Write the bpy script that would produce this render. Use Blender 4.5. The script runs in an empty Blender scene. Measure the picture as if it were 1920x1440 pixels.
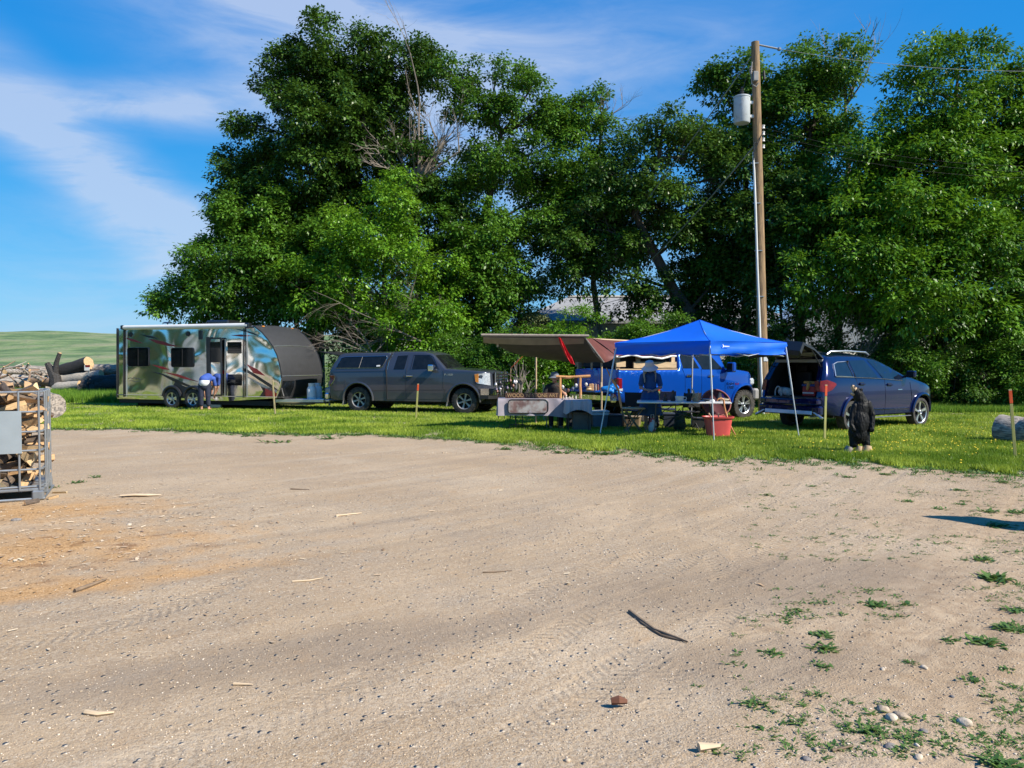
import bpy, bmesh, math, random
import numpy as np
from mathutils import Vector, Matrix, noise as mnoise
from mathutils.geometry import delaunay_2d_cdt
random.seed(7); rng = np.random.default_rng(7)
R = math.radians; PI = math.pi
scene = bpy.context.scene; COL = scene.collection
# ------------------------------------------------------------------ camera, world, sun, exposure
F = 1450.0; CH = 1.6; PITCH = math.atan(40 / F)
cam_d = bpy.data.cameras.new('camera'); cam = bpy.data.objects.new('camera', cam_d); COL.objects.link(cam)
cam_d.sensor_width = 36; cam_d.lens = 36 * F / 1920; cam_d.clip_start = .1; cam_d.clip_end = 6000
cam.location = (0, 0, CH); cam.rotation_euler = (PI / 2 - PITCH, 0, 0); scene.camera = cam
SUNV = Vector((.82, -.44, .82)).normalized()
sun_d = bpy.data.lights.new('sun', 'SUN'); sun = bpy.data.objects.new('sun', sun_d); COL.objects.link(sun)
sun_d.energy = 5.0; sun_d.angle = R(.5); sun_d.color = (1, .92, .79)
sun.rotation_euler = (-SUNV).to_track_quat('-Z', 'Y').to_euler()
scene.view_settings.view_transform = 'Standard'; scene.view_settings.look = 'None'
scene.view_settings.exposure = 0.75; scene.view_settings.gamma = 1
scene.cycles.max_bounces = 6; scene.cycles.transparent_max_bounces = 6; scene.cycles.diffuse_bounces = 3
scene.cycles.use_denoising = True; scene.cycles.sample_clamp_indirect = 6

def ray(px, py):
    a, b = (px - 960) / F, -(py - 720) / F
    return Vector((a, math.cos(PITCH) + b * math.sin(PITCH), -math.sin(PITCH) + b * math.cos(PITCH)))
def G(px, py, z=0.0):
    d = ray(px, py); k = (z - CH) / d.z
    return Vector((d.x * k, d.y * k, z))
def W(px, py, Y):
    d = ray(px, py); k = Y / d.y
    return Vector((d.x * k, Y, CH + d.z * k))

world = bpy.data.worlds.new('World'); scene.world = world; world.use_nodes = True
def build_world():
    nt = world.node_tree; N = nt.nodes; L = nt.links; N.clear()
    out = N.new('ShaderNodeOutputWorld'); bg = N.new('ShaderNodeBackground'); bg.inputs[1].default_value = .055
    sky = N.new('ShaderNodeTexSky'); sky.sky_type = 'NISHITA'; sky.sun_disc = False
    sky.sun_elevation = math.asin(SUNV.z); sky.sun_rotation = math.atan2(SUNV.x, SUNV.y)
    sky.air_density = 1.0; sky.dust_density = .3; sky.ozone_density = 3.0
    hs = N.new('ShaderNodeHueSaturation'); hs.inputs['Saturation'].default_value = 1.25; hs.inputs['Value'].default_value = 1.0
    L.new(sky.outputs[0], hs.inputs['Color'])
    tc = N.new('ShaderNodeTexCoord')
    def math_(op, a, b=None, clamp=False):
        m = N.new('ShaderNodeMath'); m.operation = op; m.use_clamp = clamp
        for i, v in enumerate((a, b)):
            if v is None: continue
            if isinstance(v, (int, float)): m.inputs[i].default_value = v
            else: L.new(v, m.inputs[i])
        return m.outputs[0]
    nz = N.new('ShaderNodeTexNoise'); mp = N.new('ShaderNodeMapping'); mp.inputs['Rotation'].default_value = (0, R(-28), 0)
    mp.inputs['Scale'].default_value = (1.5, 1.5, 5.0); L.new(tc.outputs['Generated'], mp.inputs[0]); L.new(mp.outputs[0], nz.inputs['Vector'])
    nz.inputs['Scale'].default_value = 1.5; nz.inputs['Detail'].default_value = 9; nz.inputs['Roughness'].default_value = .55; nz.inputs['Distortion'].default_value = 1.1
    tot = None
    # soft cloud banks: direction of centre, radius along the streak, across, angle, strength
    for (px, py, rx, ry, ang, s) in ((280, 200, .27, .05, -6, 1.6), (40, 250, .14, .05, 30, 1.5), (200, 345, .33, .075, 44, 2.1), (330, 400, .3, .06, 30, 1.2), (600, 50, .50, .20, 28, 2.2),
                                     (1050, 120, .5, .22, 0, .75), (420, 520, .5, .14, 20, .55), (100, 600, .6, .16, 0, .6), (900, 480, .6, .2, 0, .7), (1500, 500, .5, .2, 0, .4)):
        d = ray(px, py).normalized()
        m = N.new('ShaderNodeMapping'); m.vector_type = 'TEXTURE'
        rt = Matrix.Rotation(math.atan2(d.x, d.y) * -1, 3, 'Z') @ Matrix.Rotation(math.asin(d.z), 3, 'X') @ Matrix.Rotation(R(ang), 3, 'Y')
        m.inputs['Location'].default_value = d; m.inputs['Rotation'].default_value = rt.to_euler(); m.inputs['Scale'].default_value = (rx, .6, ry)
        L.new(tc.outputs['Generated'], m.inputs[0])
        g = N.new('ShaderNodeTexGradient'); g.gradient_type = 'QUADRATIC_SPHERE'; L.new(m.outputs[0], g.inputs[0])
        v = math_('MULTIPLY', g.outputs['Fac'], s)
        tot = v if tot is None else math_('ADD', tot, v)
    w = math_('MULTIPLY_ADD', nz.outputs['Fac'], 2.8); w.node.inputs[2].default_value = -.62
    n2 = N.new('ShaderNodeTexNoise'); m2 = N.new('ShaderNodeMapping'); m2.inputs['Rotation'].default_value = (0, R(-38), 0); m2.inputs['Scale'].default_value = (2.2, 2.2, 9)
    L.new(tc.outputs['Generated'], m2.inputs[0]); L.new(m2.outputs[0], n2.inputs['Vector']); n2.inputs['Scale'].default_value = 2.6; n2.inputs['Detail'].default_value = 12; n2.inputs['Roughness'].default_value = .62; n2.inputs['Distortion'].default_value = .5
    f2 = math_('MULTIPLY_ADD', n2.outputs['Fac'], 2.6); f2.node.inputs[2].default_value = -.42; f2 = math_('MAXIMUM', f2, .25)
    w = math_('MAXIMUM', math_('MULTIPLY', w, f2), .20)
    c = math_('MULTIPLY', tot, w); c = math_('MULTIPLY', math_('MINIMUM', c, 1.0, True), .62)
    mix = N.new('ShaderNodeMix'); mix.data_type = 'RGBA'; L.new(c, mix.inputs[0]); tn = N.new('ShaderNodeMix'); tn.data_type = 'RGBA'; tn.blend_type = 'MULTIPLY'; tn.inputs[0].default_value = 1; tn.inputs[7].default_value = (.80, 1.22, 1.62, 1); L.new(hs.outputs[0], tn.inputs[6]); 
    sc_ = N.new('ShaderNodeSeparateColor'); cc_ = N.new('ShaderNodeCombineColor'); L.new(tn.outputs[2], sc_.inputs[0])
    for k, (g_, a_) in enumerate(((1.15, .47), (.58, 1.88), (.33, 4.5))):   # deep blue, polarised-looking air
        pw = N.new('ShaderNodeMath'); pw.operation = 'POWER'; pw.inputs[1].default_value = g_; L.new(sc_.outputs[k], pw.inputs[0])
        ml = N.new('ShaderNodeMath'); ml.operation = 'MULTIPLY'; ml.inputs[1].default_value = a_; L.new(pw.outputs[0], ml.inputs[0]); L.new(ml.outputs[0], cc_.inputs[k])
    L.new(cc_.outputs[0], mix.inputs[6]); mix.inputs[7].default_value = (7.0, 7.9, 9.7, 1)
    L.new(mix.outputs[2], bg.inputs[0]); L.new(bg.outputs[0], out.inputs[0])
build_world()

# ------------------------------------------------------------------ materials
def bsdf(name):
    m = bpy.data.materials.new(name); m.use_nodes = True
    return m, m.node_tree, m.node_tree.nodes['Principled BSDF']
def mat(name, col, rough=.6, metal=0, var=.15, scale=6, bump=0, bscale=40, coat=0, spec=.5, stretch=None, col2=None, c2scale=3, c2lo=.45, c2hi=.6, trans=0, detail=4):
    m, nt, b = bsdf(name); N = nt.nodes; L = nt.links
    tc = N.new('ShaderNodeTexCoord'); vec = tc.outputs['Object']
    if stretch:
        mp = N.new('ShaderNodeMapping'); mp.inputs['Scale'].default_value = stretch; L.new(vec, mp.inputs[0]); vec = mp.outputs[0]
    n = N.new('ShaderNodeTexNoise'); n.inputs['Scale'].default_value = scale; n.inputs['Detail'].default_value = detail; L.new(vec, n.inputs['Vector'])
    mx = N.new('ShaderNodeMix'); mx.data_type = 'RGBA'
    c = Vector(col[:3]) * (1 if metal > .5 else .8); col2 = tuple(k * .8 for k in col2) if col2 else None
    mx.inputs[6].default_value = (*(c * (1 - var)), 1); mx.inputs[7].default_value = (*(c * (1 + var)), 1)
    r = N.new('ShaderNodeMapRange'); r.inputs[1].default_value = .3; r.inputs[2].default_value = .7; L.new(n.outputs['Fac'], r.inputs[0]); L.new(r.outputs[0], mx.inputs[0])
    o = mx.outputs[2]
    if col2:
        n2 = N.new('ShaderNodeTexNoise'); n2.inputs['Scale'].default_value = c2scale; n2.inputs['Detail'].default_value = 6; L.new(vec, n2.inputs['Vector'])
        r2 = N.new('ShaderNodeMapRange'); r2.inputs[1].default_value = c2lo; r2.inputs[2].default_value = c2hi; L.new(n2.outputs['Fac'], r2.inputs[0])
        m2 = N.new('ShaderNodeMix'); m2.data_type = 'RGBA'; L.new(r2.outputs[0], m2.inputs[0]); L.new(o, m2.inputs[6]); m2.inputs[7].default_value = (*col2, 1); o = m2.outputs[2]
    L.new(o, b.inputs['Base Color'])
    b.inputs['Roughness'].default_value = rough; b.inputs['Metallic'].default_value = metal; b.inputs['Specular IOR Level'].default_value = spec
    b.inputs['Coat Weight'].default_value = coat; b.inputs['Coat Roughness'].default_value = .04
    if bump:
        nb = N.new('ShaderNodeTexNoise'); nb.inputs['Scale'].default_value = bscale; nb.inputs['Detail'].default_value = 5; L.new(vec, nb.inputs['Vector'])
        bp = N.new('ShaderNodeBump'); bp.inputs['Strength'].default_value = 1; bp.inputs['Distance'].default_value = bump; L.new(nb.outputs['Fac'], bp.inputs['Height']); L.new(bp.outputs[0], b.inputs['Normal'])
    if trans:
        tr = N.new('ShaderNodeBsdfTranslucent'); L.new(o, tr.inputs[0]); ms = N.new('ShaderNodeMixShader'); ms.inputs[0].default_value = trans
        out = N['Material Output']; L.new(b.outputs[0], ms.inputs[1]); L.new(tr.outputs[0], ms.inputs[2]); L.new(ms.outputs[0], out.inputs[0])
    return m
def leafmat(name, a, b_, trans=.35, spec=.35):
    """foliage: colour varies leaf by leaf through a stored random value"""
    m, nt, b = bsdf(name); N = nt.nodes; L = nt.links
    a = tuple(k * .8 for k in a); b_ = tuple(k * .8 for k in b_)
    at = N.new('ShaderNodeAttribute'); at.attribute_name = 'tint'
    mx = N.new('ShaderNodeMix'); mx.data_type = 'RGBA'; L.new(at.outputs['Fac'], mx.inputs[0]); mx.inputs[6].default_value = (*a, 1); mx.inputs[7].default_value = (*b_, 1)
    L.new(mx.outputs[2], b.inputs['Base Color']); b.inputs['Roughness'].default_value = .42; b.inputs['Specular IOR Level'].default_value = spec
    tr = N.new('ShaderNodeBsdfTranslucent'); hs = N.new('ShaderNodeHueSaturation'); hs.inputs['Hue'].default_value = .485; hs.inputs['Value'].default_value = 1.4
    L.new(mx.outputs[2], hs.inputs['Color']); L.new(hs.outputs[0], tr.inputs[0])
    ms = N.new('ShaderNodeMixShader'); ms.inputs[0].default_value = trans; L.new(b.outputs[0], ms.inputs[1]); L.new(tr.outputs[0], ms.inputs[2]); L.new(ms.outputs[0], N['Material Output'].inputs[0])
    return m
def paint(name, col, dirt=0, dz=.75, dcol=(.16, .14, .12), metal=.2, rough=.3):
    """car paint with a clear coat; road dust on the lower panels"""
    m, nt, b = bsdf(name); N = nt.nodes; L = nt.links; col = tuple(k * .85 for k in col); dcol = tuple(k * .8 for k in dcol)
    tc = N.new('ShaderNodeTexCoord'); sp = N.new('ShaderNodeSeparateXYZ'); L.new(tc.outputs['Object'], sp.inputs[0])
    n = N.new('ShaderNodeTexNoise'); n.inputs['Scale'].default_value = 5; n.inputs['Detail'].default_value = 8; L.new(tc.outputs['Object'], n.inputs['Vector'])
    a = N.new('ShaderNodeMath'); a.operation = 'MULTIPLY_ADD'; L.new(n.outputs['Fac'], a.inputs[0]); a.inputs[1].default_value = .3; L.new(sp.outputs[2], a.inputs[2])
    r = N.new('ShaderNodeMapRange'); L.new(a.outputs[0], r.inputs[0]); r.inputs[1].default_value = dz + .45; r.inputs[2].default_value = dz; r.inputs[3].default_value = dirt * .12; r.inputs[4].default_value = dirt
    mx = N.new('ShaderNodeMix'); mx.data_type = 'RGBA'; L.new(r.outputs[0], mx.inputs[0]); mx.inputs[6].default_value = (*col, 1); mx.inputs[7].default_value = (*dcol, 1)
    L.new(mx.outputs[2], b.inputs['Base Color'])
    r2 = N.new('ShaderNodeMapRange'); L.new(r.outputs[0], r2.inputs[0]); r2.inputs[3].default_value = rough; r2.inputs[4].default_value = .75; L.new(r2.outputs[0], b.inputs['Roughness'])
    r3 = N.new('ShaderNodeMapRange'); L.new(r.outputs[0], r3.inputs[0]); r3.inputs[3].default_value = 1; r3.inputs[4].default_value = .1; L.new(r3.outputs[0], b.inputs['Coat Weight'])
    b.inputs['Metallic'].default_value = metal; b.inputs['Specular IOR Level'].default_value = .2; b.inputs['Coat Roughness'].default_value = .03
    nb = N.new('ShaderNodeTexNoise'); nb.inputs['Scale'].default_value = 1.6; nb.inputs['Detail'].default_value = 1; L.new(tc.outputs['Object'], nb.inputs['Vector'])
    bp = N.new('ShaderNodeBump'); bp.inputs['Distance'].default_value = .012; L.new(nb.outputs['Fac'], bp.inputs['Height']); L.new(bp.outputs[0], b.inputs['Normal'])
    return m
M = {}
M['black_plastic'] = mat('black_plastic', (.018, .018, .02), .45, bump=.001, bscale=90)
M['rubber'] = mat('rubber', (.032, .030, .028), .85, bump=.003, bscale=60, col2=(.10, .088, .075), c2scale=7, c2lo=.45, c2hi=.75)
M['chrome'] = mat('chrome', (.75, .76, .78), .12, 1, var=.05)
M['alloy'] = mat('alloy', (.62, .63, .65), .3, .9, var=.08)
M['dull_alloy'] = mat('dull_alloy', (.38, .37, .36), .45, .7, var=.2, scale=20)
M['glass'] = mat('dark_glass', (.010, .012, .014), .05, var=.3, spec=.4)
M['tint_glass'] = mat('tinted_glass', (.008, .014, .03), .03, var=.2, spec=.9)
M['headlamp'] = mat('headlamp_glass', (.62, .66, .7), .12, .2, var=.3, scale=30, coat=1)
M['amber'] = mat('amber_lens', (.75, .28, .05), .2, coat=1)
M['red_lens'] = mat('red_lens', (.20, .004, .008), .25, coat=.3, var=.3, scale=14)
M['dark'] = mat('dark_interior', (.012, .012, .014), .8)
M['grey_trim'] = mat('grey_trim', (.30, .29, .28), .6)
M['white_paint'] = mat('white_paint', (.78, .78, .76), .4, var=.06, scale=3, bump=.001, bscale=30)
M['lumber'] = mat('lumber', (.52, .38, .23), .7, stretch=(1, 14, 14), scale=4, var=.25, bump=.001, bscale=20)
M['steel'] = mat('painted_steel', (.28, .30, .32), .38, .6, var=.12, scale=12, col2=(.25, .24, .22), c2scale=9, c2lo=.6, c2hi=.75)

# ------------------------------------------------------------------ mesh helpers
def tag(o, label=None, cat=None, group=None, kind=None):
    if label: o['label'] = label
    if cat: o['category'] = cat
    if group: o['group'] = group
    if kind: o['kind'] = kind
    return o
def empty(name, loc, rz=0, label=None, cat=None, group=None):
    o = bpy.data.objects.new(name, None); COL.objects.link(o); o.location = loc; o.rotation_euler = (0, 0, rz); o.empty_display_size = .3
    return tag(o, label, cat, group)
def link(name, me, mats, parent=None):
    o = bpy.data.objects.new(name, me); COL.objects.link(o)
    for m_ in (mats if isinstance(mats, (list, tuple)) else [mats]): me.materials.append(m_)
    if parent is not None: o.parent = parent
    return o
class MB:
    def __init__(s): s.v = []; s.f = []; s.m = []; s.mi = 0
    def add(s, vs, fs, mi=None):
        b = len(s.v); s.v += [tuple(v) for v in vs]; s.f += [tuple(i + b for i in f) for f in fs]; s.m += [s.mi if mi is None else mi] * len(fs); return s
    def box(s, c, d, rot=None, bev=0.0, mi=None):
        """box centre c, full size d, optional rotation (Euler tuple or Matrix), chamfered edges"""
        hx, hy, hz = d[0] / 2, d[1] / 2, d[2] / 2
        M3 = Matrix.Identity(3) if rot is None else (rot if isinstance(rot, Matrix) else Matrix.Rotation(rot[2], 3, 'Z') @ Matrix.Rotation(rot[1], 3, 'Y') @ Matrix.Rotation(rot[0], 3, 'X'))
        c = Vector(c)
        bev = min(bev, hx * .45, hy * .45, hz * .45)
        if bev <= 0:
            vs = [c + M3 @ Vector((x * hx, y * hy, z * hz)) for x in (-1, 1) for y in (-1, 1) for z in (-1, 1)]
            return s.add(vs, [(0, 1, 3, 2), (4, 6, 7, 5), (0, 4, 5, 1), (2, 3, 7, 6), (0, 2, 6, 4), (1, 5, 7, 3)], mi)
        vs = []; idx = {}
        for x in (-1, 1):
            for y in (-1, 1):
                for z in (-1, 1):
                    for a in range(3):
                        p = [x * hx, y * hy, z * hz]
                        for k, (sg) in enumerate((x, y, z)):
                            if k != a: p[k] -= sg * bev
                        idx[(x, y, z, a)] = len(vs); vs.append(c + M3 @ Vector(p))
        fs = []
        for a in range(3):
            for sg in (-1, 1):
                o1, o2 = (a + 1) % 3, (a + 2) % 3
                q = []
                for (u, w) in ((-1, -1), (1, -1), (1, 1), (-1, 1)):
                    k = [0, 0, 0]; k[a] = sg; k[o1] = u; k[o2] = w; q.append(idx[(k[0], k[1], k[2], a)])
                fs.append(tuple(q if sg > 0 else q[::-1]))
        for a in range(3):
            o1, o2 = (a + 1) % 3, (a + 2) % 3
            for u in (-1, 1):
                for w in (-1, 1):
                    k0 = [0, 0, 0]; k0[o1] = u; k0[o2] = w; k1 = list(k0); k0[a] = -1; k1[a] = 1
                    q = [idx[(*k0, o1)], idx[(*k1, o1)], idx[(*k1, o2)], idx[(*k0, o2)]]
                    fs.append(tuple(q if u * w < 0 else q[::-1]))
        for x in (-1, 1):
            for y in (-1, 1):
                for z in (-1, 1):
                    q = [idx[(x, y, z, 0)], idx[(x, y, z, 1)], idx[(x, y, z, 2)]]
                    fs.append(tuple(q if x * y * z > 0 else q[::-1]))
        return s.add(vs, fs, mi)
    def tube(s, pts, rad, n=8, cap=True, mi=None, flat=1.0, jit=0.0):
        pts = [Vector(p) for p in pts]; k = len(pts)
        rad = [rad] * k if isinstance(rad, (int, float)) else list(rad)
        vs = []; prev = None
        for i, p in enumerate(pts):
            t = (pts[min(i + 1, k - 1)] - pts[max(i - 1, 0)])
            t = t.normalized() if t.length > 1e-9 else Vector((0, 0, 1))
            if prev is None:
                a = Vector((0, 0, 1)) if abs(t.z) < .9 else Vector((1, 0, 0)); u = t.cross(a).normalized()
            else:
                u = (prev - t * prev.dot(t)); u = u.normalized() if u.length > 1e-6 else t.orthogonal().normalized()
            prev = u; w = t.cross(u)
            for j in range(n):
                an = 2 * PI * j / n; rr = rad[i] * (1 + (random.uniform(-jit, jit) if jit else 0))
                vs.append(p + u * math.cos(an) * rr + w * math.sin(an) * rr * flat)
        fs = [(i * n + j, i * n + (j + 1) % n, (i + 1) * n + (j + 1) % n, (i + 1) * n + j) for i in range(k - 1) for j in range(n)]
        if cap: fs += [tuple(range(n - 1, -1, -1)), tuple((k - 1) * n + j for j in range(n))]
        return s.add(vs, fs, mi)
    def lathe(s, prof, c=(0, 0, 0), axis='Z', n=24, mi=None):
        """prof: list of (radius, height)"""
        c = Vector(c); vs = []
        for (r, h) in prof:
            for j in range(n):
                a = 2 * PI * j / n; x, y = r * math.cos(a), r * math.sin(a)
                v = (x, y, h) if axis == 'Z' else ((x, h, y) if axis == 'Y' else (h, x, y))
                vs.append(c + Vector(v))
        k = len(prof); fs = [(i * n + j, i * n + (j + 1) % n, (i + 1) * n + (j + 1) % n, (i + 1) * n + j) for i in range(k - 1) for j in range(n)]
        if axis == 'Y': fs = [f[::-1] for f in fs]
        return s.add(vs, fs, mi)
    def prism(s, poly, y0, y1, mi=None):
        """outline poly [(x,z)] between planes y0 and y1"""
        n = len(poly); vs = [(x, y0, z) for x, z in poly] + [(x, y1, z) for x, z in poly]
        fs = [tuple(range(n)), tuple(range(2 * n - 1, n - 1, -1))] + [(i, i + n, (i + 1) % n + n, (i + 1) % n) for i in range(n)]
        return s.add(vs, fs, mi)
    def build(s, name, mats, parent=None, smooth=35, weld=False):
        me = bpy.data.meshes.new(name); me.from_pydata(s.v, [], s.f)
        o = link(name, me, mats, parent)
        me.polygons.foreach_set('material_index', s.m)
        bm = bmesh.new(); bm.from_mesh(me)
        if weld: bmesh.ops.remove_doubles(bm, verts=bm.verts, dist=.0008)
        bmesh.ops.recalc_face_normals(bm, faces=bm.faces); bm.to_mesh(me); bm.free()
        if smooth:
            me.shade_smooth(); me.set_sharp_from_angle(angle=R(smooth))
        me.update(); return o
def npmesh(name, V, Fq, mats, parent=None, tint=None, smooth=False):
    """fast mesh from arrays; Fq (n,3) or (n,4); tint: one value per face"""
    me = bpy.data.meshes.new(name); n, k = Fq.shape
    me.vertices.add(len(V)); me.vertices.foreach_set('co', np.ascontiguousarray(V, dtype=np.float32).ravel())
    me.loops.add(n * k); me.loops.foreach_set('vertex_index', np.ascontiguousarray(Fq, dtype=np.int32).ravel())
    me.polygons.add(n); me.polygons.foreach_set('loop_start', np.arange(0, n * k, k, dtype=np.int32))
    if tint is not None:
        a = me.attributes.new('tint', 'FLOAT', 'FACE'); a.data.foreach_set('value', tint.astype(np.float32))
    me.update(calc_edges=True)
    if smooth: me.shade_smooth()
    return link(name, me, mats, parent)
def text(name, body, size, mat_, parent, loc, rot, ext=.002, sx=1.0):
    c = bpy.data.curves.new(name, 'FONT'); c.body = body; c.size = size; c.extrude = ext; c.align_x = 'CENTER'; c.align_y = 'CENTER'
    o = bpy.data.objects.new(name, c); COL.objects.link(o); dg = bpy.context.evaluated_depsgraph_get(); me = bpy.data.meshes.new_from_object(o.evaluated_get(dg)); bpy.data.objects.remove(o)
    me.materials.clear(); o = link(name, me, mat_, parent); o.location = loc; o.rotation_euler = rot; o.scale = (sx, 1, 1); return o
def unit(a): return a / np.maximum(np.linalg.norm(a, axis=-1, keepdims=True), 1e-9)
# ------------------------------------------------------------------ ground, lawn, hills
def ground_mat():
    m, nt, b = bsdf('gravel'); N = nt.nodes; L = nt.links
    geo = N.new('ShaderNodeNewGeometry'); P = geo.outputs['Position']
    def noise(scale, detail=5, rough=.55, vec=P, dist=0):
        n = N.new('ShaderNodeTexNoise'); n.inputs['Scale'].default_value = scale; n.inputs['Detail'].default_value = detail; n.inputs['Roughness'].default_value = rough; n.inputs['Distortion'].default_value = dist; L.new(vec, n.inputs['Vector']); return n.outputs['Fac']
    def rng_(v, a, b_, c=0, d=1):
        r = N.new('ShaderNodeMapRange'); L.new(v, r.inputs[0]); r.inputs[1].default_value = a; r.inputs[2].default_value = b_; r.inputs[3].default_value = c; r.inputs[4].default_value = d; return r.outputs[0]
    def mix(f, a, b_, mode='MIX'):
        x = N.new('ShaderNodeMix'); x.data_type = 'RGBA'; x.blend_type = mode
        for v, i in ((f, 0), (a, 6), (b_, 7)):
            if isinstance(v, (int, float)): x.inputs[i].default_value = v
            elif isinstance(v, tuple): x.inputs[i].default_value = (*v, 1)
            else: L.new(v, x.inputs[i])
        return x.outputs[2]
    def mth(op, a, b_=0.0, clamp=False):
        x = N.new('ShaderNodeMath'); x.operation = op; x.use_clamp = clamp
        for v, i in ((a, 0), (b_, 1)):
            if isinstance(v, (int, float)): x.inputs[i].default_value = v
            else: L.new(v, x.inputs[i])
        return x.outputs[0]
    base = mix(rng_(noise(.35, 4), .35, .65), (.50, .36, .225), (.64, .485, .33))
    base = mix(mth('MULTIPLY', rng_(noise(1.3, 6, .6), .5, .72), .5), base, (.40, .33, .265))
    # streaks left by wheels: noise stretched round the turning circle
    sp = N.new('ShaderNodeSeparateXYZ'); L.new(P, sp.inputs[0])
    dx = mth('ADD', sp.outputs[0], 17.0); dy = mth('ADD', sp.outputs[1], -26.0)
    rad = mth('SQRT', mth('ADD', mth('MULTIPLY', dx, dx), mth('MULTIPLY', dy, dy))); ang = mth('ARCTAN2', dy, dx)
    cb = N.new('ShaderNodeCombineXYZ'); L.new(mth('MULTIPLY', rad, 2.3), cb.inputs[0]); L.new(mth('MULTIPLY', ang, 4), cb.inputs[1])
    st = noise(1.0, 7, .62, cb.outputs[0], .3)
    base = mix(mth('MULTIPLY', rng_(st, .52, .68), .32), base, (.36, .29, .23))
    base = mix(mth('MULTIPLY', rng_(st, .47, .33), .4), base, (.68, .57, .45))
    # single stones
    # tyre tracks: arcs fitted through points of the lot
    tb = None
    def circ(a, b_, c):
        (x1, y1, _), (x2, y2, _), (x3, y3, _) = a, b_, c; d = 2 * (x1 * (y2 - y3) + x2 * (y3 - y1) + x3 * (y1 - y2))
        ux = ((x1 * x1 + y1 * y1) * (y2 - y3) + (x2 * x2 + y2 * y2) * (y3 - y1) + (x3 * x3 + y3 * y3) * (y1 - y2)) / d; uy = ((x1 * x1 + y1 * y1) * (x3 - x2) + (x2 * x2 + y2 * y2) * (x1 - x3) + (x3 * x3 + y3 * y3) * (x2 - x1)) / d
        return ux, uy, math.hypot(x1 - ux, y1 - uy)
    wob = mth('MULTIPLY', mth('SUBTRACT', noise(1.2, 3), .5), .25); fade = rng_(noise(.7, 4, .6), .40, .55)
    for (pa, pb, pc, w, s_) in (((0, 1215), (350, 1130), (520, 1040), .13, .9), ((300, 1425), (760, 1240), (1100, 1060), .15, .7), ((620, 1440), (1000, 1215), (1330, 1010), .14, .9), ((900, 1440), (1180, 1230), (1560, 960), .14, .9),
                                ((1290, 1260), (1370, 1120), (1400, 960), .11, .9), ((1440, 1200), (1330, 1040), (1250, 930), .11, .6), ((100, 905), (700, 885), (1100, 900), .16, .6), ((150, 880), (800, 862), (1250, 880), .16, .6), ((1200, 1050), (1600, 1010), (1900, 1040), .13, .7)):
        cx, cy, rr = circ(G(*pa), G(*pb), G(*pc)); ax = mth('SUBTRACT', sp.outputs[0], cx); ay = mth('SUBTRACT', sp.outputs[1], cy)
        r_ = mth('ADD', mth('SQRT', mth('ADD', mth('MULTIPLY', ax, ax), mth('MULTIPLY', ay, ay))), wob); dist = mth('ABSOLUTE', mth('SUBTRACT', r_, rr)); band = mth('MULTIPLY', rng_(dist, w, w * .7), s_)
        ribs = mth('SINE', mth('ADD', mth('MULTIPLY', mth('ARCTAN2', ay, ax), rr * 95), mth('MULTIPLY', dist, 60)))
        v = mth('MULTIPLY', band, mth('MULTIPLY_ADD', ribs, .22)); v.node.inputs[2].default_value = .55
        tb = v if tb is None else mth('MAXIMUM', tb, v)
    tb = mth('MULTIPLY', tb, fade)
    base = mix(mth('MULTIPLY', tb, .30), base, (.36, .285, .215))
    big = noise(.55, 5, .55, P, .6)
    base = mix(mth('MULTIPLY', rng_(big, .5, .72), .45), base, (.41, .31, .225)); base = mix(mth('MULTIPLY', rng_(big, .45, .3), .5), base, (.70, .56, .41))
    vo = N.new('ShaderNodeTexVoronoi'); vo.inputs['Scale'].default_value = 75; L.new(P, vo.inputs['Vector'])
    hs = N.new('ShaderNodeSeparateColor'); L.new(vo.outputs['Color'], hs.inputs[0])
    vo2 = N.new('ShaderNodeTexVoronoi'); vo2.inputs['Scale'].default_value = 24; L.new(P, vo2.inputs['Vector'])
    hs2 = N.new('ShaderNodeSeparateColor'); L.new(vo2.outputs['Color'], hs2.inputs[0])
    smooth_ = rng_(noise(.45, 4, .6), .36, .56, .45, 1.2)
    base = mix(mth('MULTIPLY', mth('MULTIPLY', rng_(hs.outputs[0], .0, 1), .42), smooth_), base, mix(rng_(hs.outputs[1], .3, .8), (.25, .20, .16), (.74, .66, .56)))
    gr = noise(170, 3, .75); gr2 = noise(48, 4, .7)
    base = mix(rng_(gr, .56, .70), base, mix(.75, base, (.80, .72, .62))); base = mix(rng_(gr, .44, .30), base, mix(.75, base, (.20, .155, .12)))
    base = mix(mth('MULTIPLY', rng_(gr2, .56, .70), .5), base, (.76, .66, .55)); base = mix(mth('MULTIPLY', rng_(gr2, .42, .30), .5), base, (.27, .21, .165))
    stone = mth('MULTIPLY', rng_(hs2.outputs[0], .80, .84), rng_(vo2.outputs['Distance'], .35, .28))
    base = mix(mth('MULTIPLY', stone, .75), base, mix(hs2.outputs[1], (.34, .30, .28), (.82, .76, .68)))
    # sawdust and bark spilled round the woodpile on the left
    def blob(cx, cy, ax, ay, ang_):
        mp = N.new('ShaderNodeMapping'); mp.vector_type = 'TEXTURE'; mp.inputs['Location'].default_value = (cx, cy, 0); mp.inputs['Rotation'].default_value = (0, 0, ang_); mp.inputs['Scale'].default_value = (ax, ay, 10)
        L.new(P, mp.inputs[0]); g = N.new('ShaderNodeTexGradient'); g.gradient_type = 'SPHERICAL'; L.new(mp.outputs[0], g.inputs[0]); return g.outputs['Fac']
    saw = mth('MAXIMUM', blob(-4.4, 6.5, 2.9, 1.6, .3), blob(-3.6, 5.3, 3.0, .55, .5)); saw = mth('MAXIMUM', saw, blob(-5.4, 8.2, 2.6, 1.2, .2))
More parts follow.
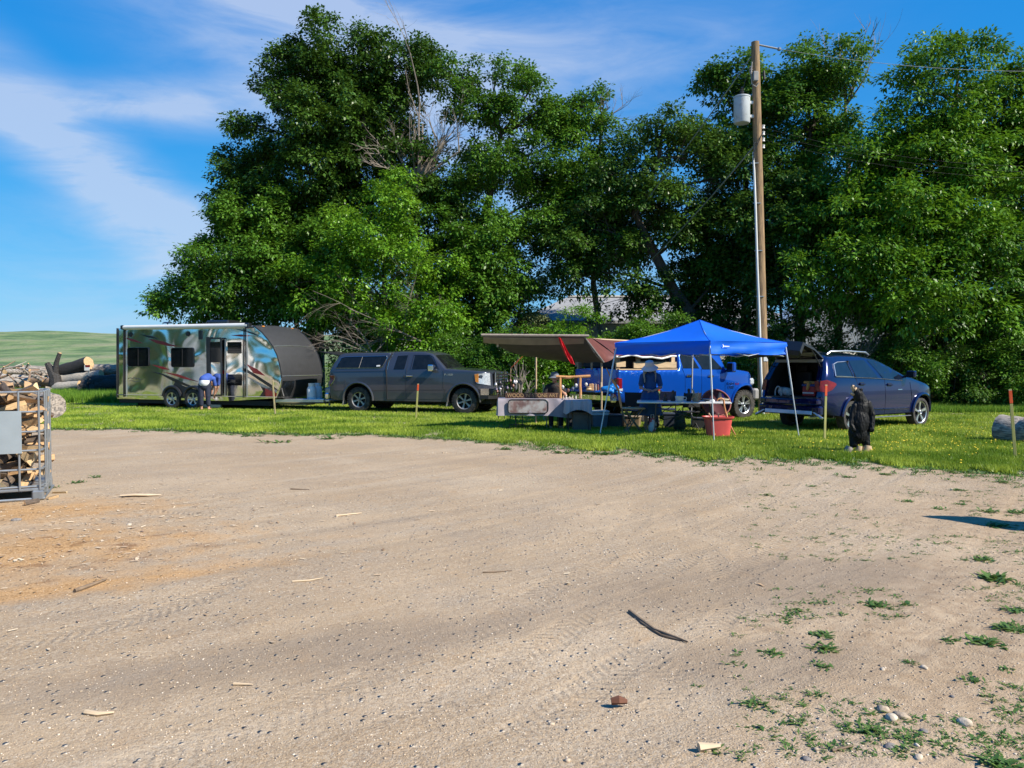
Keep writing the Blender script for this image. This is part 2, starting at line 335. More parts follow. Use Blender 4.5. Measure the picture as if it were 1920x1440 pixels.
    s1 = mth('MULTIPLY_ADD', noise(3.2, 8, .62), 1.0); s1.node.inputs[2].default_value = -.5
    sm = rng_(mth('ADD', mth('MULTIPLY', saw, .9), mth('MULTIPLY', s1, 1.5)), .12, .75)
    base = mix(mth('MULTIPLY', sm, .95), base, mix(rng_(noise(60, 4), .35, .65), (.46, .26, .11), (.78, .50, .26)))
    bark = mth('MULTIPLY', rng_(noise(2.6, 8, .68, P, .5), .55, .66), rng_(mth('MAXIMUM', blob(-4.0, 6.5, 2.0, 1.2, .2), blob(-4.5, 5.6, 1.9, .5, .1)), .12, .5))
    base = mix(mth('MULTIPLY', bark, .75), base, (.22, .105, .05))
    # bare brown soil on the right where the weeds grow
    soil = rng_(mth('ADD', mth('MAXIMUM', blob(3.4, 4.3, 2.8, 2.6, .4), blob(6.0, 7.0, 3.2, 3.5, 0)), mth('MULTIPLY', noise(2.0, 7, .6), .8)), .5, .85)
    base = mix(mth('MULTIPLY', soil, .6), base, mix(rng_(noise(9, 5), .35, .65), (.40, .28, .18), (.62, .48, .34)))
    damp = mth('MULTIPLY', rng_(mth('ADD', mth('MAXIMUM', mth('MAXIMUM', blob(1.9, 5.6, 2.4, 1.0, .35), blob(1.3, 4.1, 1.2, .5, .2)), blob(-1.2, 4.2, 2.6, .5, .45)), mth('MULTIPLY', noise(2.4, 7, .65), .7)), .5, .95), .5)
    base = mix(damp, base, (.31, .245, .19))
    # open prairie far away
    far = rng_(sp.outputs[1], 34, 36)
    far = mth('MAXIMUM', far, rng_(sp.outputs[0], -30, -45)); far = mth('MAXIMUM', far, rng_(sp.outputs[0], 30, 45)); far = mth('MAXIMUM', far, rng_(sp.outputs[1], -22, -32))
    base = mix(far, base, mix(rng_(noise(.08, 6), .35, .65), (.10, .17, .04), (.19, .23, .07)))
    base = mix(1.0, base, (.655, .64, .605), 'MULTIPLY')
    L.new(base, b.inputs['Base Color']); b.inputs['Roughness'].default_value = .95; b.inputs['Specular IOR Level'].default_value = .15
    h = mth('ADD', mth('MULTIPLY', rng_(vo.outputs['Distance'], .0, .6, 1, 0), .0022), mth('MULTIPLY', mth('MULTIPLY', stone, rng_(vo2.outputs['Distance'], 0, .33, 1, 0)), .03))
    h = mth('ADD', h, mth('MULTIPLY', noise(11, 9, .7), .009)); h = mth('ADD', h, mth('MULTIPLY', st, .03)); h = mth('ADD', h, mth('MULTIPLY', tb, -.012)); h = mth('ADD', h, mth('MULTIPLY', noise(150, 3, .6), .004))
    bp = N.new('ShaderNodeBump'); bp.inputs['Distance'].default_value = 1; L.new(h, bp.inputs['Height']); L.new(bp.outputs[0], b.inputs['Normal'])
    return m
def gz(x, y):
    """height of the lot: shallow ruts near the camera, flat further off"""
    k = max(0, min(1, (11.0 - y) / 3)) * max(0, min(1, (9 - abs(x)) / 2))
    if k == 0: return 0
    r = math.hypot(x + 17, y - 26)
    return k * (.022 * mnoise.noise((x * .9, y * .9, 3)) + .012 * mnoise.noise((r * 3.2, math.atan2(y - 26, x + 17) * 8, 1)) + .007 * mnoise.noise((x * 4, y * 4, 7)) + .004 * mnoise.noise((x * 11, y * 11, 2)))
def axis_pts(a, b, step, lim):
    fine = list(np.arange(a, b + step / 2, step)); lo, hi = [], []; d = step; p = a
    while p > -lim: d *= 1.45; p -= d; lo.append(max(p, -lim))
    d = step; p = b
    while p < lim: d *= 1.45; p += d; hi.append(min(p, lim))
    return lo[::-1] + fine + hi
def tensor(name, xs, ys, zf, m):
    nx, ny = len(xs), len(ys)
    V = np.array([(x, y, zf(x, y)) for y in ys for x in xs]); i = np.arange((nx) * (ny)).reshape(ny, nx)
    Fq = np.stack([i[:-1, :-1], i[:-1, 1:], i[1:, 1:], i[1:, :-1]], -1).reshape(-1, 4)
    return npmesh(name, V, Fq, m, smooth=True)
ground = tensor('ground', axis_pts(-6.5, 6.5, .06, 3000), axis_pts(2.4, 11.5, .06, 3000), gz, ground_mat()); tag(ground, kind='structure')

EDGE = [(-400, 801), (80, 803), (200, 805), (320, 806), (420, 811), (500, 813), (620, 814), (700, 816), (800, 819), (900, 828), (1000, 836), (1100, 844), (1200, 848), (1300, 856), (1400, 862), (1480, 858), (1560, 866), (1640, 872), (1700, 882), (1760, 876), (1840, 882), (1920, 880), (2300, 905)]
EP = [G(*e) for e in EDGE]
def edge_y(x):
    """where gravel gives way to grass"""
    if x <= EP[0].x: return EP[0].y
    for a, b in zip(EP, EP[1:]):
        if a.x <= x <= b.x: return a.y + (b.y - a.y) * (x - a.x) / (b.x - a.x)
    return EP[-1].y
def edge_r(x): k = 1 + 1.3 * max(0, min(1, (x + 1) / 4)); return edge_y(x) + k * (.34 * mnoise.noise((x * .8, 0, 5)) + .30 * mnoise.noise((x * 2.7, 3, 5)) + .12 * mnoise.noise((x * 13, 3, 8)))
m_, nt_, b_ = bsdf('lawn_soil')
def lawn_mat():
    m, nt, b = m_, nt_, b_; N = nt.nodes; L = nt.links; geo = N.new('ShaderNodeNewGeometry')
    n1 = N.new('ShaderNodeTexNoise'); n1.inputs['Scale'].default_value = .5; n1.inputs['Detail'].default_value = 6; L.new(geo.outputs['Position'], n1.inputs[0])
    n2 = N.new('ShaderNodeTexNoise'); n2.inputs['Scale'].default_value = 26; n2.inputs['Detail'].default_value = 6; L.new(geo.outputs['Position'], n2.inputs[0])
    r = N.new('ShaderNodeValToRGB'); L.new(n2.outputs[0], r.inputs[0]); e = r.color_ramp.elements; e[0].position = .35; e[0].color = (.05, .09, .012, 1); e[1].position = .65; e[1].color = (.17, .25, .04, 1)
    mx = N.new('ShaderNodeMix'); mx.data_type = 'RGBA'; rr = N.new('ShaderNodeMapRange'); rr.inputs[1].default_value = .42; rr.inputs[2].default_value = .6; rr.inputs[4].default_value = .8; L.new(n1.outputs[0], rr.inputs[0]); L.new(rr.outputs[0], mx.inputs[0]); L.new(r.outputs[0], mx.inputs[6]); mx.inputs[7].default_value = (.36, .29, .17, 1)
    L.new(mx.outputs[2], b.inputs['Base Color']); b.inputs['Roughness'].default_value = .9
    bp = N.new('ShaderNodeBump'); bp.inputs['Distance'].default_value = .05; L.new(n2.outputs[0], bp.inputs['Height']); L.new(bp.outputs[0], b.inputs['Normal'])
    return m
def build_lawn():
    xs = np.arange(-34, 34.01, .1); V = []; rows = 8
    for x in xs:
        y0 = edge_r(x)
        for k in range(rows): V.append((x, y0 + (60 - y0) * (k / (rows - 1)) ** 3, .004))
    i = np.arange(len(V)).reshape(len(xs), rows)
    Fq = np.stack([i[:-1, :-1], i[1:, :-1], i[1:, 1:], i[:-1, 1:]], -1).reshape(-1, 4)
    tag(npmesh('lawn', np.array(V), Fq, lawn_mat()), kind='structure')
build_lawn()
def build_hills():
    def z(x, y):
        t = max(0, min(1, (y - 170) / 420)); t = t * t * (3 - 2 * t)
        return t * (22 + 5 * mnoise.noise((x * .004, y * .004, 1)) + 1.5 * mnoise.noise((x * .02, y * .02, 1))) + max(0, t) * 5 * mnoise.noise((x * .011, y * .018, 9)) * (1 - t * .7) - .4
    m, nt, b = bsdf('hill_grass'); N = nt.nodes; L = nt.links; geo = N.new('ShaderNodeNewGeometry')
    n1 = N.new('ShaderNodeTexNoise'); n1.inputs['Scale'].default_value = .035; n1.inputs['Detail'].default_value = 8; n1.inputs['Roughness'].default_value = .62; L.new(geo.outputs['Position'], n1.inputs[0])
    r = N.new('ShaderNodeValToRGB'); L.new(n1.outputs[0], r.inputs[0]); e = r.color_ramp.elements; e[0].position = .40; e[0].color = (.065, .12, .04, 1); e[1].position = .60; e[1].color = (.20, .21, .11, 1)
    bp_ = N.new('ShaderNodeBump'); bp_.inputs['Distance'].default_value = 6; L.new(n1.outputs[0], bp_.inputs['Height']); L.new(bp_.outputs[0], b.inputs['Normal'])
    x = e.new(.5); x.color = (.13, .19, .07, 1); L.new(r.outputs[0], b.inputs['Base Color']); b.inputs['Roughness'].default_value = 1
    tag(tensor('hills', list(np.arange(-900, 901, 14)), list(np.arange(150, 900, 14)), z, m), kind='structure')
build_hills()

# ------------------------------------------------------------------ grass, weeds, pebbles, chips (nobody could count them)
def blades(P, h, w, lean=.5, tint=None, seg=1):
    """one tapered blade (triangle) per point"""
    n = len(P); a = rng.uniform(0, 2 * PI, n); s = np.stack([np.cos(a), np.sin(a), np.zeros(n)], -1)
    b = rng.uniform(0, 2 * PI, n); l = rng.uniform(0, lean, n)
    d = np.stack([np.cos(b) * l, np.sin(b) * l, np.ones(n)], -1); d = unit(d)
    V = np.empty((n, 3, 3)); V[:, 0] = P - s * w[:, None] / 2; V[:, 1] = P + s * w[:, None] / 2; V[:, 2] = P + d * h[:, None]
    return V.reshape(-1, 3), np.arange(3 * n).reshape(n, 3)
NZ = lambda x, y, s, o=0: mnoise.noise((x * s, y * s, o))
def sample_area(n, f):
    """points seen from the lot, denser near: f(px, py) picture-spread; returns ground points"""
    return n
m_grass = leafmat('grass_blade', (.15, .26, .022), (.42, .52, .07), .3, .2)
m_tall = leafmat('tall_grass_blade', (.09, .21, .02), (.24, .40, .05), .3, .2)
def build_grass():
    P = []
    n = 330000
    # spread evenly over the picture so near grass is denser
    px = rng.uniform(-60, 1980, n * 2); py = rng.uniform(756, 905, n * 2)
    Y = 2320 / (py - 680); X = (px - 960) / F * Y
    keep = []
    for i in range(len(X)):
        x, y = X[i], Y[i]; e = edge_r(x)
        dd = y - e
        if dd < .25 * NZ(x, y, 2.2, 4): continue
        if NZ(x, y, 1.5, 21) + .5 * NZ(x, y, 5, 3) > .12 + dd * .35 and rng.random() < .85: continue
        if NZ(x, y, .9, 31) > .28 and rng.random() < .6: continue
        keep.append(i)
        if len(keep) >= n: break
    k = np.array(keep); x, y = X[k], Y[k]
    big = np.array([NZ(a, b, .9, 2) for a, b in zip(x, y)]); mid = np.array([NZ(a, b, 4, 8) for a, b in zip(x, y)])
    h = (.045 + .03 * rng.random(len(k))) * (1 + .5 * mid) * np.clip(1.3 - (y - 14) * .03, .7, 1.3)
    near = np.clip((17 - y) / 4, 0, 1) * np.clip((x + 2) / 5, 0, 1); h *= 1 + .15 * near
    w = .010 + .008 * (y / 20)
    V, Fq = blades(np.stack([x, y, np.zeros(len(k))], -1), h, w * (1 + .5 * rng.random(len(k))), .9)
    t = np.clip(.5 + .95 * big + .35 * (rng.random(len(k)) - .5) - .25 * near, 0, 1)
    tag(npmesh('grass', V, Fq, m_grass, tint=t), kind='stuff')
    # tall uncut grass beside the log yard, behind the vehicles and along the hedge
    P = []; H = []
    for _ in range(42000):
        px_ = random.uniform(-200, 330); Yy = random.uniform(30.5, 37); P.append(((px_ - 960) / F * Yy, Yy, 0)); H.append(random.uniform(.25, .5))
    for _ in range(36000):
        Yy = random.uniform(24.4, 29.5); px_ = random.uniform(1650, 1990); P.append(((px_ - 960) / F * Yy, Yy, 0)); H.append(random.uniform(.15, .25) + .35 * max(0, (Yy - 25) / 4) * random.random())
    for _ in range(30000):
        Yy = random.uniform(30.5, 33); px_ = random.uniform(300, 1700); P.append(((px_ - 960) / F * Yy, Yy, 0)); H.append(random.uniform(.12, .35))
    P = np.array(P); H = np.array(H); V, Fq = blades(P, H, np.full(len(P), .03), .45)
    tag(npmesh('tall_grass', V, Fq, m_tall, tint=rng.random(len(P))), kind='stuff')
build_grass()
def build_weeds():
    """low leafy weeds on the bare lot: little fans of leaves"""
    V = []; T = []
    def plant(x, y, r, nleaf, up=.5):
        z0 = gz(x, y)
        for _ in range(nleaf):
            a = random.uniform(0, 2 * PI); l = r * random.uniform(.35, 1); e = random.uniform(.1, 1.1) * up
            o = Vector((x + random.gauss(0, r * .55), y + random.gauss(0, r * .45), z0)); d = Vector((math.cos(a) * math.cos(e), math.sin(a) * math.cos(e), math.sin(e) + .1))
            s = Vector((-math.sin(a), math.cos(a), 0)) * l * random.uniform(.1, .2); t = random.random()
            V.extend([o, o + d * l * .5 + s, o + d * l + Vector((0, 0, -l * .15)), o + d * l * .5 - s]); T.append(t)
    big = [(1635, 1378, .055, 60), (1160 + 480, 1135, .07, 90), (1700, 1135, .05, 40), (1540, 1190, .06, 60), (1545, 1215, .07, 60), (1445, 1225, .055, 55), (1540, 1248, .05, 45), (1530, 1305, .045, 45), (1425, 1322, .05, 45), (1585, 1370, .045, 40), (1700, 1390, .05, 45),
           (1860, 1085, .10, 130), (1840, 1050, .08, 60), (1780, 1200, .05, 50), (1850, 1205, .08, 90), (1890, 1180, .08, 100), (1905, 1145, .07, 70), (1820, 1275, .05, 45), (1705, 1240, .04, 35), (1885, 1255, .04, 35), (1660, 1325, .04, 35), (1830, 1392, .04, 35), (1875, 1400, .035, 30), (1870, 1438, .07, 70), (1310, 1282, .03, 16), (1480, 1360, .03, 16), (1340, 1410, .045, 30), (1490, 1145, .05, 40),
           (1440, 1120 - 190, .07, 40), (1525, 912, .06, 40), (1590, 895, .08, 50), (1660, 890, .08, 60), (1800, 945, .06, 40), (1700, 940, .07, 50), (1880, 905, .1, 60), (1800, 920, .08, 40), (1850, 1010 - 50, .09, 60), (1870, 985, .1, 60), (1765, 955, .07, 40), (1905, 960, .09, 60),
           (145, 905, .09, 40), (180, 895, .09, 30), (96, 915, .08, 40), (1130, 852, .15, 60), (1060, 850, .15, 40), (950, 843, .14, 40), (1230, 855, .15, 60), (520, 830, .2, 30), (470, 818, .2, 30), (620, 823, .2, 30)]
    for (px, py, r, n) in big:
        g = G(px, py); plant(g.x, g.y, r, n)
    for _ in range(2000):
        px = random.uniform(1380, 1960); py = 885 + 545 * random.random() ** 1.4
        if random.random() > .25 + .75 * max(0, (px - 1380) / 560): continue
        g = G(px, py)
        if NZ(g.x, g.y, .8, 4) < -.08: continue
        plant(g.x, g.y, random.uniform(.015, .05), random.randint(5, 18))
    for _ in range(1500):   # ragged fringe of the lawn
        x = random.uniform(-12, 10); y = edge_r(x) - abs(random.gauss(0, .55 if x > 0 else .2)); plant(x, y, random.uniform(.03, .09), random.randint(6, 22), .9)
    V = np.array([tuple(v) for v in V]); tag(npmesh('weeds', V, np.arange(len(V)).reshape(-1, 4), leafmat('weed_leaf', (.05, .14, .03), (.16, .26, .06), .25), tint=np.array(T)), kind='stuff')
    # broad leaved clover and dandelion leaves in the near lawn
    V = []; T = []; n = 52000
    px = rng.uniform(1150, 1960, n); py = rng.uniform(795, 895, n)
    for a, b in zip(px, py):
        g = G(a, b)
        if g.y < edge_r(g.x) - .1 or NZ(g.x, g.y, 1.6, 9) < -.12: continue
        plant(g.x, g.y, .05, 2, .9)
    V = np.array([tuple(v) for v in V]); tag(npmesh('clover', V, np.arange(len(V)).reshape(-1, 4), leafmat('clover_leaf', (.08, .20, .02), (.24, .42, .05), .25), tint=np.array(T)), kind='stuff')
    V = []; Fq = []
    for _ in range(380):
        px = random.gauss(1730, 110) if random.random() < .7 else random.uniform(1150, 1950); py = random.gauss(825, 22) if random.random() < .7 else random.uniform(790, 860)
        g = G(px, py)
        if g.y < edge_r(g.x) + .05: continue
        r = random.uniform(.011, .019); z = random.uniform(.06, .1); b = len(V); a0 = random.random()
        V.append((g.x, g.y, z + r * .5))
        for k in range(6): V.append((g.x + r * math.cos(a0 + k * PI / 3), g.y + r * math.sin(a0 + k * PI / 3), z + random.uniform(-.3, .1) * r))
        Fq += [(b, b + 1 + k, b + 1 + (k + 1) % 6) for k in range(6)]
    tag(npmesh('dandelion_flowers', np.array(V), np.array(Fq), mat('dandelion_yellow', (.85, .62, .03), .7)), kind='stuff')
build_weeds()
ICO = None
def ico():
    global ICO
    if ICO is None:
        bm = bmesh.new(); bmesh.ops.create_icosphere(bm, subdivisions=1, radius=1); V = np.array([v.co[:] for v in bm.verts]); Fq = np.array([[v.index for v in f.verts] for f in bm.faces]); bm.free(); ICO = (V, Fq)
    return ICO
def build_pebbles():
    n = 14000; V0, F0 = ico()
    py = 700 + 740 * rng.random(n) ** .8; py = np.clip(py, 850, 1470); px = rng.uniform(-40, 1960, n)
    Y = 2320 / (py - 680); X = (px - 960) / F * Y
    r = (.0028 + .0035 * rng.random(n) ** 3 + .013 * (rng.random(n) > .996) * rng.random(n)) * np.clip(.75 + Y * .09, 1, 2)
    S = rng.uniform(.6, 1.2, (n, 1, 3)) * r[:, None, None]; S[:, :, 2] *= .6
    J = rng.uniform(.8, 1.15, (n, len(V0), 1)); a = rng.uniform(0, 2 * PI, n); c, s = np.cos(a), np.sin(a)
    V = V0[None] * S * J; V = np.stack([V[..., 0] * c[:, None] - V[..., 1] * s[:, None], V[..., 0] * s[:, None] + V[..., 1] * c[:, None], V[..., 2]], -1)
    z = np.array([gz(x, y) for x, y in zip(X, Y)]); V += np.stack([X, Y, z + r * .25], -1)[:, None]
    Fq = (F0[None] + (np.arange(n) * len(V0))[:, None, None]).reshape(-1, 3)
    m, nt, b = bsdf('pebble'); N = nt.nodes; L = nt.links; at = N.new('ShaderNodeAttribute'); at.attribute_name = 'tint'; cr = N.new('ShaderNodeValToRGB'); L.new(at.outputs['Fac'], cr.inputs[0])
    e = cr.color_ramp.elements; e[0].color = (.30, .24, .19, 1); e[1].color = (.66, .58, .48, 1); q = e.new(.45); q.color = (.40, .30, .20, 1); q = e.new(.75); q.color = (.48, .38, .27, 1); L.new(cr.outputs[0], b.inputs['Base Color']); b.inputs['Roughness'].default_value = .85
    tag(npmesh('pebbles', V.reshape(-1, 3), Fq, m, tint=np.repeat(rng.random(n), len(F0))), kind='stuff')
    # wood chips and bark flakes round the firewood
    n = 1700; cx = rng.normal(-4.4, 1.1, n); cy = rng.normal(7.1, 1.5, n); k = n // 9; cx[:k] = rng.uniform(-4, 2, k); cy[:k] = rng.uniform(3.5, 11, k)
    a = rng.uniform(0, 2 * PI, n); l = .008 + .028 * rng.random(n) ** 3; w = l * rng.uniform(.15, .5, n); V = np.empty((n, 4, 3))
    d = np.stack([np.cos(a), np.sin(a), rng.uniform(-.15, .15, n)], -1) * l[:, None]; s = np.stack([-np.sin(a), np.cos(a), rng.uniform(-.3, .3, n)], -1) * w[:, None]
    o = np.stack([cx, cy, np.array([gz(x, y) for x, y in zip(cx, cy)]) + .009], -1)
    V[:, 0] = o - d - s; V[:, 1] = o + d * .9 - s * .4; V[:, 2] = o + d + s; V[:, 3] = o - d * .8 + s
    tag(npmesh('wood_chips', V.reshape(-1, 3), np.arange(4 * n).reshape(n, 4), leafmat('chip_wood', (.40, .24, .13), (.85, .68, .45), .0), tint=rng.random(n)), kind='stuff')
build_pebbles()
# ------------------------------------------------------------------ trees and shrubs
m_bark = mat('bark', (.085, .07, .055), .9, stretch=(5, 5, 1), scale=6, var=.4, bump=.02, bscale=9)
m_twig = mat('dead_twig', (.24, .20, .165), .85, var=.3, scale=10)
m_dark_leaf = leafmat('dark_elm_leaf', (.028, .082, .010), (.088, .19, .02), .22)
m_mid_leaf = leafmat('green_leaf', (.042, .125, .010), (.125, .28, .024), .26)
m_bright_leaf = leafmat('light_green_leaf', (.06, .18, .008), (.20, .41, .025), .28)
m_right = leafmat('sunlit_green_leaf', (.042, .135, .008), (.155, .34, .02), .26)  # leaf colour of the two right-hand trees, between mid and bright green
m_pale_leaf = leafmat('grey_green_leaf', (.12, .17, .06), (.28, .32, .15), .3)
def rot_unit(n):
    v = rng.normal(size=(n, 3)); return unit(v)
def crown(name, parent, lobes, mats, density=1.0, leaf=.17, sprig=.75, nleaf=32, seed=0, gap=.30, shell=.7, droop=.25, spread=.16, wl=.68, minz=.3):
    """lobes: world ellipsoids (centre, radii). Leafy sprigs stand in and on them, more on the outside, with gaps"""
    C = []; D = []; LB = []
    leaf *= .84 if leaf < .4 else 1
    for li, (c, r) in enumerate(lobes):
        c = np.array(c); r = np.array(r); area = 4 * PI * ((r[0] * r[1]) ** 1.6 / 3 + (r[0] * r[2]) ** 1.6 / 3 + (r[1] * r[2]) ** 1.6 / 3) ** (1 / 1.6)
        n = int(area * 10.5 * density); u = rot_unit(n); q = np.where(rng.random(n) < shell, rng.uniform(.78, 1.08, n), rng.random(n) ** .5 * .85)
        q = q * np.array([.92 + .42 * mnoise.noise(Vector(v * 1.9) + Vector((li * 3.1 + seed, 0, 0))) for v in u])
        p = c + u * r * q[:, None]
        k = np.array([mnoise.noise((a[0] * .62 + seed, a[1] * .62, a[2] * .75)) + .5 * mnoise.noise((a[0] * 1.7, a[1] * 1.7, a[2] * 1.9 + seed)) for a in p]) > -gap
        k &= p[:, 2] > minz
        C.append(p[k]); D.append(u[k]); LB.append(np.full(k.sum(), li))
    C = np.concatenate(C); D = np.concatenate(D); LB = np.concatenate(LB)
    nk = 9; keep = rng.random(len(C)) < 1.3 / nk; Cc, Dc, Lc = C[keep], D[keep], LB[keep]; k_ = len(Cc)
    hd = unit(rot_unit(k_ * nk) * .9 + np.repeat(Dc, nk, 0) * .55 + np.array([0, 0, .45])); rad = np.repeat(rng.uniform(.3, .75, k_), nk) * sprig * 1.15
    C = np.repeat(Cc, nk, 0) + hd * rad[:, None] * np.array([1.15, 1.15, .7]); D = hd; LB = np.repeat(Lc, nk); n = len(C)
    d = unit(D + rot_unit(n) * .45 + np.array([0, 0, .05])); L = sprig * rng.uniform(.45, .95, n)
    t = rng.random((n, nleaf)); off = rng.normal(size=(n, nleaf, 3)) * spread * (1 - .45 * t[..., None]) * np.array([1, 1, .62])
    P = C[:, None] + d[:, None] * (t * L[:, None] - .3 * L[:, None])[..., None] + off; P[..., 2] -= droop * (t ** 2) * L[:, None]
    P = P.reshape(-1, 3); m = len(P); dd = np.repeat(d, nleaf, 0); off = off.reshape(-1, 3)
    ld = unit(dd * .5 + unit(off) * .8 + rot_unit(m) * .5 + np.array([0, 0, -.45])); up = unit(np.array([0, 0, 1.0]) + rot_unit(m) * .55 + dd * .25)
    s = unit(np.cross(ld, up)); ln = leaf * rng.uniform(.6, 1.25, m); w = ln * wl * rng.uniform(.75, 1.2, m)
    V = np.empty((m, 4, 3)); V[:, 0] = P; V[:, 1] = P + ld * (ln * .45)[:, None] + s * (w / 2)[:, None]; V[:, 2] = P + ld * ln[:, None] - np.array([0, 0, 1]) * (ln * .12)[:, None]; V[:, 3] = P + ld * (ln * .45)[:, None] - s * (w / 2)[:, None]
    base = np.array([.55 + .7 * mnoise.noise((a[0] * .5, a[1] * .5, a[2] * .5 + 11)) for a in C]); tint = np.clip(np.repeat(base, nleaf) + rng.normal(size=m) * .22, 0, 1)
    npmesh(name, V.reshape(-1, 3), np.arange(4 * m).reshape(m, 4), mats, parent, tint=tint)
    return C, LB
def bend(a, b, k=5, sag=.12, wob=.06):
    a, b = Vector(a), Vector(b); L = (b - a).length; o = []; w = Vector((random.uniform(-1, 1), random.uniform(-1, 1), 0)) * wob * L
    for i in range(k + 1):
        t = i / k; p = a.lerp(b, t) + w * math.sin(PI * t) + Vector((0, 0, sag * L * math.sin(PI * t))) ; p += Vector([random.gauss(0, .012 * L) for _ in range(3)]) * (0 < i < k); o.append(p)
    return o
def skeleton(root, base, forks, lobes, C, LB, r0, m, twigs=7, off=(0, 0, 0)):
    """trunk with its forks, limbs out to every lobe, thin branches on to the sprigs; local to root"""
    o = Vector(off); tb = MB(); b = Vector(base) - o; pts = [b + Vector((0, 0, -.1))] + [Vector(f) - o for f in forks]
    tb.tube(pts, [r0] + [r0 * (.85 - .6 * (i + 1) / len(forks)) for i in range(len(forks))], 10, jit=.07); tb.build('trunk', m, root)
    lb = MB(); 
    for li, (c, r) in enumerate(lobes):
        c = Vector(c) - o; best = min(range(1, len(pts)), key=lambda i: (pts[i] - c).length + (2.0 if pts[i].z > c.z else 0)); a = pts[best]
        rr = max(.04, r0 * .22 * (1 - .2 * random.random())); p = bend(a, c, 6, .10); lb.tube(p, [rr * (1 - .72 * i / 6) for i in range(7)], 6, jit=.06)
        idx = np.where(LB == li)[0]
        for j in (rng.choice(idx, min(twigs, len(idx)), replace=False) if len(idx) else []):
            e = Vector(C[j]) - o; s = p[random.choice((3, 4, 5, 6))]; lb.tube(bend(s, e, 3, .05, .1), [rr * .3, rr * .2, rr * .12, .012], 4)
    lb.build('limbs', m, root)
def lobe(px, py, rx, ry, Y, depth=None):
    c = W(px, py, Y); k = Y / F; return ((c.x, c.y, c.z), (rx * k, (depth or max(rx, ry) * .9) * k, ry * k))

def tree(name, label, cat, basepx, Y, lobes, forks, mats, group=None, r0=.35, off0=None, **kw):
    base = Vector(((basepx - 960) / F * Y, Y, 0)); root = empty(name, base, 0, label, cat, group)
    Lb = [lobe(*l[:4], Y + (l[4] if len(l) > 4 else 0)) for l in lobes]
    fk = [W(f[0], f[1], Y + (f[2] if len(f) > 2 else 0)) for f in forks]
    tw = kw.pop('twigs', 7)
    Cc, LBl = crown('crown', root, Lb, mats, **kw); c = root.children[-1]; c.location = -base
    skeleton(root, base, fk, Lb, Cc, LBl, r0, m_bark, twigs=tw, off=base)
    return root
GT = 'tall trees behind the parked vehicles'
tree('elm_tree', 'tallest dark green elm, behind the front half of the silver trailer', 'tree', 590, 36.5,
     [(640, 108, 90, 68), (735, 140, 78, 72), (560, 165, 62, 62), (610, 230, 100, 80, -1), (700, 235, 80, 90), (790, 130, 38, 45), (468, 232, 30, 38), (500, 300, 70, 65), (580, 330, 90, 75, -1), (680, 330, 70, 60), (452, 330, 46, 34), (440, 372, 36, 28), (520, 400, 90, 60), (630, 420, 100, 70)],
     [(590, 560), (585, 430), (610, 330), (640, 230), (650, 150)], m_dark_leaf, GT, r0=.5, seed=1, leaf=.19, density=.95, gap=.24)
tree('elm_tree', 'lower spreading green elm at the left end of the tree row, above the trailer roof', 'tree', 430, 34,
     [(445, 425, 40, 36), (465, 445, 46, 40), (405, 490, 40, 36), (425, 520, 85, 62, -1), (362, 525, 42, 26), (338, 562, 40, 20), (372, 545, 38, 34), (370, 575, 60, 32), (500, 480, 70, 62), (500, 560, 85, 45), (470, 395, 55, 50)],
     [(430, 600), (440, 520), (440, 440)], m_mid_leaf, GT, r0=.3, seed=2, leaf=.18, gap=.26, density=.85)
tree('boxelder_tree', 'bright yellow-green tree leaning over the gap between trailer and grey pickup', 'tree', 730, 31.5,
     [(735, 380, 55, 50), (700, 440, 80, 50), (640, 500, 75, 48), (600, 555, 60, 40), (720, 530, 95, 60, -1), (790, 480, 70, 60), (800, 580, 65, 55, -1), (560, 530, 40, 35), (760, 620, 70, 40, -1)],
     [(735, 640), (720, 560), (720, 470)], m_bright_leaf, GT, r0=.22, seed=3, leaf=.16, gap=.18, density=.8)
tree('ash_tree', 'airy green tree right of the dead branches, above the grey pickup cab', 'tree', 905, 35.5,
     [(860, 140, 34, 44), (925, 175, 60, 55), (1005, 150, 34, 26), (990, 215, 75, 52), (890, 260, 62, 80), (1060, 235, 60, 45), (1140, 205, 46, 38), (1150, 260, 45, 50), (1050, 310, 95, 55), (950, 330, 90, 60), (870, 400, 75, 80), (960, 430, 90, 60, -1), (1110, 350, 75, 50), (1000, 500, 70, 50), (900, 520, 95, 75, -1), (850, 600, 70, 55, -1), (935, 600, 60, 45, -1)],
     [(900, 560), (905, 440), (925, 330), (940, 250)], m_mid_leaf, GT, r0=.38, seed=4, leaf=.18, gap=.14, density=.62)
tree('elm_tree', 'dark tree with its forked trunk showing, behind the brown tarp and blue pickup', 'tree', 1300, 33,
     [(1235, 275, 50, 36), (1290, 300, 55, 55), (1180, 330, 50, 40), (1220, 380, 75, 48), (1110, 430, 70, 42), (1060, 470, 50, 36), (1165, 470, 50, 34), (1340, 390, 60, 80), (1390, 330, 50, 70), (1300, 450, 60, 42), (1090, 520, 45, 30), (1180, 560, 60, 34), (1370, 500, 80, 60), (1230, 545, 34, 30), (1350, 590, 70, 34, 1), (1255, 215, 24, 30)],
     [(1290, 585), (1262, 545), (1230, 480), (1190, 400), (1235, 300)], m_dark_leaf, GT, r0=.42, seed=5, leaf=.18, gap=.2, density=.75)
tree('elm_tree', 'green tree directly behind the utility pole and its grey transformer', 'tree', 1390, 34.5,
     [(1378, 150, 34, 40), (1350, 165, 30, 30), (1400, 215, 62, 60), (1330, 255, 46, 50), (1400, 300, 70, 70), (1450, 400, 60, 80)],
     [(1400, 560), (1400, 400), (1395, 260)], m_mid_leaf, GT, r0=.3, seed=6, leaf=.18, gap=.18, density=.8)
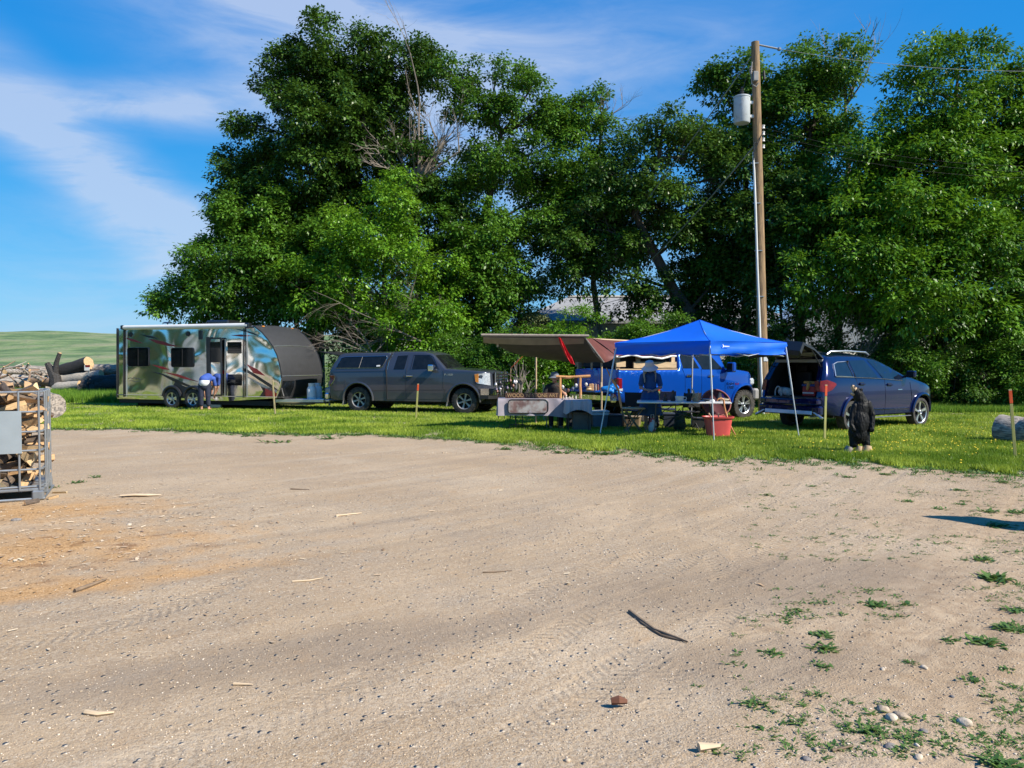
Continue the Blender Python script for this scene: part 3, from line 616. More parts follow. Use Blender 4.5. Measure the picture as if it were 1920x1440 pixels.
tree('elm_tree', 'rounded tall tree between the utility pole and the bare upright twigs', 'tree', 1500, 33,
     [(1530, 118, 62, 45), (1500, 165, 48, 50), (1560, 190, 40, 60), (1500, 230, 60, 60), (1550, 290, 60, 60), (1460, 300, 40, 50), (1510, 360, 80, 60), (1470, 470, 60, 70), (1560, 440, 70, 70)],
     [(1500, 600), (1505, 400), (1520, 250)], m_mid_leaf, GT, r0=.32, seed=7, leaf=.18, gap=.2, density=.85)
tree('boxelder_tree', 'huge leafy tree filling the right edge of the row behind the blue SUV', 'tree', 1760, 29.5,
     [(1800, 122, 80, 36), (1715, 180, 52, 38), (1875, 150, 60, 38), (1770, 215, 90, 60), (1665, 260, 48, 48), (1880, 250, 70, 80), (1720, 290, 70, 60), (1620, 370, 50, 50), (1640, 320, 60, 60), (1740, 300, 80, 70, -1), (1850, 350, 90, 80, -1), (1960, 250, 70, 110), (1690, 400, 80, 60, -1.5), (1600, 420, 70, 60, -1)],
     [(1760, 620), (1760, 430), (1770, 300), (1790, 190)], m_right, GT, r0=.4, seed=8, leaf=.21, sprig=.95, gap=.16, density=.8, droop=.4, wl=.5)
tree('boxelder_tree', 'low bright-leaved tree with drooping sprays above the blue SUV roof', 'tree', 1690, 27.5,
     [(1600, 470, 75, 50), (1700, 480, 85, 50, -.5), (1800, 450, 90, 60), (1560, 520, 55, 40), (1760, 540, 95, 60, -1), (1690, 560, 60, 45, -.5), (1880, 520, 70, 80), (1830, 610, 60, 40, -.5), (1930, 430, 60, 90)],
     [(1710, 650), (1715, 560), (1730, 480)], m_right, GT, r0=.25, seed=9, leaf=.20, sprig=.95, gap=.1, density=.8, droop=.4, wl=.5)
UT = 'younger trees filling the row under the tall crowns'
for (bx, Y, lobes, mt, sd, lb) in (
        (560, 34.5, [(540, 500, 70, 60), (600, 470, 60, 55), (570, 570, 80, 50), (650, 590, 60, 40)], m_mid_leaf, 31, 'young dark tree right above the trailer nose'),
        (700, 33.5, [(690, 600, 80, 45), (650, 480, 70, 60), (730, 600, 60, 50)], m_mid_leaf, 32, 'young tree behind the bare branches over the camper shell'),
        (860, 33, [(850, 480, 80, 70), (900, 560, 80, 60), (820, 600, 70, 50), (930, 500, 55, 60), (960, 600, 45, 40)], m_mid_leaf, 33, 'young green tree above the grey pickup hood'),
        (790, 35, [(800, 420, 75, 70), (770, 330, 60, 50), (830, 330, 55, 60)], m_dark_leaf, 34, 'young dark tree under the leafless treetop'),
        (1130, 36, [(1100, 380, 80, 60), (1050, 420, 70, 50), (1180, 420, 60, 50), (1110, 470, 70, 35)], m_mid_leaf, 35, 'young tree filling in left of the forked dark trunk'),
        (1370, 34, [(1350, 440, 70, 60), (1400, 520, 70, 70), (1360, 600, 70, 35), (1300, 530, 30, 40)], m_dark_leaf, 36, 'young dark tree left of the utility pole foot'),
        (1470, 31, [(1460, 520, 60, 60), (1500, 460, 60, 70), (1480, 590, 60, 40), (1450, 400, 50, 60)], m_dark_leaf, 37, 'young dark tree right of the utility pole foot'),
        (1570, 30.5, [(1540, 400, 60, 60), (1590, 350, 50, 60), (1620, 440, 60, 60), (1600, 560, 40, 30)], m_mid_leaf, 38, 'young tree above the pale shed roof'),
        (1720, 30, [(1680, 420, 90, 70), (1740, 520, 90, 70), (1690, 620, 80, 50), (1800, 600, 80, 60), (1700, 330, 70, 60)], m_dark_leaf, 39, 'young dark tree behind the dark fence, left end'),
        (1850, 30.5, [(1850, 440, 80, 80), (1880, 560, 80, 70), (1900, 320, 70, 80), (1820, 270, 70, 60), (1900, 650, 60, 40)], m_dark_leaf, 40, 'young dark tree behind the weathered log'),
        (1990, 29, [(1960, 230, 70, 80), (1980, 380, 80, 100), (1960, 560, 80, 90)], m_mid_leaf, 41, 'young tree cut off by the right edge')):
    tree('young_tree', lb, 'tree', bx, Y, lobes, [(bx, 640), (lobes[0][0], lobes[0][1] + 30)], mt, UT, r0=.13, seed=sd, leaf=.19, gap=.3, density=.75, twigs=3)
# shrubs: hedge behind the vehicles
def shrub(label, px, py, rx, ry, Y, mats, seed, grp='shrubs of the hedge behind the vehicles', stems=5, **kw):
    base = Vector(((px - 960) / F * Y, Y, 0)); root = empty('shrub', base, 0, label, 'shrub', grp)
    top = W(px, py - ry, Y).z; k = Y / F; L = []
    for j in range(4):
        a = random.uniform(-.5, .5); L.append(((base.x + a * rx * k, Y + random.uniform(-.4, .4), top * random.uniform(.32, .62)), (rx * k * random.uniform(.55, .8), 1.0, top * random.uniform(.32, .42))))
    Cc, LBl = crown('foliage', root, L, mats, seed=seed, **kw); root.children[-1].location = -base
    s = MB()
    for j in rng.choice(len(Cc), min(stems * 3, len(Cc)), replace=False):
        e = Vector(Cc[j]) - base; s.tube(bend((random.uniform(-.3, .3), random.uniform(-.2, .2), -.05), e, 4, .02, .08), [.03, .024, .018, .013, .008], 5)
    s.build('stems', m_bark, root)
hk = dict(leaf=.12, sprig=.45, nleaf=30, density=1.05, gap=.2, droop=.15, spread=.13, wl=.62)
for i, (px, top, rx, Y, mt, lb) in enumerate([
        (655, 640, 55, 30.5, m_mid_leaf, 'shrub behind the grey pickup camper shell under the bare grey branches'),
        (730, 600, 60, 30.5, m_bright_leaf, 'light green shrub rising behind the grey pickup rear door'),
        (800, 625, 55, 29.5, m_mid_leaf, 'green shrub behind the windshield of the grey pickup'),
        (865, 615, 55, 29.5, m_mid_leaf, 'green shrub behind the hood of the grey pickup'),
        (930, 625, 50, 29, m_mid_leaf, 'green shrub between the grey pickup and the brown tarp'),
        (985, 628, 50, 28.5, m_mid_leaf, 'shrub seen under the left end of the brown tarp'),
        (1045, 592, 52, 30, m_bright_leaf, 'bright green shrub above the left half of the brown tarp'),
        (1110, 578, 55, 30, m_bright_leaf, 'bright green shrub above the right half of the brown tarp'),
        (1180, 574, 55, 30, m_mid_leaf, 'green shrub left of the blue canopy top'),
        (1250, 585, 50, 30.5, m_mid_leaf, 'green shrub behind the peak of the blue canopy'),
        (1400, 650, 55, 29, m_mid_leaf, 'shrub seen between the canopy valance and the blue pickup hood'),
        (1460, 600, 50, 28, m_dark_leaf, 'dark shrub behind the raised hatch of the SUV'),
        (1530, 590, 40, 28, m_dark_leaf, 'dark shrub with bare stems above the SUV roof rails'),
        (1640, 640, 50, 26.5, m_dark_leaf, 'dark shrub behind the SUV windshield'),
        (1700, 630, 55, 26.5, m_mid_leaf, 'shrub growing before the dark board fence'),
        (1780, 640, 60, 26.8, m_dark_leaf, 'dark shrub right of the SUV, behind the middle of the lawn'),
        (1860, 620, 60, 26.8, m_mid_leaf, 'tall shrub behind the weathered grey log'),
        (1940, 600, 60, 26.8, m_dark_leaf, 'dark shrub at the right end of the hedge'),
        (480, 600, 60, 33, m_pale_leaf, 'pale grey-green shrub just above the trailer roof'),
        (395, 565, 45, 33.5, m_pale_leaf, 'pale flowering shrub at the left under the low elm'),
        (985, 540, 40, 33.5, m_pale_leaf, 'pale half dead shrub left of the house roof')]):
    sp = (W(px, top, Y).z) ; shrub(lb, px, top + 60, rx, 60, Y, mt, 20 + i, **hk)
# dead and bare wood
def fan(mb, p, d, L, r, depth, spread=.5, bias=(0, 0, .1)):
    k = 4; pts = [p]; q = Vector(p); dv = Vector(d).normalized()
    for i in range(k):
        dv = (dv + Vector([random.gauss(0, .09) for _ in range(3)]) + Vector(bias) * .3).normalized(); q = q + dv * L / k; pts.append(q.copy())
    mb.tube(pts, [r * (1 - .5 * i / k) for i in range(k + 1)], 5 if r > .02 else 3, cap=False)
    if depth == 0: return
    for i in range(random.randint(2, 4)):
        s = pts[random.choice((1, 2, 3, 4))]; nd = (dv + Vector([random.gauss(0, spread) for _ in range(3)])).normalized()
        fan(mb, s, nd, L * random.uniform(.45, .8), r * .5, depth - 1, spread, bias)
def bare(name, label, px, py, Y, targets, L, r, depth, cat='dead tree', spread=.42, bias=(0, 0, .15), base=None):
    b = base or W(px, py, Y); root = empty(name, b, 0, label, cat); mb = MB()
    for (tx, ty) in targets:
        e = W(tx, ty, Y + random.uniform(-.5, .5)) - b; fan(mb, Vector((0, 0, 0)), e, e.length * .62, r, depth, spread, bias)
    mb.build('branches', m_twig, root)
    if name == 'dead_tree':
        t = MB(); g = Vector((b.x, Y + 1.0, 0)) - b; t.tube(bend(g, (0, 0, 0), 5, 0, .02), [.16, .15, .13, .11, .1, r * 1.1], 7); t.build('trunk', m_twig, root)
    return root
bare('dead_tree', 'leafless grey-brown dead treetop between the two tallest crowns', 780, 345, 34.2, [(800, 110), (760, 200), (840, 180), (880, 200), (720, 250), (850, 250), (905, 240), (700, 300), (815, 60 + 90)], 3, .07, 4)
bare('dead_tree', 'bare upright twigs sticking out right of the rounded tall tree', 1585, 200, 33.5, [(1610, 60), (1650, 65), (1640, 110), (1590, 100), (1625, 90)], 3, .05, 3, spread=.28)
bare('dead_tree', 'thin bare twigs on top of the airy tree left of the sky gap', 1130, 230, 35.5, [(1110, 160), (1150, 160), (1185, 180), (1180, 220)], 2, .03, 3)
for (px, py, tg, lb) in ((790, 640, [(640, 585), (560, 570), (700, 600), (660, 640)], 'grey fallen branches above the trailer nose'), (700, 665, [(600, 590), (640, 560), (575, 620), (760, 590)], 'tangle of bare grey branches above the camper shell'), (800, 600, [(760, 540), (730, 560), (830, 550)], 'bare brown brushwood above the grey pickup roof')):
    bare('dead_branch', lb, px, py, 29.3, tg, 3, .022, 4, 'dead branch', .45, (0, 0, -.05), base=Vector((W(px, py, 29.3).x, 29.3, W(px, py, 29.3).z)))
bare('bare_sapling', 'thin pale leafless trunk under the brown tarp, left of the red flag', 975, 800, 25, [(985, 690), (1000, 700), (978, 670)], 3, .05, 2, 'sapling', .3, base=G(975, 772, 0))
bare('bare_sapling', 'bare brown brush stems behind the SUV roof', 1620, 700, 27, [(1600, 620), (1630, 600), (1580, 610), (1660, 620)], 3, .03, 3, 'sapling', .25, base=Vector((W(1610, 700, 27).x, 27, .3)))
for i, (X, Y, rx, h, mt) in enumerate(((-46, 18, 4, 3.4, m_mid_leaf), (-49, 8, 4.0, 4.4, m_dark_leaf), (-50, -4, 4, 3.6, m_mid_leaf), (-40, -14, 4, 3.6, m_mid_leaf), (-24, -28, 5, 9, m_dark_leaf), (-14, -32, 5.5, 9, m_mid_leaf), (-3, -34, 5.5, 10, m_dark_leaf))):   # stand-in trees, added out of view to fill reflections in trailer and pickup
    root = empty('elm_tree', (X, Y, 0), 0, ['green yard tree nearest the log pile, outside the picture on the left', 'dark tallest tree of the row outside the picture on the left', 'green tree south of the tallest one outside the picture', 'green tree nearest the red barn outside the picture', 'dark tree left of centre behind the camera', 'broad green tree behind the camera', 'dark tall tree right behind the camera'][i], 'tree', 'trees west of the lot')
    Lb = [((X + random.uniform(-.5, .5) * rx, Y + random.uniform(-.5, .5) * rx, h * random.uniform(.4, .8)), (rx * .6, rx * .6, h * .25)) for _ in range(6)]
    C_, L_ = crown('crown', root, Lb, mt, leaf=.5, density=.22, sprig=1.4, nleaf=18, spread=.5, seed=70 + i); root.children[-1].location = (-X, -Y, 0)
    skeleton(root, (X, Y, 0), [(X, Y, h * .35), (X, Y, h * .6)], Lb, C_, L_, .3, m_bark, 2, (X, Y, 0))

root = empty('barn', (-62, 16, 0), R(60), 'small red barn with grey roof west of the lot, outside the picture', 'barn')  # unseen stand-in, added to put some red into the trailer's reflection
q = MB(); q.prism([(-2.5, 0), (2.5, 0), (2.5, 2.6), (0, 4.0), (-2.5, 2.6)], -3, 3); q.build('wall', mat('barn_red', (.35, .04, .03), .8, stretch=(6, 6, .6), scale=4, var=.25), root, 0)
for sg in (-1, 1): q = MB(); q.prism([(0, 4.2), (0, 4.05), (sg * 2.9, 2.42), (sg * 2.9, 2.57)], -3.3, 3.3); q.build('roof', mat('barn_roof', (.4, .4, .42), .5), root, 0)
q = MB(); q.box((0, -3.03, 1.1), (1.6, .08, 2.2)); q.build('door', M['white_paint'], root, 0)

root = empty('cargo_trailer', (-29, 15, 0), R(55), 'white box cargo trailer parked west of the lot, outside the picture', 'trailer')  # unseen box added so the polished trailer side mirrors something white
q = MB(); q.box((0, 0, 1.45), (4.6, 2.1, 2.0), bev=.06); q.build('body', M['white_paint'], root)
for sx in (-.4, .4):
    for sy in (-1.08, 1.08): q = MB(); q.lathe([(0, -.1), (.32, -.1), (.34, 0), (.32, .1), (0, .1)], (0, 0, 0), 'Y', 20); w_ = q.build('wheel', M['rubber'], root); w_.location = (sx, sy, .33)
q = MB(); q.box((0, 0, .38), (4.6, 1.5, .12)); q.tube([(2.2, 0, .4), (3.4, 0, .42)], .05, 6); q.build('chassis', M['dark'], root)
q = MB(); q.box((-2.31, 0, 1.45), (.03, 1.8, 1.8), bev=.01); q.build('door', M['alloy'], root)
# ------------------------------------------------------------------ vehicles
def tracer(loc, rz, yp):
    """returns f(px, py) -> (x, z) on the vehicle's near side plane y = yp (local frame)"""
    h = Vector((math.cos(rz), math.sin(rz), 0)); nrm = Vector((-math.sin(rz), math.cos(rz), 0)); o = Vector(loc) + nrm * yp; c = Vector((0, 0, CH))
    def f(px, py):
        d = ray(px, py); k = (o - c).dot(nrm) / d.dot(nrm); p = c + d * k
        return ((p - Vector(loc)).dot(h), p.z)
    return f
def zoomer(f, x0, y0, s): return lambda u, v: f(x0 + u / s, y0 + v / s)
def densify(pts, step, closed=False):
    o = []; n = len(pts)
    for i in range(n if closed else n - 1):
        a, b = pts[i], pts[(i + 1) % n]; L = math.hypot(b[0] - a[0], b[1] - a[1]); k = max(1, int(math.ceil(L / step)))
        for j in range(k): o.append((a[0] + (b[0] - a[0]) * j / k, a[1] + (b[1] - a[1]) * j / k))
    if not closed: o.append(tuple(pts[-1]))
    return o
def smooth_chain(pts, it=1, keep=()):
    for _ in range(it):
        o = [pts[0]]
        for i in range(len(pts) - 1):
            a, b = pts[i], pts[i + 1]; o += [(a[0] * .75 + b[0] * .25, a[1] * .75 + b[1] * .25), (a[0] * .25 + b[0] * .75, a[1] * .25 + b[1] * .75)]
        o.append(pts[-1]); pts = o
    return pts
def arch(cx, cz, r, z0, n=14, front=True):
    """wheel opening, from the front foot over the top to the rear foot"""
    a0 = math.asin(max(-1, min(1, (z0 - cz) / r))); return [(cx + r * math.cos(a0 + (PI - 2 * a0) * i / n), cz + r * math.sin(a0 + (PI - 2 * a0) * i / n)) for i in range(n + 1)]
def segdist(p, chain):
    d = 9e9
    for a, b in zip(chain, chain[1:]):
        dx, dz = b[0] - a[0], b[1] - a[1]; L2 = dx * dx + dz * dz
        t = 0 if L2 == 0 else max(0, min(1, ((p[0] - a[0]) * dx + (p[1] - a[1]) * dz) / L2)); d = min(d, math.hypot(p[0] - a[0] - dx * t, p[1] - a[1] - dz * t))
    return d
def inside(p, poly):
    c = False; n = len(poly); j = n - 1
    for i in range(n):
        if (poly[i][1] > p[1]) != (poly[j][1] > p[1]) and p[0] < (poly[j][0] - poly[i][0]) * (p[1] - poly[i][1]) / (poly[j][1] - poly[i][1]) + poly[i][0]: c = not c
        j = i
    return c
def cdt(poly, step, extra=()):
    pts = list(poly); n = len(pts); xs = [p[0] for p in pts]; zs = [p[1] for p in pts]
    x = min(xs) + step * .5
    while x < max(xs):
        z = min(zs) + step * .5
        while z < max(zs):
            if inside((x, z), poly) and segdist((x, z), list(poly) + [poly[0]]) > step * .35: pts.append((x, z))
            z += step
        x += step
    pts += [e for e in extra if inside(e, poly)]
    r = delaunay_2d_cdt([Vector(p) for p in pts], [(i, (i + 1) % n) for i in range(n)], [], 1, 1e-5)
    return [tuple(v) for v in r[0]], [tuple(f) for f in r[2]]
class Body:
    """side skins + the sheet across (tail, roof, windshield, hood, nose) from one traced outline"""
    def __init__(s, top, bottom, hw, r=.06, crown=.05):
        s.top = densify(top, .09); s.bot = bottom; s.hw = hw; s.r = r; s.crown = crown
    def y(s, x, z):
        d = segdist((x, z), s.top); y = s.hw(x, z)
        if d < s.r: y -= s.r * (1 - math.sqrt(max(0, 1 - (1 - d / s.r) ** 2)))
        return y
    def nrm(s, i):
        a, b = s.top[max(0, i - 1)], s.top[min(len(s.top) - 1, i + 1)]; dx, dz = b[0] - a[0], b[1] - a[1]; L = math.hypot(dx, dz) or 1
        return (-dz / L, dx / L)
    def cross(s, i, t, off=0):
        (x, z), (nx, nz) = s.top[i], s.nrm(i); k = (s.crown(x, z) if callable(s.crown) else s.crown) * (1 - t * t) + off
        return (x + nx * k, t * s.y(x, z), z + nz * k)
    def build(s, name, parent, mats, matf=None, skip=None, step=.16, arches=()):
        mb = MB(); poly = s.top + s.bot[::-1]
        poly2 = [p for i, p in enumerate(poly) if i == 0 or math.hypot(p[0] - poly[i - 1][0], p[1] - poly[i - 1][1]) > 1e-4]
        ex = []
        for i in range(1, len(s.top) - 1):
            nx, nz = s.nrm(i)
            for d in (.25, .65, 1.15): ex.append((s.top[i][0] - nx * s.r * d, s.top[i][1] - nz * s.r * d))
        v, f = cdt(poly2, step, ex)
        for sg in (-1, 1):
            mb.add([(x, sg * s.y(x, z), z) for x, z in v], [q if sg < 0 else q[::-1] for q in f], 0)
        T = [-1, -.93, -.8, -.6, -.3, 0, .3, .6, .8, .93, 1]; n = len(s.top)
        vs = [s.cross(i, t) for i in range(n) for t in T]; fs = []; ms = []
        for i in range(n - 1):
            mid = ((s.top[i][0] + s.top[i + 1][0]) / 2, (s.top[i][1] + s.top[i + 1][1]) / 2)
            if skip and skip(*mid): continue
            for j in range(len(T) - 1): fs.append((i * len(T) + j, i * len(T) + j + 1, (i + 1) * len(T) + j + 1, (i + 1) * len(T) + j)); ms.append(matf(*mid) if matf else 0)
        b = len(mb.v); mb.v += vs; mb.f += [tuple(q + b for q in fc) for fc in fs]; mb.m += ms
        return mb.build(name, mats, parent, smooth=40, weld=True)
    def panel(s, name, poly, m, parent, off=.006, sides=(-1,), step=.2, thick=.012, smooth=30):
        """thin plate lying on the side skin, offset outwards; one object per side"""
        if len(sides) > 1: return [s.panel(name, poly, m, parent, off, (q,), step, thick, smooth) for q in sides][0]
        mb = MB(); poly = densify(poly, .12, True); v, f = cdt(poly, step); n = len(poly)
        for sg in sides:
            o = [(x, sg * (s.y(x, z) + off), z) for x, z in v]; i_ = [(x, sg * (s.y(x, z) + off - thick), z) for x, z in v]
            mb.add(o, f); k = len(v)
            vb = [(x, sg * (s.y(x, z) + off), z) for x, z in poly] + [(x, sg * (s.y(x, z) + off - thick), z) for x, z in poly]
            mb.add(vb, [(i, (i + 1) % n, (i + 1) % n + n, i + n) for i in range(n)])
        return mb.build(name, m, parent, smooth)
    def strip(s, name, pts, w, m, parent, off=.004, sides=(-1,), r=None, closed=False):
        """thin bead following a line on the side skin; one object per side"""
        if len(sides) > 1: return [s.strip(name, pts, w, m, parent, off, (q,), r, closed) for q in sides][0]
        mb = MB(); pts = densify(pts, .1, closed)
        if closed: pts.append(pts[0])
        for sg in sides: mb.tube([(x, sg * (s.y(x, z) + off), z) for x, z in pts], w / 2, 5, flat=.5)
        return mb.build(name, m, parent)
    def across(s, name, i0, i1, t0, t1, m, parent, off=.008):
        """plate on the cross sheet between outline samples"""
        mb = MB(); T = [t0 + (t1 - t0) * k / 8 for k in range(9)]; vs = [s.cross(i, t, off) for i in range(i0, i1 + 1) for t in T]
        mb.add(vs, [(i * 9 + j, i * 9 + j + 1, (i + 1) * 9 + j + 1, (i + 1) * 9 + j) for i in range(i1 - i0) for j in range(8)])
        return mb.build(name, m, parent)
    def near(s, x, z): return min(range(len(s.top)), key=lambda i: math.hypot(s.top[i][0] - x, s.top[i][1] - z))
def wheel(parent, x, y, R_, rr, w, n, rim_m, tread=True, face=None, style='six'):
    """a wheel: hub + tyre + rim; y sign tells the outer side"""
    sg = -1 if y < 0 else 1; yc = y - sg * w / 2
    hb = MB(); hb.lathe([(0, 0), (rr * .16, 0), (rr * .17, .02)], (0, 0, 0), 'Y', 12); hb.v = [(a, sg * (w * .40 + b), c) for a, b, c in hb.v]; 
    hub = hb.build('wheel', rim_m, parent); hub.location = (x, yc, R_ - .025)
    t = MB(); k = w / 2
    t.lathe([(rr, -k * .8), (rr * 1.05, -k * .95), (R_ * .86, -k), (R_ * .965, -k * .92), (R_ * .985, -k * .7), (R_ * .985, k * .7), (R_ * .965, k * .92), (R_ * .86, k), (rr * 1.05, k * .95), (rr, k * .8)], n=40, axis='Y')
    if tread:
        for i in range(30):
            a = 2 * PI * i / 30
            for yy, da in ((-k * .62, 0), (k * .62, .1), (0, .05)):
                c = Vector(((R_ * .99) * math.cos(a + da), yy, (R_ * .99) * math.sin(a + da))); t.box(c, (R_ * .035, k * (.62 if yy else .4), R_ * .12), Matrix.Rotation(-(a + da), 3, 'Y'))
            c = Vector(((R_ * .955) * math.cos(a), sg * k * .97, (R_ * .955) * math.sin(a))); t.box(c, (R_ * .07, k * .12, R_ * .09), Matrix.Rotation(-a, 3, 'Y'))
    t.build('tyre', M['rubber'], hub)
    r = MB(); r.lathe([(rr * .99, -sg * k * .8), (rr * .93, sg * 0), (rr * .95, sg * k * .75), (rr * 1.02, sg * k * .84), (rr * 1.03, sg * k * .8)], n=36, axis='Y', mi=0)
    r.lathe([(0, sg * k * .1), (rr * .93, sg * k * .1)], n=24, axis='Y', mi=1)
    ns = {'six': 6, 'five': 5, 'ten': 5, 'eight': 6}[style]
    for i in range(ns):
        a = 2 * PI * i / ns + .3
        for da in ((-.16, .16) if style in ('ten',) else (0,)):
            c0, c1 = rr * .12, rr * .97; wd = rr * (.17 if style == 'ten' else .34 if style == 'eight' else .27)
            p = []
            for (q, ww, yy) in ((c0, wd * .8, .62), (rr * .45, wd * .62, .6), (c1, wd * 1.05, .72)):
                for s2 in (-1, 1): p.append((q * math.cos(a + da) - s2 * ww / 2 * math.sin(a + da), sg * k * yy, q * math.sin(a + da) + s2 * ww / 2 * math.cos(a + da)))
            q = [(u, v - sg * k * .3, z) for u, v, z in p]
            r.add(p + q, [(0, 1, 3, 2), (2, 3, 5, 4), (0, 2, 8, 6), (2, 4, 10, 8), (1, 7, 9, 3), (3, 9, 11, 5)], 0)
    r.lathe([(0, sg * k * .68), (rr * .2, sg * k * .66), (rr * .24, sg * k * .5)], n=16, axis='Y', mi=0)
    r.build('rim', [rim_m, M['dark']], hub)
    return hub
def well(mb, cx, cz, r, z0, yo, yi, m=None):
    a = arch(cx, cz, r - .004, z0); n = len(a)
    for sg in (-1, 1):
        vs = [(x, sg * yo, z) for x, z in a] + [(x, sg * yi, z) for x, z in a]; mb.add(vs, [(i, i + 1, i + 1 + n, i + n) for i in range(n - 1)] + [tuple(range(n, 2 * n))])
def mirror(parent, x, y, z, m, size=(.12, .24, .2), sg=-1):
    mb = MB(); mb.box((x, sg * (y + .17), z), size, bev=.035, mi=0); mb.box((x - size[0] / 2 - .002, sg * (y + .17), z), (.01, size[1] * .82, size[2] * .8), mi=2); mb.tube([(x + .03, sg * (y - .03), z - size[2] * .4), (x, sg * (y + .1), z - size[2] * .15)], .035, 6, mi=1)
    return mb.build('side_mirror', [m, M['black_plastic'], M['glass']], parent)
def handle(bd, x, z, m, parent, L=.2):
    mb = MB()
    y = bd.y(x, z); mb.box((x, -(y + .025), z), (L, .03, .04), bev=.012); mb.box((x, -(y + .004), z), (L * .8, .012, .075), mi=1)
    return mb.build('door_handle', [m, M['black_plastic']], parent)
seam_m = M['dark']

# ---- grey pickup with camper shell
def grey_pickup():
    rz = R(-17); cpt = Vector((-5.05, 25.3, 0)); loc = cpt - Matrix.Rotation(rz, 3, 'Z') @ Vector((0, -.93, 0))
    root = empty('pickup_truck', loc, rz, 'dusty dark grey pickup with camper shell, hitched to the silver trailer', 'pickup')
    f = tracer(loc, rz, -.96); Z = zoomer(f, 580, 620, 4.571)
    P = paint('dusty_grey_paint', (.058, .068, .095), .6, .55, (.15, .135, .12), .4, .25)
    WB = 3.62; Rw = .415; ar = .53
    za = Z(420, 590)[0]; zb = Z(1325, 590)[0]; WB = zb - za; x0 = za
    zr = Z(600, 600)[1]
    top = [Z(178, 590), Z(168, 520), Z(164, 420), Z(166, 345), Z(240, 208), Z(280, 194), Z(500, 189), Z(672, 187), Z(676, 200), Z(694, 200), Z(698, 186), Z(760, 178), Z(960, 180), Z(1035, 198), Z(1165, 326), Z(1400, 342), Z(1500, 352), Z(1540, 375), Z(1546, 440), Z(1550, 500), Z(1540, 560), Z(1500, 585)]
    top = top[:4] + top[4:]
    bot = [top[0]] + arch(x0, Rw, ar, zr)[::-1] + [(x0 + 1.1, zr), (x0 + 2.2, zr)] + arch(x0 + WB, Rw, ar, zr)[::-1] + [top[-1]]
    xe0, xe1 = top[2][0], max(p[0] for p in top); belt = Z(700, 345)[1]
    def hw(x, z):
        y = .985 - .02 * abs(z - .85) - .30 * max(0, z - belt) * (1.0 if x < Z(690, 0)[0] else 1.12)
        if x > xe1 - .5: y -= .30 * ((x - xe1 + .5) / .5) ** 2.2
        if x < xe0 + .15: y -= .06 * (1 - (x - xe0) / .15)
        return y
    bd = Body(top, bot, hw, .05, lambda x, z: .05 if z > 1.2 else .035)
    bd.build('body', root, [P])
    # two tone lower flares
    for cx in (x0, x0 + WB):
        a = arch(cx, Rw, ar + .01, zr)
        for sg in (-1, 1): mb = MB(); mb.tube([(x, sg * (bd.y(x, z) + .012), z) for x, z in a], .035, 6); mb.build('fender_flare', P, root)
    ch = MB(); well(ch, x0, Rw, ar, zr, .9, .5); well(ch, x0 + WB, Rw, ar, zr, .9, .5); ch.box((x0 + WB / 2, 0, zr + .03), (WB + 1.6, 1.5, .18)); ch.tube([(x0, -.7, Rw), (x0, .7, Rw)], .07, 8); ch.tube([(x0 + WB, -.7, Rw), (x0 + WB, .7, Rw)], .06, 8); ch.box((x0 + .0, 0, Rw), (.3, .35, .3), bev=.08); ch.box((x0 + 1.5, -.35, .42), (.9, .45, .24), bev=.05)
    ch.build('chassis', M['dark'], root)
    for cx in (x0, x0 + WB):
        for y in (-.96, .96): wheel(root, cx, y, Rw, .245, .28, 20, M['dull_alloy'], style='six')
    for (u0, u1) in ((290, 318), (1180, 1206)):
        a, b = Z(u0 + 10, 520), Z(u0, 650)
        for sg in (-1, 1): mb = MB(); mb.box(((a[0] + b[0]) / 2 - .02, sg * .82, .47), (.03, .26, .5), (0, .1, 0)); mb.build('mud_flap', M['grey_trim'], root)
    # windows
    g = lambda name, uv, m=M['glass'], **k: bd.panel(name, [Z(*p) for p in uv], m, root, sides=(-1, 1), **k)
    g('shell_window', [(225, 322), (262, 232), (300, 224), (650, 216), (655, 235), (622, 312), (600, 320)]); bd.strip('window_frame', [Z(*p) for p in [(225, 322), (262, 232), (300, 224), (650, 216), (655, 235), (622, 312), (600, 320)]], .018, M['chrome'], root, closed=True, off=.012)
    bd.strip('window_divider', [Z(424, 320), Z(442, 222)], .02, M['grey_trim'], root, off=.01)
    g('rear_window', [(722, 330), (742, 216), (828, 210), (812, 330)]); g('front_window', [(880, 330), (890, 212), (1010, 214), (1040, 232), (1100, 325)])
    bd.strip('window_trim', [Z(*p) for p in [(868, 332), (880, 208), (1015, 208), (1050, 226), (1112, 332)]], .02, M['black_plastic'], root)
    for nm, uv in (('door_seam', [(668, 200), (655, 300), (668, 400), (672, 590)]), ('door_seam', [(838, 200), (832, 330), (830, 560), (845, 588)]), ('door_seam', [(1150, 340), (1150, 480), (1165, 520), (1155, 560)]), ('door_seam', [(672, 590), (1155, 585)]), ('bed_seam', [(172, 352), (655, 344)]), ('body_crease', [(180, 515), (300, 512)]), ('body_crease', [(540, 512), (1180, 506)])):
        bd.strip(nm, [Z(*p) for p in uv], .014, seam_m, root, off=.0, sides=(-1, 1))
    bd.strip('cab_gap', [Z(690, 196), Z(662, 260), Z(655, 330), Z(664, 400), Z(668, 585)], .055, seam_m, root, off=.004, sides=(-1, 1)); bd.strip('cab_edge', [Z(702, 196), Z(674, 262), Z(667, 332)], .02, M['chrome'], root, off=.008)
    handle(bd, *Z(862, 388), M['chrome'], root, .22); handle(bd, *Z(815, 392), M['black_plastic'], root, .03)
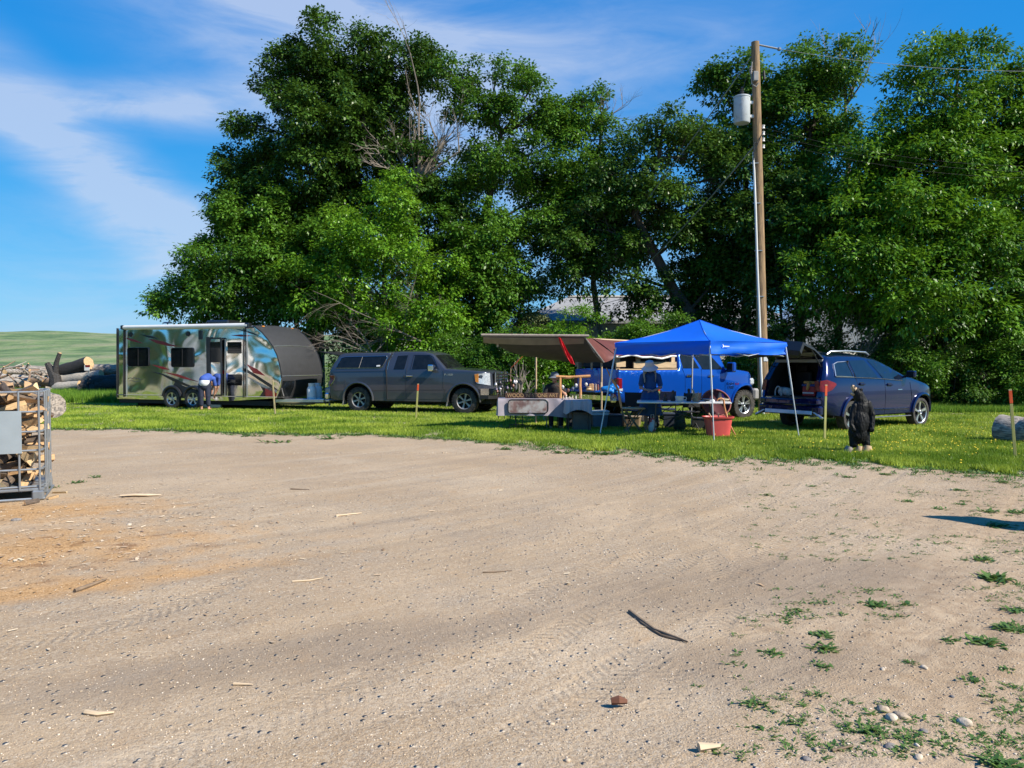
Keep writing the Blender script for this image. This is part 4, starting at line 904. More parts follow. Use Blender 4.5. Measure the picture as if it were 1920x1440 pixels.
    mirror(root, Z(1062, 320)[0], hw(*Z(1062, 320)), Z(1062, 318)[1], M['chrome'], (.2, .26, .2)); mirror(root, Z(1062, 320)[0], hw(*Z(1062, 320)), Z(1062, 318)[1], M['chrome'], (.2, .26, .2), 1)
    i0, i1 = bd.near(*Z(1048, 208)), bd.near(*Z(1160, 322)); bd.across('windshield', i0, i1, -.9, .9, M['glass'], root)
    # rear lamp, front lamps, grille, bumpers
    bd.panel('tail_light', [Z(168, 382), Z(218, 384), Z(216, 425), Z(182, 470), Z(170, 478)], M['red_lens'], root, sides=(-1, 1), off=.012)
    bd.strip('light_bezel', [Z(168, 382), Z(220, 383), Z(217, 427), Z(183, 472), Z(170, 480)], .03, M['chrome'], root, off=.012)
    bd.panel('headlight', [Z(1420, 372), Z(1530, 362), Z(1536, 470), Z(1440, 450), Z(1425, 430)], M['headlamp'], root, sides=(-1, 1), off=.014); bd.panel('turn_signal', [Z(1418, 374), Z(1452, 370), Z(1452, 448), Z(1428, 438)], M['amber'], root, sides=(-1, 1), off=.018)
    xn = xe1; mb = MB(); 
    zc = Z(1500, 410)[1]
    mb.box((xn + .03, 0, zc), (.06, 1.3, .40), bev=.03, mi=1)
    for k in range(4): mb.box((xn + .065, 0, zc - .15 + k * .1), (.03, 1.2, .035), bev=.01, mi=0)
    for y in (-.62, 0, .62): mb.box((xn + .07, y, zc), (.035, .045, .36), bev=.01, mi=0)
    mb.build('grille', [M['chrome'], M['dark']], root)
    mb = MB(); zb_ = Z(1500, 530)[1]; pr = [(-1.0, -.42), (-.97, -.16), (-.8, 0), (-.4, .06), (0, .08), (.4, .06), (.8, 0), (.97, -.16), (1.0, -.42)]
    for (h, zz, o, mi) in ((.2, zb_ + .02, .12, 0), (.12, zb_ - .14, .10, 1)):
        vs = [(xn + o + x, y, zz - h / 2) for y, x in pr] + [(xn + o + x, y, zz + h / 2) for y, x in pr] + [(xn + o + x - .1, y * .97, zz + h / 2) for y, x in pr]
        mb.add(vs, [(i, i + 1, i + 10, i + 9) for i in range(8)] + [(i + 9, i + 10, i + 19, i + 18) for i in range(8)], mi)
    mb.build('front_bumper', [M['chrome'], M['black_plastic']], root)
    fl = MB(); fl.lathe([(0, .02), (.06, .02), (.075, 0)], (0, 0, 0), 'X', 14); o = fl.build('fog_lamp', M['headlamp'], root); o.location = (xn + .14, -.66, zb_)
    mb = MB(); xr = top[2][0]; z_ = Z(190, 560)[1]; mb.box((xr - .09, 0, z_), (.18, 1.85, .2), bev=.04, mi=0); mb.box((xr - .2, 0, z_ - .12), (.3, .08, .08), mi=1); mb.build('rear_bumper', [M['chrome'], M['black_plastic']], root)
    # raised glass hatch of the shell
    a = Z(232, 212); mb = MB(); L = .85; c = Vector((a[0] - L / 2 + .06, 0, a[1] + .06)); mb.box(c, (L, 1.35, .03), (0, .16, 0), .01, 0); mb.box(c + Vector((0, 0, -.003)), (L * .86, 1.15, .034), (0, .16, 0), .0, 1)
    for y in (-.62, .62): mb.tube([(a[0] - .62, y, a[1] + .1), (a[0] - .12, y, a[1] - .42)], .009, 5, mi=0)
    mb.build('shell_hatch', [M['black_plastic'], M['glass']], root)
    tx = Z(1195, 378); text('fender_badge', 'F-150', .085, M['chrome'], root, (tx[0], -(bd.y(*tx) + .004), tx[1]), (PI / 2, 0, 0), sx=1.5)
    bd.panel('sticker', [Z(572, 296), Z(602, 294), Z(602, 306), Z(572, 308)], M['white_paint'], root, off=.014)
    return root
grey_pickup()

# ---- blue pickup
def blue_pickup():
    rz = R(30); h = Vector((math.cos(rz), math.sin(rz), 0)); cf = Vector((6.69, 22.3, 0)); cr = cf - h * 3.52; loc = cr - Matrix.Rotation(rz, 3, 'Z') @ Vector((0, -.93, 0))
    root = empty('pickup_truck', loc, rz, 'bright blue pickup with a tarp-covered wooden bed frame, behind the canopy tables', 'pickup')
    f = tracer(loc, rz, -.97); Z = zoomer(f, 1120, 590, 5.538); P = paint('blue_paint', (.0, .075, .46), .35, .45, (.10, .10, .12), .35, .22)
    Rw = .42; ar = .54; x0 = 0; WB = 3.52; zr = .47
    rail = Z(500, 572)[1]; xr = Z(212, 600)[0]; xc = Z(850, 560)[0]; bl = Z(1000, 572)[1]
    ap = Z(1330, 572); hf = Z(1600, 622); nose = max(Z(1655, 740)[0], ap[0] + 1.25)
    top = [(xr + .02, .62), (xr - .01, .9), (xr, rail), (xc - .02, rail), (xc + .06, rail + .42), (xc + .12, 1.88), (xc + .35, 1.97), (xc + 1.3, 1.98), (xc + 1.62, 1.92), (ap[0] + .02, ap[1] + .03), (ap[0] + .5, ap[1] + .0), (nose - .3, rail - .07), (nose - .08, rail - .18), (nose, rail - .35), (nose + .01, .75), (nose - .05, .55)]
    bot = [top[0]] + arch(x0, Rw, ar, zr)[::-1] + [(1.2, zr), (2.4, zr)] + arch(WB, Rw, ar, zr)[::-1] + [top[-1]]
    def hw(x, z):
        y = 1.0 - .03 * abs(z - .95) - .33 * max(0, z - bl)
        if x > nose - .5: y -= .26 * (min(1, (x - nose + .5) / .5)) ** 2.2
        return y
    bd = Body(top, bot, hw, .06, lambda x, z: .05); bd.build('body', root, [P])
    for cx in (x0, WB):
        a = arch(cx, Rw, ar + .015, zr)
        for sg in (-1, 1): mb = MB(); mb.tube([(x, sg * (bd.y(x, z) + .012), z) for x, z in a], .04, 6); mb.build('fender_flare', P, root)
    ch = MB(); well(ch, x0, Rw, ar, zr, .9, .5); well(ch, WB, Rw, ar, zr, .9, .5); ch.box((WB / 2, 0, zr + .03), (WB + 1.2, 1.5, .18)); ch.tube([(0, -.7, Rw), (0, .7, Rw)], .07, 8); ch.box((0, 0, Rw), (.32, .36, .32), bev=.08); ch.tube([(-.5, .5, .4), (-1.2, .5, .42)], .04, 8); ch.build('chassis', M['dark'], root)
    for cx in (x0, WB):
        for y in (-.97, .97): wheel(root, cx, y, Rw, .255, .27, 20, M['alloy'], style='ten')
    g = lambda name, uv, m=M['glass']: bd.panel(name, [Z(*p) for p in uv], m, root, sides=(-1, 1))
    g('rear_window', [(890, 556), (880, 400), (1000, 398), (1056, 556)]); g('front_window', [(1092, 566), (1020, 400), (1190, 400), (1300, 566)])
    for uv in ([(868, 400), (880, 560), (905, 640), (905, 880)], [(1078, 560), (1075, 880)], [(1322, 570), (1318, 780), (1335, 880)], [(905, 880), (1335, 880)]): bd.strip('door_seam', [Z(*p) for p in uv], .014, seam_m, root, off=0, sides=(-1, 1))
    handle(bd, *Z(945, 636), M['chrome'], root, .2); handle(bd, *Z(1170, 638), M['chrome'], root, .2)
    mz = Z(1352, 545); mirror(root, mz[0] - .05, 1.0, mz[1], P, (.16, .26, .28)); mirror(root, mz[0] - .05, 1.0, mz[1], P, (.16, .26, .28), 1)
    i0, i1 = bd.near(xc + 1.64, 1.9), bd.near(ap[0], ap[1] + .05); bd.across('windshield', i0, i1, -.9, .9, M['glass'], root)
    # tail lamps wrap the rear corners
    for sg in (-1, 1):
        mb = MB(); za, zb = Z(265, 812)[1], Z(265, 652)[1]; mb.box((xr + .06, sg * .9, (za + zb) / 2), (.18, .22, zb - za), bev=.05); mb.build('tail_light', M['red_lens'], root)
        mb = MB(); mb.box((xr + .06, sg * .9, (za + zb) / 2 - .12), (.186, .226, .09), bev=.03); mb.build('reverse_light', M['headlamp'], root)
    mb = MB(); mb.box((xr - .1, 0, .68), (.22, 1.95, .22), bev=.05, mi=0); mb.box((xr - .12, 0, .795), (.18, 1.2, .02), mi=1); mb.box((xr - .25, 0, .55), (.3, .08, .08), mi=1); mb.build('rear_bumper', [M['chrome'], M['black_plastic']], root)
    mb = MB(); mb.box((nose - .0, 0, .68), (.24, 1.98, .34), bev=.08, mi=0); mb.box((nose + .03, 0, .95), (.1, 1.2, .3), bev=.03, mi=1); mb.build('front_bumper', [M['grey_trim'], M['chrome']], root)
    for sg in (-1, 1): mb = MB(); mb.box((nose - .14, sg * .82, 1.05), (.22, .22, .2), bev=.06); mb.build('headlight', M['headlamp'], root)
    # dropped tailgate
    mb = MB(); mb.box((xr - .28, 0, .86), (.56, 1.5, .07), bev=.02, mi=0); mb.box((xr - .28, 0, .898), (.46, 1.35, .012), mi=1); mb.build('tailgate', [P, M['black_plastic']], root)
    # flat dark plate on the closed tail where the bed opens
    mb = MB(); mb.box((xr - .006, 0, 1.14), (.02, 1.45, .5)); mb.build('bed_opening', M['dark'], root)
    # wooden bed frame: posts, rails, dark load inside
    mb = MB(); ys = .86
    for (x, hh) in ((xr + .08, .46), (xc - .14, .56), (xr + .75, .5)):
        for sg in (-1, 1): mb.box((x, sg * ys, rail + hh / 2 + .0), (.12, .05, hh))
    for sg in (-1, 1): mb.box(((xr + xc) / 2 + .25, sg * (ys + .05), rail + .13), ((xc - xr) - .62, .04, .16)); mb.box(((xr + xc) / 2, sg * (ys + .05), rail + .012), ((xc - xr) - .1, .1, .03)); mb.box((xr + .14, sg * (ys + .05), rail + .15), (.3, .04, .14))
    for x in (xr + .08, xc - .1): mb.box((x, 0, rail + .50), (.06, 1.75, .08))
    mb.build('bed_frame', M['lumber'], root)
    mb = MB(); mb.box(((xr + xc) / 2, 0, rail + .22), (xc - xr - .2, 1.5, .4), bev=.06); mb.build('load', M['dark'], root)
    t1 = Z(1370, 718); text('door_badge', 'RAM', .11, M['chrome'], root, (t1[0], -(bd.y(*t1) + .004), t1[1]), (PI / 2, 0, 0), sx=1.3)
    t2 = Z(1372, 744); text('door_badge', '1500', .11, M['chrome'], root, (t2[0], -(bd.y(*t2) + .004), t2[1] - .03), (PI / 2, 0, 0), sx=1.2)
    t3 = Z(1440, 718); text('fender_badge', '4x4', .09, M['red_lens'], root, (t3[0], -(bd.y(*t3) + .004), t3[1]), (PI / 2, 0, 0), sx=1.2)
    an = MB(); q = Z(1437, 640); an.tube([(q[0], -.8, q[1] - .05), (q[0] - .03, -.8, q[1] + .75)], .006, 5); an.build('antenna', M['black_plastic'], root)
    root['rail'] = rail; root['xr'] = xr; root['xc'] = xc
    return root, rail, xr, xc, rz, loc
RAM, rail_z, ram_xr, ram_xc, ram_rz, ram_loc = blue_pickup()

# ---- blue SUV with raised hatch
def blue_suv():
    rz = R(33); h = Vector((math.cos(rz), math.sin(rz), 0)); cf = Vector((10.38, 19.65, 0)); cr = cf - h * 2.89; loc = cr - Matrix.Rotation(rz, 3, 'Z') @ Vector((0, -.86, 0))
    root = empty('suv', loc, rz, 'dark blue SUV with its rear hatch raised, parked right of the blue canopy', 'SUV')
    f = tracer(loc, rz, -.9); Z = zoomer(f, 1400, 600, 4.8); P = paint('deep_blue_paint', (.004, .010, .075), .10, .35, (.07, .07, .08), .35, .18)
    Rw = .37; ar = .43; WB = 2.89; zr = .36
    bl = Z(1000, 522)[1]; xr = Z(700, 700)[0]
    top = [(xr + .12, .42), (xr + .0, .55), (xr - .05, .78), (xr + .0, 1.02), (xr + .03, 1.2), (xr + .18, 1.48), (xr + .28, 1.68), (xr + .42, 1.76), (xr + .9, 1.79), (xr + 1.7, 1.78), (xr + 2.3, 1.70)]
    ap = Z(1420, 520); nose = WB + .88
    top += [(ap[0] - .35, 1.48), (ap[0] + .1, bl + .05), (ap[0] + .4, bl - .01), (WB + .35, 1.06), (WB + .68, .96), (nose - .04, .82), (nose, .62), (nose - .04, .42), (nose - .16, .32)]
    bot = [top[0]] + arch(0, Rw, ar, zr)[::-1] + [(1.0, zr), (1.9, zr)] + arch(WB, Rw, ar, zr)[::-1] + [top[-1]]
    def hw(x, z):
        y = .925 - .05 * abs(z - .8) - .36 * max(0, z - bl) - .15 * max(0, z - bl) ** 2
        if x > nose - .8: y -= .30 * ((x - nose + .8) / .8) ** 2
        if x < xr + .5: y -= .10 * ((xr + .5 - x) / .5) ** 2
        if .8 < z < .95 and .2 < x < WB: y -= 0
        return y
    bd = Body(top, bot, hw, .09, lambda x, z: .07 if x > 1 or z > 1.6 else .06)
    opening = lambda x, z: x < xr + .36 and .80 < z < 1.66
    bd.build('body', root, [P], skip=opening)
    for cx in (0, WB):
        a = arch(cx, Rw, ar + .02, zr)
        for sg in (-1, 1): mb = MB(); mb.tube([(x, sg * (bd.y(x, z) + .016), z) for x, z in a], .04, 6); mb.build('fender_flare', P, root)
    # tailgate surround and the load space behind it
    mb = MB(); ins = [(xr + .02, .80), (xr + .03, 1.2), (xr + .18, 1.48), (xr + .27, 1.66)]
    for (a, b) in zip(ins, ins[1:]):
        for sg in (-1, 1):
            ya, yb = bd.y(a[0] + .02, a[1]), bd.y(b[0] + .02, b[1])
            mb.add([(a[0], sg * ya, a[1]), (b[0], sg * yb, b[1]), (b[0] + .02, sg * (yb - .13), b[1]), (a[0] + .02, sg * (ya - .15), a[1])], [(0, 1, 2, 3)], 0)
            mb.add([(a[0] + .018, sg * (ya - .148), a[1]), (b[0] + .018, sg * (yb - .128), b[1]), (b[0] + .3, sg * (yb - .16), b[1]), (a[0] + .3, sg * (ya - .18), a[1])], [(0, 1, 2, 3)], 1)
    mb.box((xr + .10, 0, .79), (.24, 1.5, .03), mi=1); mb.box((xr + .30, 0, 1.64), (.1, 1.3, .07), mi=2); mb.build('hatch_surround', [P, M['black_plastic'], M['grey_trim']], root)
    mb = MB(); mb.box((xr + 1.1, 0, 1.2), (.02, 1.5, .9)); 
    for sg in (-1, 1): mb.box((xr + .68, sg * .7, 1.15), (.9, .02, .75), (0, 0, 0))
    mb.box((xr + .65, 0, .80), (1.0, 1.42, .02)); mb.box((xr + .75, 0, 1.69), (.8, 1.2, .02)); mb.build('load_space', M['dark'], root)
    for y in (-.38, .38): mb = MB(); mb.box((xr + 1.0, y, 1.12), (.14, .5, .55), bev=.05); mb.box((xr + .98, y, 1.46), (.1, .24, .16), bev=.04); mb.build('rear_seat', M['black_plastic'], root)
    # raised hatch
    hy = .62; hp = Vector((xr + .36, 0, 1.76)); e = Vector((xr - .56, 0, 2.11)); e2 = e + Vector((-.14, 0, -.20))
    mb = MB(); sec = []
    for (p, wd) in ((hp, .62), (hp.lerp(e, .5) + Vector((0, 0, .06)), .68), (e, .74), (e2, .76), (e2 + Vector((.02, 0, -.10)), .70)):
        sec.append([p + Vector((0, y, -.05 * (y / wd) ** 2)) for y in (-wd, -wd * .6, 0, wd * .6, wd)])
    vs = [q for s_ in sec for q in s_] + [q + Vector((.05, 0, -.07)) for s_ in sec for q in s_]; n = 5
    for a in range(4):
        for b in range(4):
            mb.add([vs[a * n + b], vs[a * n + b + 1], vs[(a + 1) * n + b + 1], vs[(a + 1) * n + b]], [(0, 1, 2, 3)], 2 if a <= 1 and b in (1, 2) else (1 if a >= 2 else 0))
            q = [vs[25 + a * n + b], vs[25 + (a + 1) * n + b], vs[25 + (a + 1) * n + b + 1], vs[25 + a * n + b + 1]]; mb.add(q, [(0, 1, 2, 3)], 3 if a == 0 and b in (1, 2) else 1)
    for a in range(4):
        for b in (0, 4): mb.add([vs[a * n + b], vs[(a + 1) * n + b], vs[25 + (a + 1) * n + b], vs[25 + a * n + b]], [(0, 1, 2, 3)], 1)
    mb.add([vs[20 + b] for b in range(5)] + [vs[45 + b] for b in range(5)], [(b, b + 1, b + 6, b + 5) for b in range(4)], 1)
    mb.box(hp.lerp(e, .38) + Vector((.06, 0, -.09)), (.16, 1.15, .03), (0, math.atan2(e.z - hp.z, hp.x - e.x), 0), .01, 3)
    for y in (-.66, .66): mb.tube([(xr + .2, y, 1.5), (xr - .2, y * 1.02, 1.93)], .014, 6, mi=1)
    mb.build('hatch', [P, M['black_plastic'], M['glass'], M['grey_trim']], root)
    # lower rear
    mb = MB(); mb.box((xr - .04, 0, .70), (.16, 1.62, .14), bev=.05, mi=0); mb.box((xr - .02, 0, .775), (.12, 1.3, .012), mi=1); mb.box((xr - .02, 0, .5), (.16, 1.7, .22), bev=.06, mi=0); mb.box((xr - .095, 0, .45), (.05, 1.3, .10), (0, .2, 0), .02, 2); mb.box((xr - .085, -.78, .42), (.05, .34, .05), (.5, .2, 0), .01, 2); mb.box((xr - .085, .78, .42), (.05, .34, .05), (-.5, .2, 0), .01, 2)
    mb.tube([(xr - .06, -.55, .34), (xr + .2, -.55, .36)], .035, 8, mi=2); mb.build('rear_bumper', [P, M['chrome'], M['alloy']], root)
    for sg in (-1, 1):
        mb = MB(); pts = [(xr - .0, 1.18), (xr + .14, 1.21), (xr + .40, 1.13), (xr + .41, 1.09), (xr + .28, .98), (xr + .1, .92), (xr - .01, .95)]
        v, f_ = cdt(densify(pts, .1, True), .1); mb.add([(x, sg * (bd.y(x + .0, z) + .014), z) for x, z in v], [q if sg < 0 else q[::-1] for q in f_]); 
        mb.add([(xr - .035, sg * (bd.y(xr + .02, z) + .01 - k), z) for z in (.94, 1.18) for k in (0, .12)] , [(0, 1, 3, 2)]); mb.build('tail_light', M['red_lens'], root)
    g = lambda name, uv, m=M['tint_glass']: bd.panel(name, [Z(*p) for p in uv], m, root, sides=(-1, 1))
    q1 = [(805, 505), (830, 395), (870, 378), (955, 372), (962, 512)]; g('quarter_window', q1); bd.strip('window_frame', [Z(*p) for p in q1], .022, M['alloy'], root, closed=True, off=.012)
    g('rear_window', [(985, 514), (980, 366), (1120, 360), (1180, 520)]); g('front_window', [(1225, 525), (1150, 362), (1215, 362), (1310, 405), (1392, 510), (1400, 536)])
    bd.strip('window_trim', [Z(*p) for p in [(805, 512), (962, 516), (1180, 526), (1400, 545)]], .022, M['alloy'], root, off=.012)
    for uv in ([(968, 372), (985, 530), (1000, 600), (1000, 680)], [(1205, 380), (1240, 540), (1245, 680), (1240, 860)], [(1465, 560), (1480, 700), (1462, 800), (1455, 860)], [(1130, 868), (1455, 858)]): bd.strip('door_seam', [Z(*p) for p in uv], .013, seam_m, root, off=0, sides=(-1, 1))
    bd.strip('side_molding', [Z(1120, 800), Z(1460, 790)], .03, P, root, off=.012, sides=(-1, 1)); bd.strip('sill_trim', [Z(1118, 878), Z(1465, 858)], .06, M['alloy'], root, off=.016, sides=(-1, 1))
    handle(bd, *Z(1032, 576), P, root, .2); handle(bd, *Z(1280, 582), P, root, .2)
    mz = Z(1440, 490); mirror(root, mz[0] - .05, .88, mz[1] + .01, P, (.12, .22, .17)); mirror(root, mz[0] - .05, .88, mz[1] + .01, P, (.12, .22, .17), 1)
    i0, i1 = bd.near(xr + 2.35, 1.69), bd.near(ap[0] + .05, bl + .1); bd.across('windshield', i0, i1, -.9, .9, M['tint_glass'], root)
    for sg in (-1, 1):
        mb = MB(); yy = sg * .60; p0 = [(xr + .5, yy, 1.80), (xr + .62, yy, 1.86), (xr + 1.3, yy, 1.875), (xr + 2.0, yy, 1.85), (xr + 2.15, yy, 1.79)]; mb.tube(p0, [.022, .03, .026, .03, .02], 8, flat=.8); mb.build('roof_rail', M['alloy'], root)
    ch = MB(); well(ch, 0, Rw, ar, zr, .86, .5); well(ch, WB, Rw, ar, zr, .84, .5); ch.box((WB / 2, 0, zr + .02), (WB + 1.0, 1.35, .14)); ch.build('chassis', M['dark'], root)
    for cx in (0, WB):
        for y in (-.9, .9): wheel(root, cx, y, Rw, .275, .23, 20, M['alloy'], tread=False, style='five')
    bd.panel('door_badge', [Z(1355, 622), Z(1392, 621), Z(1392, 627), Z(1355, 628)], M['chrome'], root, off=.008, thick=.006)
    return root, rz, loc, xr
SUV, suv_rz, suv_loc, suv_xr = blue_suv()
def local(loc, rz, p): return Vector(loc) + Matrix.Rotation(rz, 3, 'Z') @ Vector(p)

# ---- polished travel trailer
def trailer():
    rz = R(-19); h = Vector((math.cos(rz), math.sin(rz), 0)); P0 = Vector((-14.40, 28.14, 0)); Wd = 2.45; loc = P0 - Matrix.Rotation(rz, 3, 'Z') @ Vector((0, -Wd / 2, 0))
    root = empty('travel_trailer', loc, rz, 'polished silver travel trailer with red swooshes and black curved nose', 'trailer')
    f = tracer(loc, rz, -Wd / 2); Z = zoomer(f, 200, 580, 4.174); Z3 = zoomer(f, 200, 600, 8); Z4 = zoomer(f, 380, 600, 7.385)
    mm, nt, b = bsdf('polished_aluminium'); N = nt.nodes; L = nt.links; tc = N.new('ShaderNodeTexCoord')
    b.inputs['Metallic'].default_value = 1; b.inputs['Base Color'].default_value = (.80, .79, .78, 1); b.inputs['Roughness'].default_value = .12
    n = N.new('ShaderNodeTexNoise'); n.inputs['Scale'].default_value = .8; n.inputs['Detail'].default_value = 1.2; n.inputs['Distortion'].default_value = 1.2; L.new(tc.outputs['Object'], n.inputs['Vector'])
    bp = N.new('ShaderNodeBump'); bp.inputs['Distance'].default_value = .055; L.new(n.outputs['Fac'], bp.inputs['Height']); L.new(bp.outputs[0], b.inputs['Normal'])
    blk = mat('ribbed_black_cap', (.035, .036, .040), .55, bump=.004, bscale=14, stretch=(1, 12, 1), var=.3); red = mat('dark_red_decal', (.30, .015, .02), .3, coat=.6); bl = mat('black_decal', (.012, .012, .016), .3, coat=.5)
    nose = [Z(1150, 128), Z(1215, 180), Z(1262, 235), Z(1300, 290), Z(1332, 355), Z(1352, 425), Z(1364, 490), Z(1368, 540)]
    top = [Z(78, 700), Z(78, 150)] + nose + [Z(1362, 600), Z(1325, 695)]
    bot = [top[0], (2.0, top[0][1]), (5.0, top[0][1]), top[-1]]
    bd = Body(top, bot, lambda x, z: Wd / 2, .025, lambda x, z: .0 if x < .05 else (.05 if z > 2.8 else .06))
    sx = nose[0][0]
    bd.build('body', root, [mm, blk, M['white_paint'], M['black_plastic']], matf=lambda x, z: 3 if x < .06 else (2 if x < sx - .05 else 1))
    # seams of the nose cap
    for (u, v) in ((1300, 285), (1366, 525)):
        i = bd.near(*Z(u, v)); mb = MB(); mb.tube([bd.cross(i, t, .006) for t in (-1, -.8, -.5, -.2, .2, .5, .8, 1)], .014, 6); mb.build('cap_trim', M['alloy'], root)
    for sg in (-1, 1):
        mb = MB(); i0 = bd.near(*nose[0]); i1 = bd.near(*nose[-1]); mb.tube([(p[0], sg * (Wd / 2 + .002), p[1]) for p in bd.top[i0:i1 + 1]], .022, 6); mb.build('edge_trim', M['black_plastic'], root)
    # lower nose: dark storage door and recess under the cap
    i0, i1 = bd.near(*Z(1366, 560)), bd.near(*Z(1330, 685))
    bd.across('storage_door', i0, i1, -.96, -.45, M['glass'], root, .01); bd.across('nose_panel', i0, i1, -.4, .97, M['dark'], root, .006)
    # side trims, posts
    def post(name, pts, w, m=bl, off=.012): return bd.strip(name, pts, w, m, root, off=off)
    post('corner_trim', [Z(86, 148), Z(86, 690)], .1); post('awning_arm', [Z(140, 150), Z(140, 684)], .07, off=.035); post('awning_arm', [Z(158, 150), Z(158, 684)], .03, M['alloy'], off=.02)
    post('awning_arm', [Z(1082, 130), Z(1082, 690)], .07, off=.05); post('awning_arm', [Z(1102, 150), Z(1100, 690)], .03, M['alloy'], off=.02)
    post('bottom_trim', [Z(80, 668), Z(445, 672)], .05, M['grey_trim']); post('bottom_trim', [Z(810, 680), Z(1330, 686)], .05, M['grey_trim'])
    mb = MB(); a, c = Z(150, 143), Z(1120, 128); mb.tube([(a[0], -Wd / 2 - .08, a[1]), (c[0], -Wd / 2 - .08, c[1])], [.075, .09], 12, mi=0); mb.box((a[0] - .05, -Wd / 2 - .06, a[1]), (.14, .2, .16), bev=.03, mi=1); mb.box((c[0] - .02, -Wd / 2 - .06, c[1]), (.2, .2, .18), bev=.03, mi=1); mb.build('awning_roll', [M['white_paint'], bl], root)
    # windows
    def rrect(a, c, r=.07, n=5):
        x0, z0, x1, z1 = min(a[0], c[0]), min(a[1], c[1]), max(a[0], c[0]), max(a[1], c[1]); o = []
        for (cx, cz, s0) in ((x1 - r, z1 - r, 0), (x0 + r, z1 - r, 1), (x0 + r, z0 + r, 2), (x1 - r, z0 + r, 3)):
            for k in range(n + 1): an = (s0 + k / n) * PI / 2; o.append((cx + r * math.cos(an), cz + r * math.sin(an)))
        return o
    for (a, c) in (((168, 300), (333, 447)), ((508, 302), (683, 452))):
        q = rrect(Z(*a), Z(*c)); w = bd.panel('window', q, M['glass'], root, off=.02, thick=.02); fr = bd.strip('window_frame', q, .035, bl, root, off=.022, closed=True); fr.parent = w
        mid = ((a[0] + c[0]) / 2, a[1]); s_ = bd.strip('window_bar', [Z(mid[0], a[1] + 6), Z(mid[0], c[1] - 6)], .02, M['black_plastic'], root, off=.024); s_.parent = w
    # speakers and lamp
    for (u, v) in ((188, 197), (638, 192)):
        p = Z(u, v); mb = MB(); mb.lathe([(0, -.03), (.075, -.03), (.09, 0)], (0, 0, 0), 'Y', 18); o = mb.build('speaker', bl, root); o.location = (p[0], -Wd / 2 - .01, p[1])
    bd.panel('porch_light', rrect(Z(722, 165), Z(748, 236), .03), bl, root, off=.03, thick=.03)
    # entry door standing open against the side: frame, door leaf with vents
    bd.panel('doorway', [Z(930, 235), Z(1068, 235), Z(1068, 680), Z(930, 680)], mm, root, off=.012)
    for (uv) in ([(930, 235), (1068, 235), (1068, 682), (928, 682), (930, 235)],): bd.strip('door_frame', [Z(*p) for p in uv], .022, M['alloy'], root, off=.02)
    for (a, c) in (((948, 256), (1056, 346)), ((948, 508), (1060, 596))):
        w = bd.panel('door_window', rrect(Z(*a), Z(*c), .03), M['glass'], root, off=.03)
        for k in range(1, 4): s_ = bd.strip('louver', [Z(a[0] + 6, a[1] + (c[1] - a[1]) * k / 4), Z(c[0] - 6, a[1] + (c[1] - a[1]) * k / 4)], .035, M['black_plastic'], root, off=.034); s_.parent = w
    dr = empty('screen_door', (0, 0, 0)); dr.parent = root
    mb = MB(); a, c = Z(822, 228), Z(918, 672); xs = (a[0], c[0]); zs = (c[1], a[1]); yy = -Wd / 2 - .12; t = .05
    mb.box(((xs[0] + xs[1]) / 2, yy, zs[1]), (xs[1] - xs[0], .04, t)); mb.box(((xs[0] + xs[1]) / 2, yy, zs[0]), (xs[1] - xs[0], .04, t)); mb.box((xs[0], yy, (zs[0] + zs[1]) / 2), (t * 1.6, .05, zs[1] - zs[0])); mb.box((xs[1], yy, (zs[0] + zs[1]) / 2), (t, .04, zs[1] - zs[0])); mb.build('door_frame', bl, dr)
    mb = MB(); mb.box(((xs[0] + xs[1]) / 2, yy + .01, (zs[0] + zs[1]) / 2), (xs[1] - xs[0] - .06, .012, zs[1] - zs[0] - .06)); mb.build('door_panel', mm, dr)
    mb = MB(); z1 = Z(870, 255)[1]; z2 = Z(870, 415)[1]; mb.box(((xs[0] + xs[1]) / 2 + .02, yy - .01, (z1 + z2) / 2), (.42, .02, z1 - z2), bev=.01); mb.build('door_window', M['glass'], dr)
    mb = MB(); mb.box((Z(805, 0)[0], -Wd / 2 - .1, (zs[0] + zs[1]) / 2 + .1), (.10, .06, zs[1] - zs[0] - .1)); mb.build('door_post', bl, dr)
    # decals
    dec = lambda uv, m: bd.panel('decal', [Z(*p) for p in uv], m, root, off=.008, thick=.004)
    dec([(130, 216), (215, 235), (290, 268), (200, 250)], red); dec([(262, 196), (350, 208), (420, 236), (330, 222)], bl); dec([(318, 228), (440, 250), (505, 275), (580, 292), (480, 286), (400, 268)], red)
    dec([(350, 432), (440, 448), (500, 474), (440, 470)], red); dec([(440, 490), (560, 508), (640, 538), (735, 572), (600, 542), (510, 512)], red); dec([(340, 486), (420, 498), (520, 535), (640, 590), (760, 640), (650, 612), (520, 562), (430, 512)], bl)
    dec([(970, 204), (1050, 196), (1150, 208), (1050, 214)], red); dec([(1000, 152), (1080, 160), (1150, 185), (1225, 222), (1130, 190)], bl)
    dec([(930, 425), (1000, 432), (1100, 470), (1290, 590), (1350, 640), (1280, 612), (1120, 505), (1010, 452)], bl); dec([(1090, 425), (1180, 470), (1240, 520), (1150, 498)], red)
    dec([(850, 490), (920, 475), (990, 490), (920, 508)], red); dec([(1080, 515), (1190, 570), (1250, 600), (1335, 636), (1325, 655), (1210, 605)], M['grey_trim']); dec([(1225, 620), (1290, 612), (1330, 660), (1328, 684), (1225, 684)], red); dec([(1205, 600), (1240, 615), (1245, 684), (1195, 684), (1225, 640)], bl)
    # skirt, wheel housing, chassis
    dec([(438, 690), (470, 640), (520, 600), (540, 560), (600, 600), (740, 640), (745, 700)], M['black_plastic'])
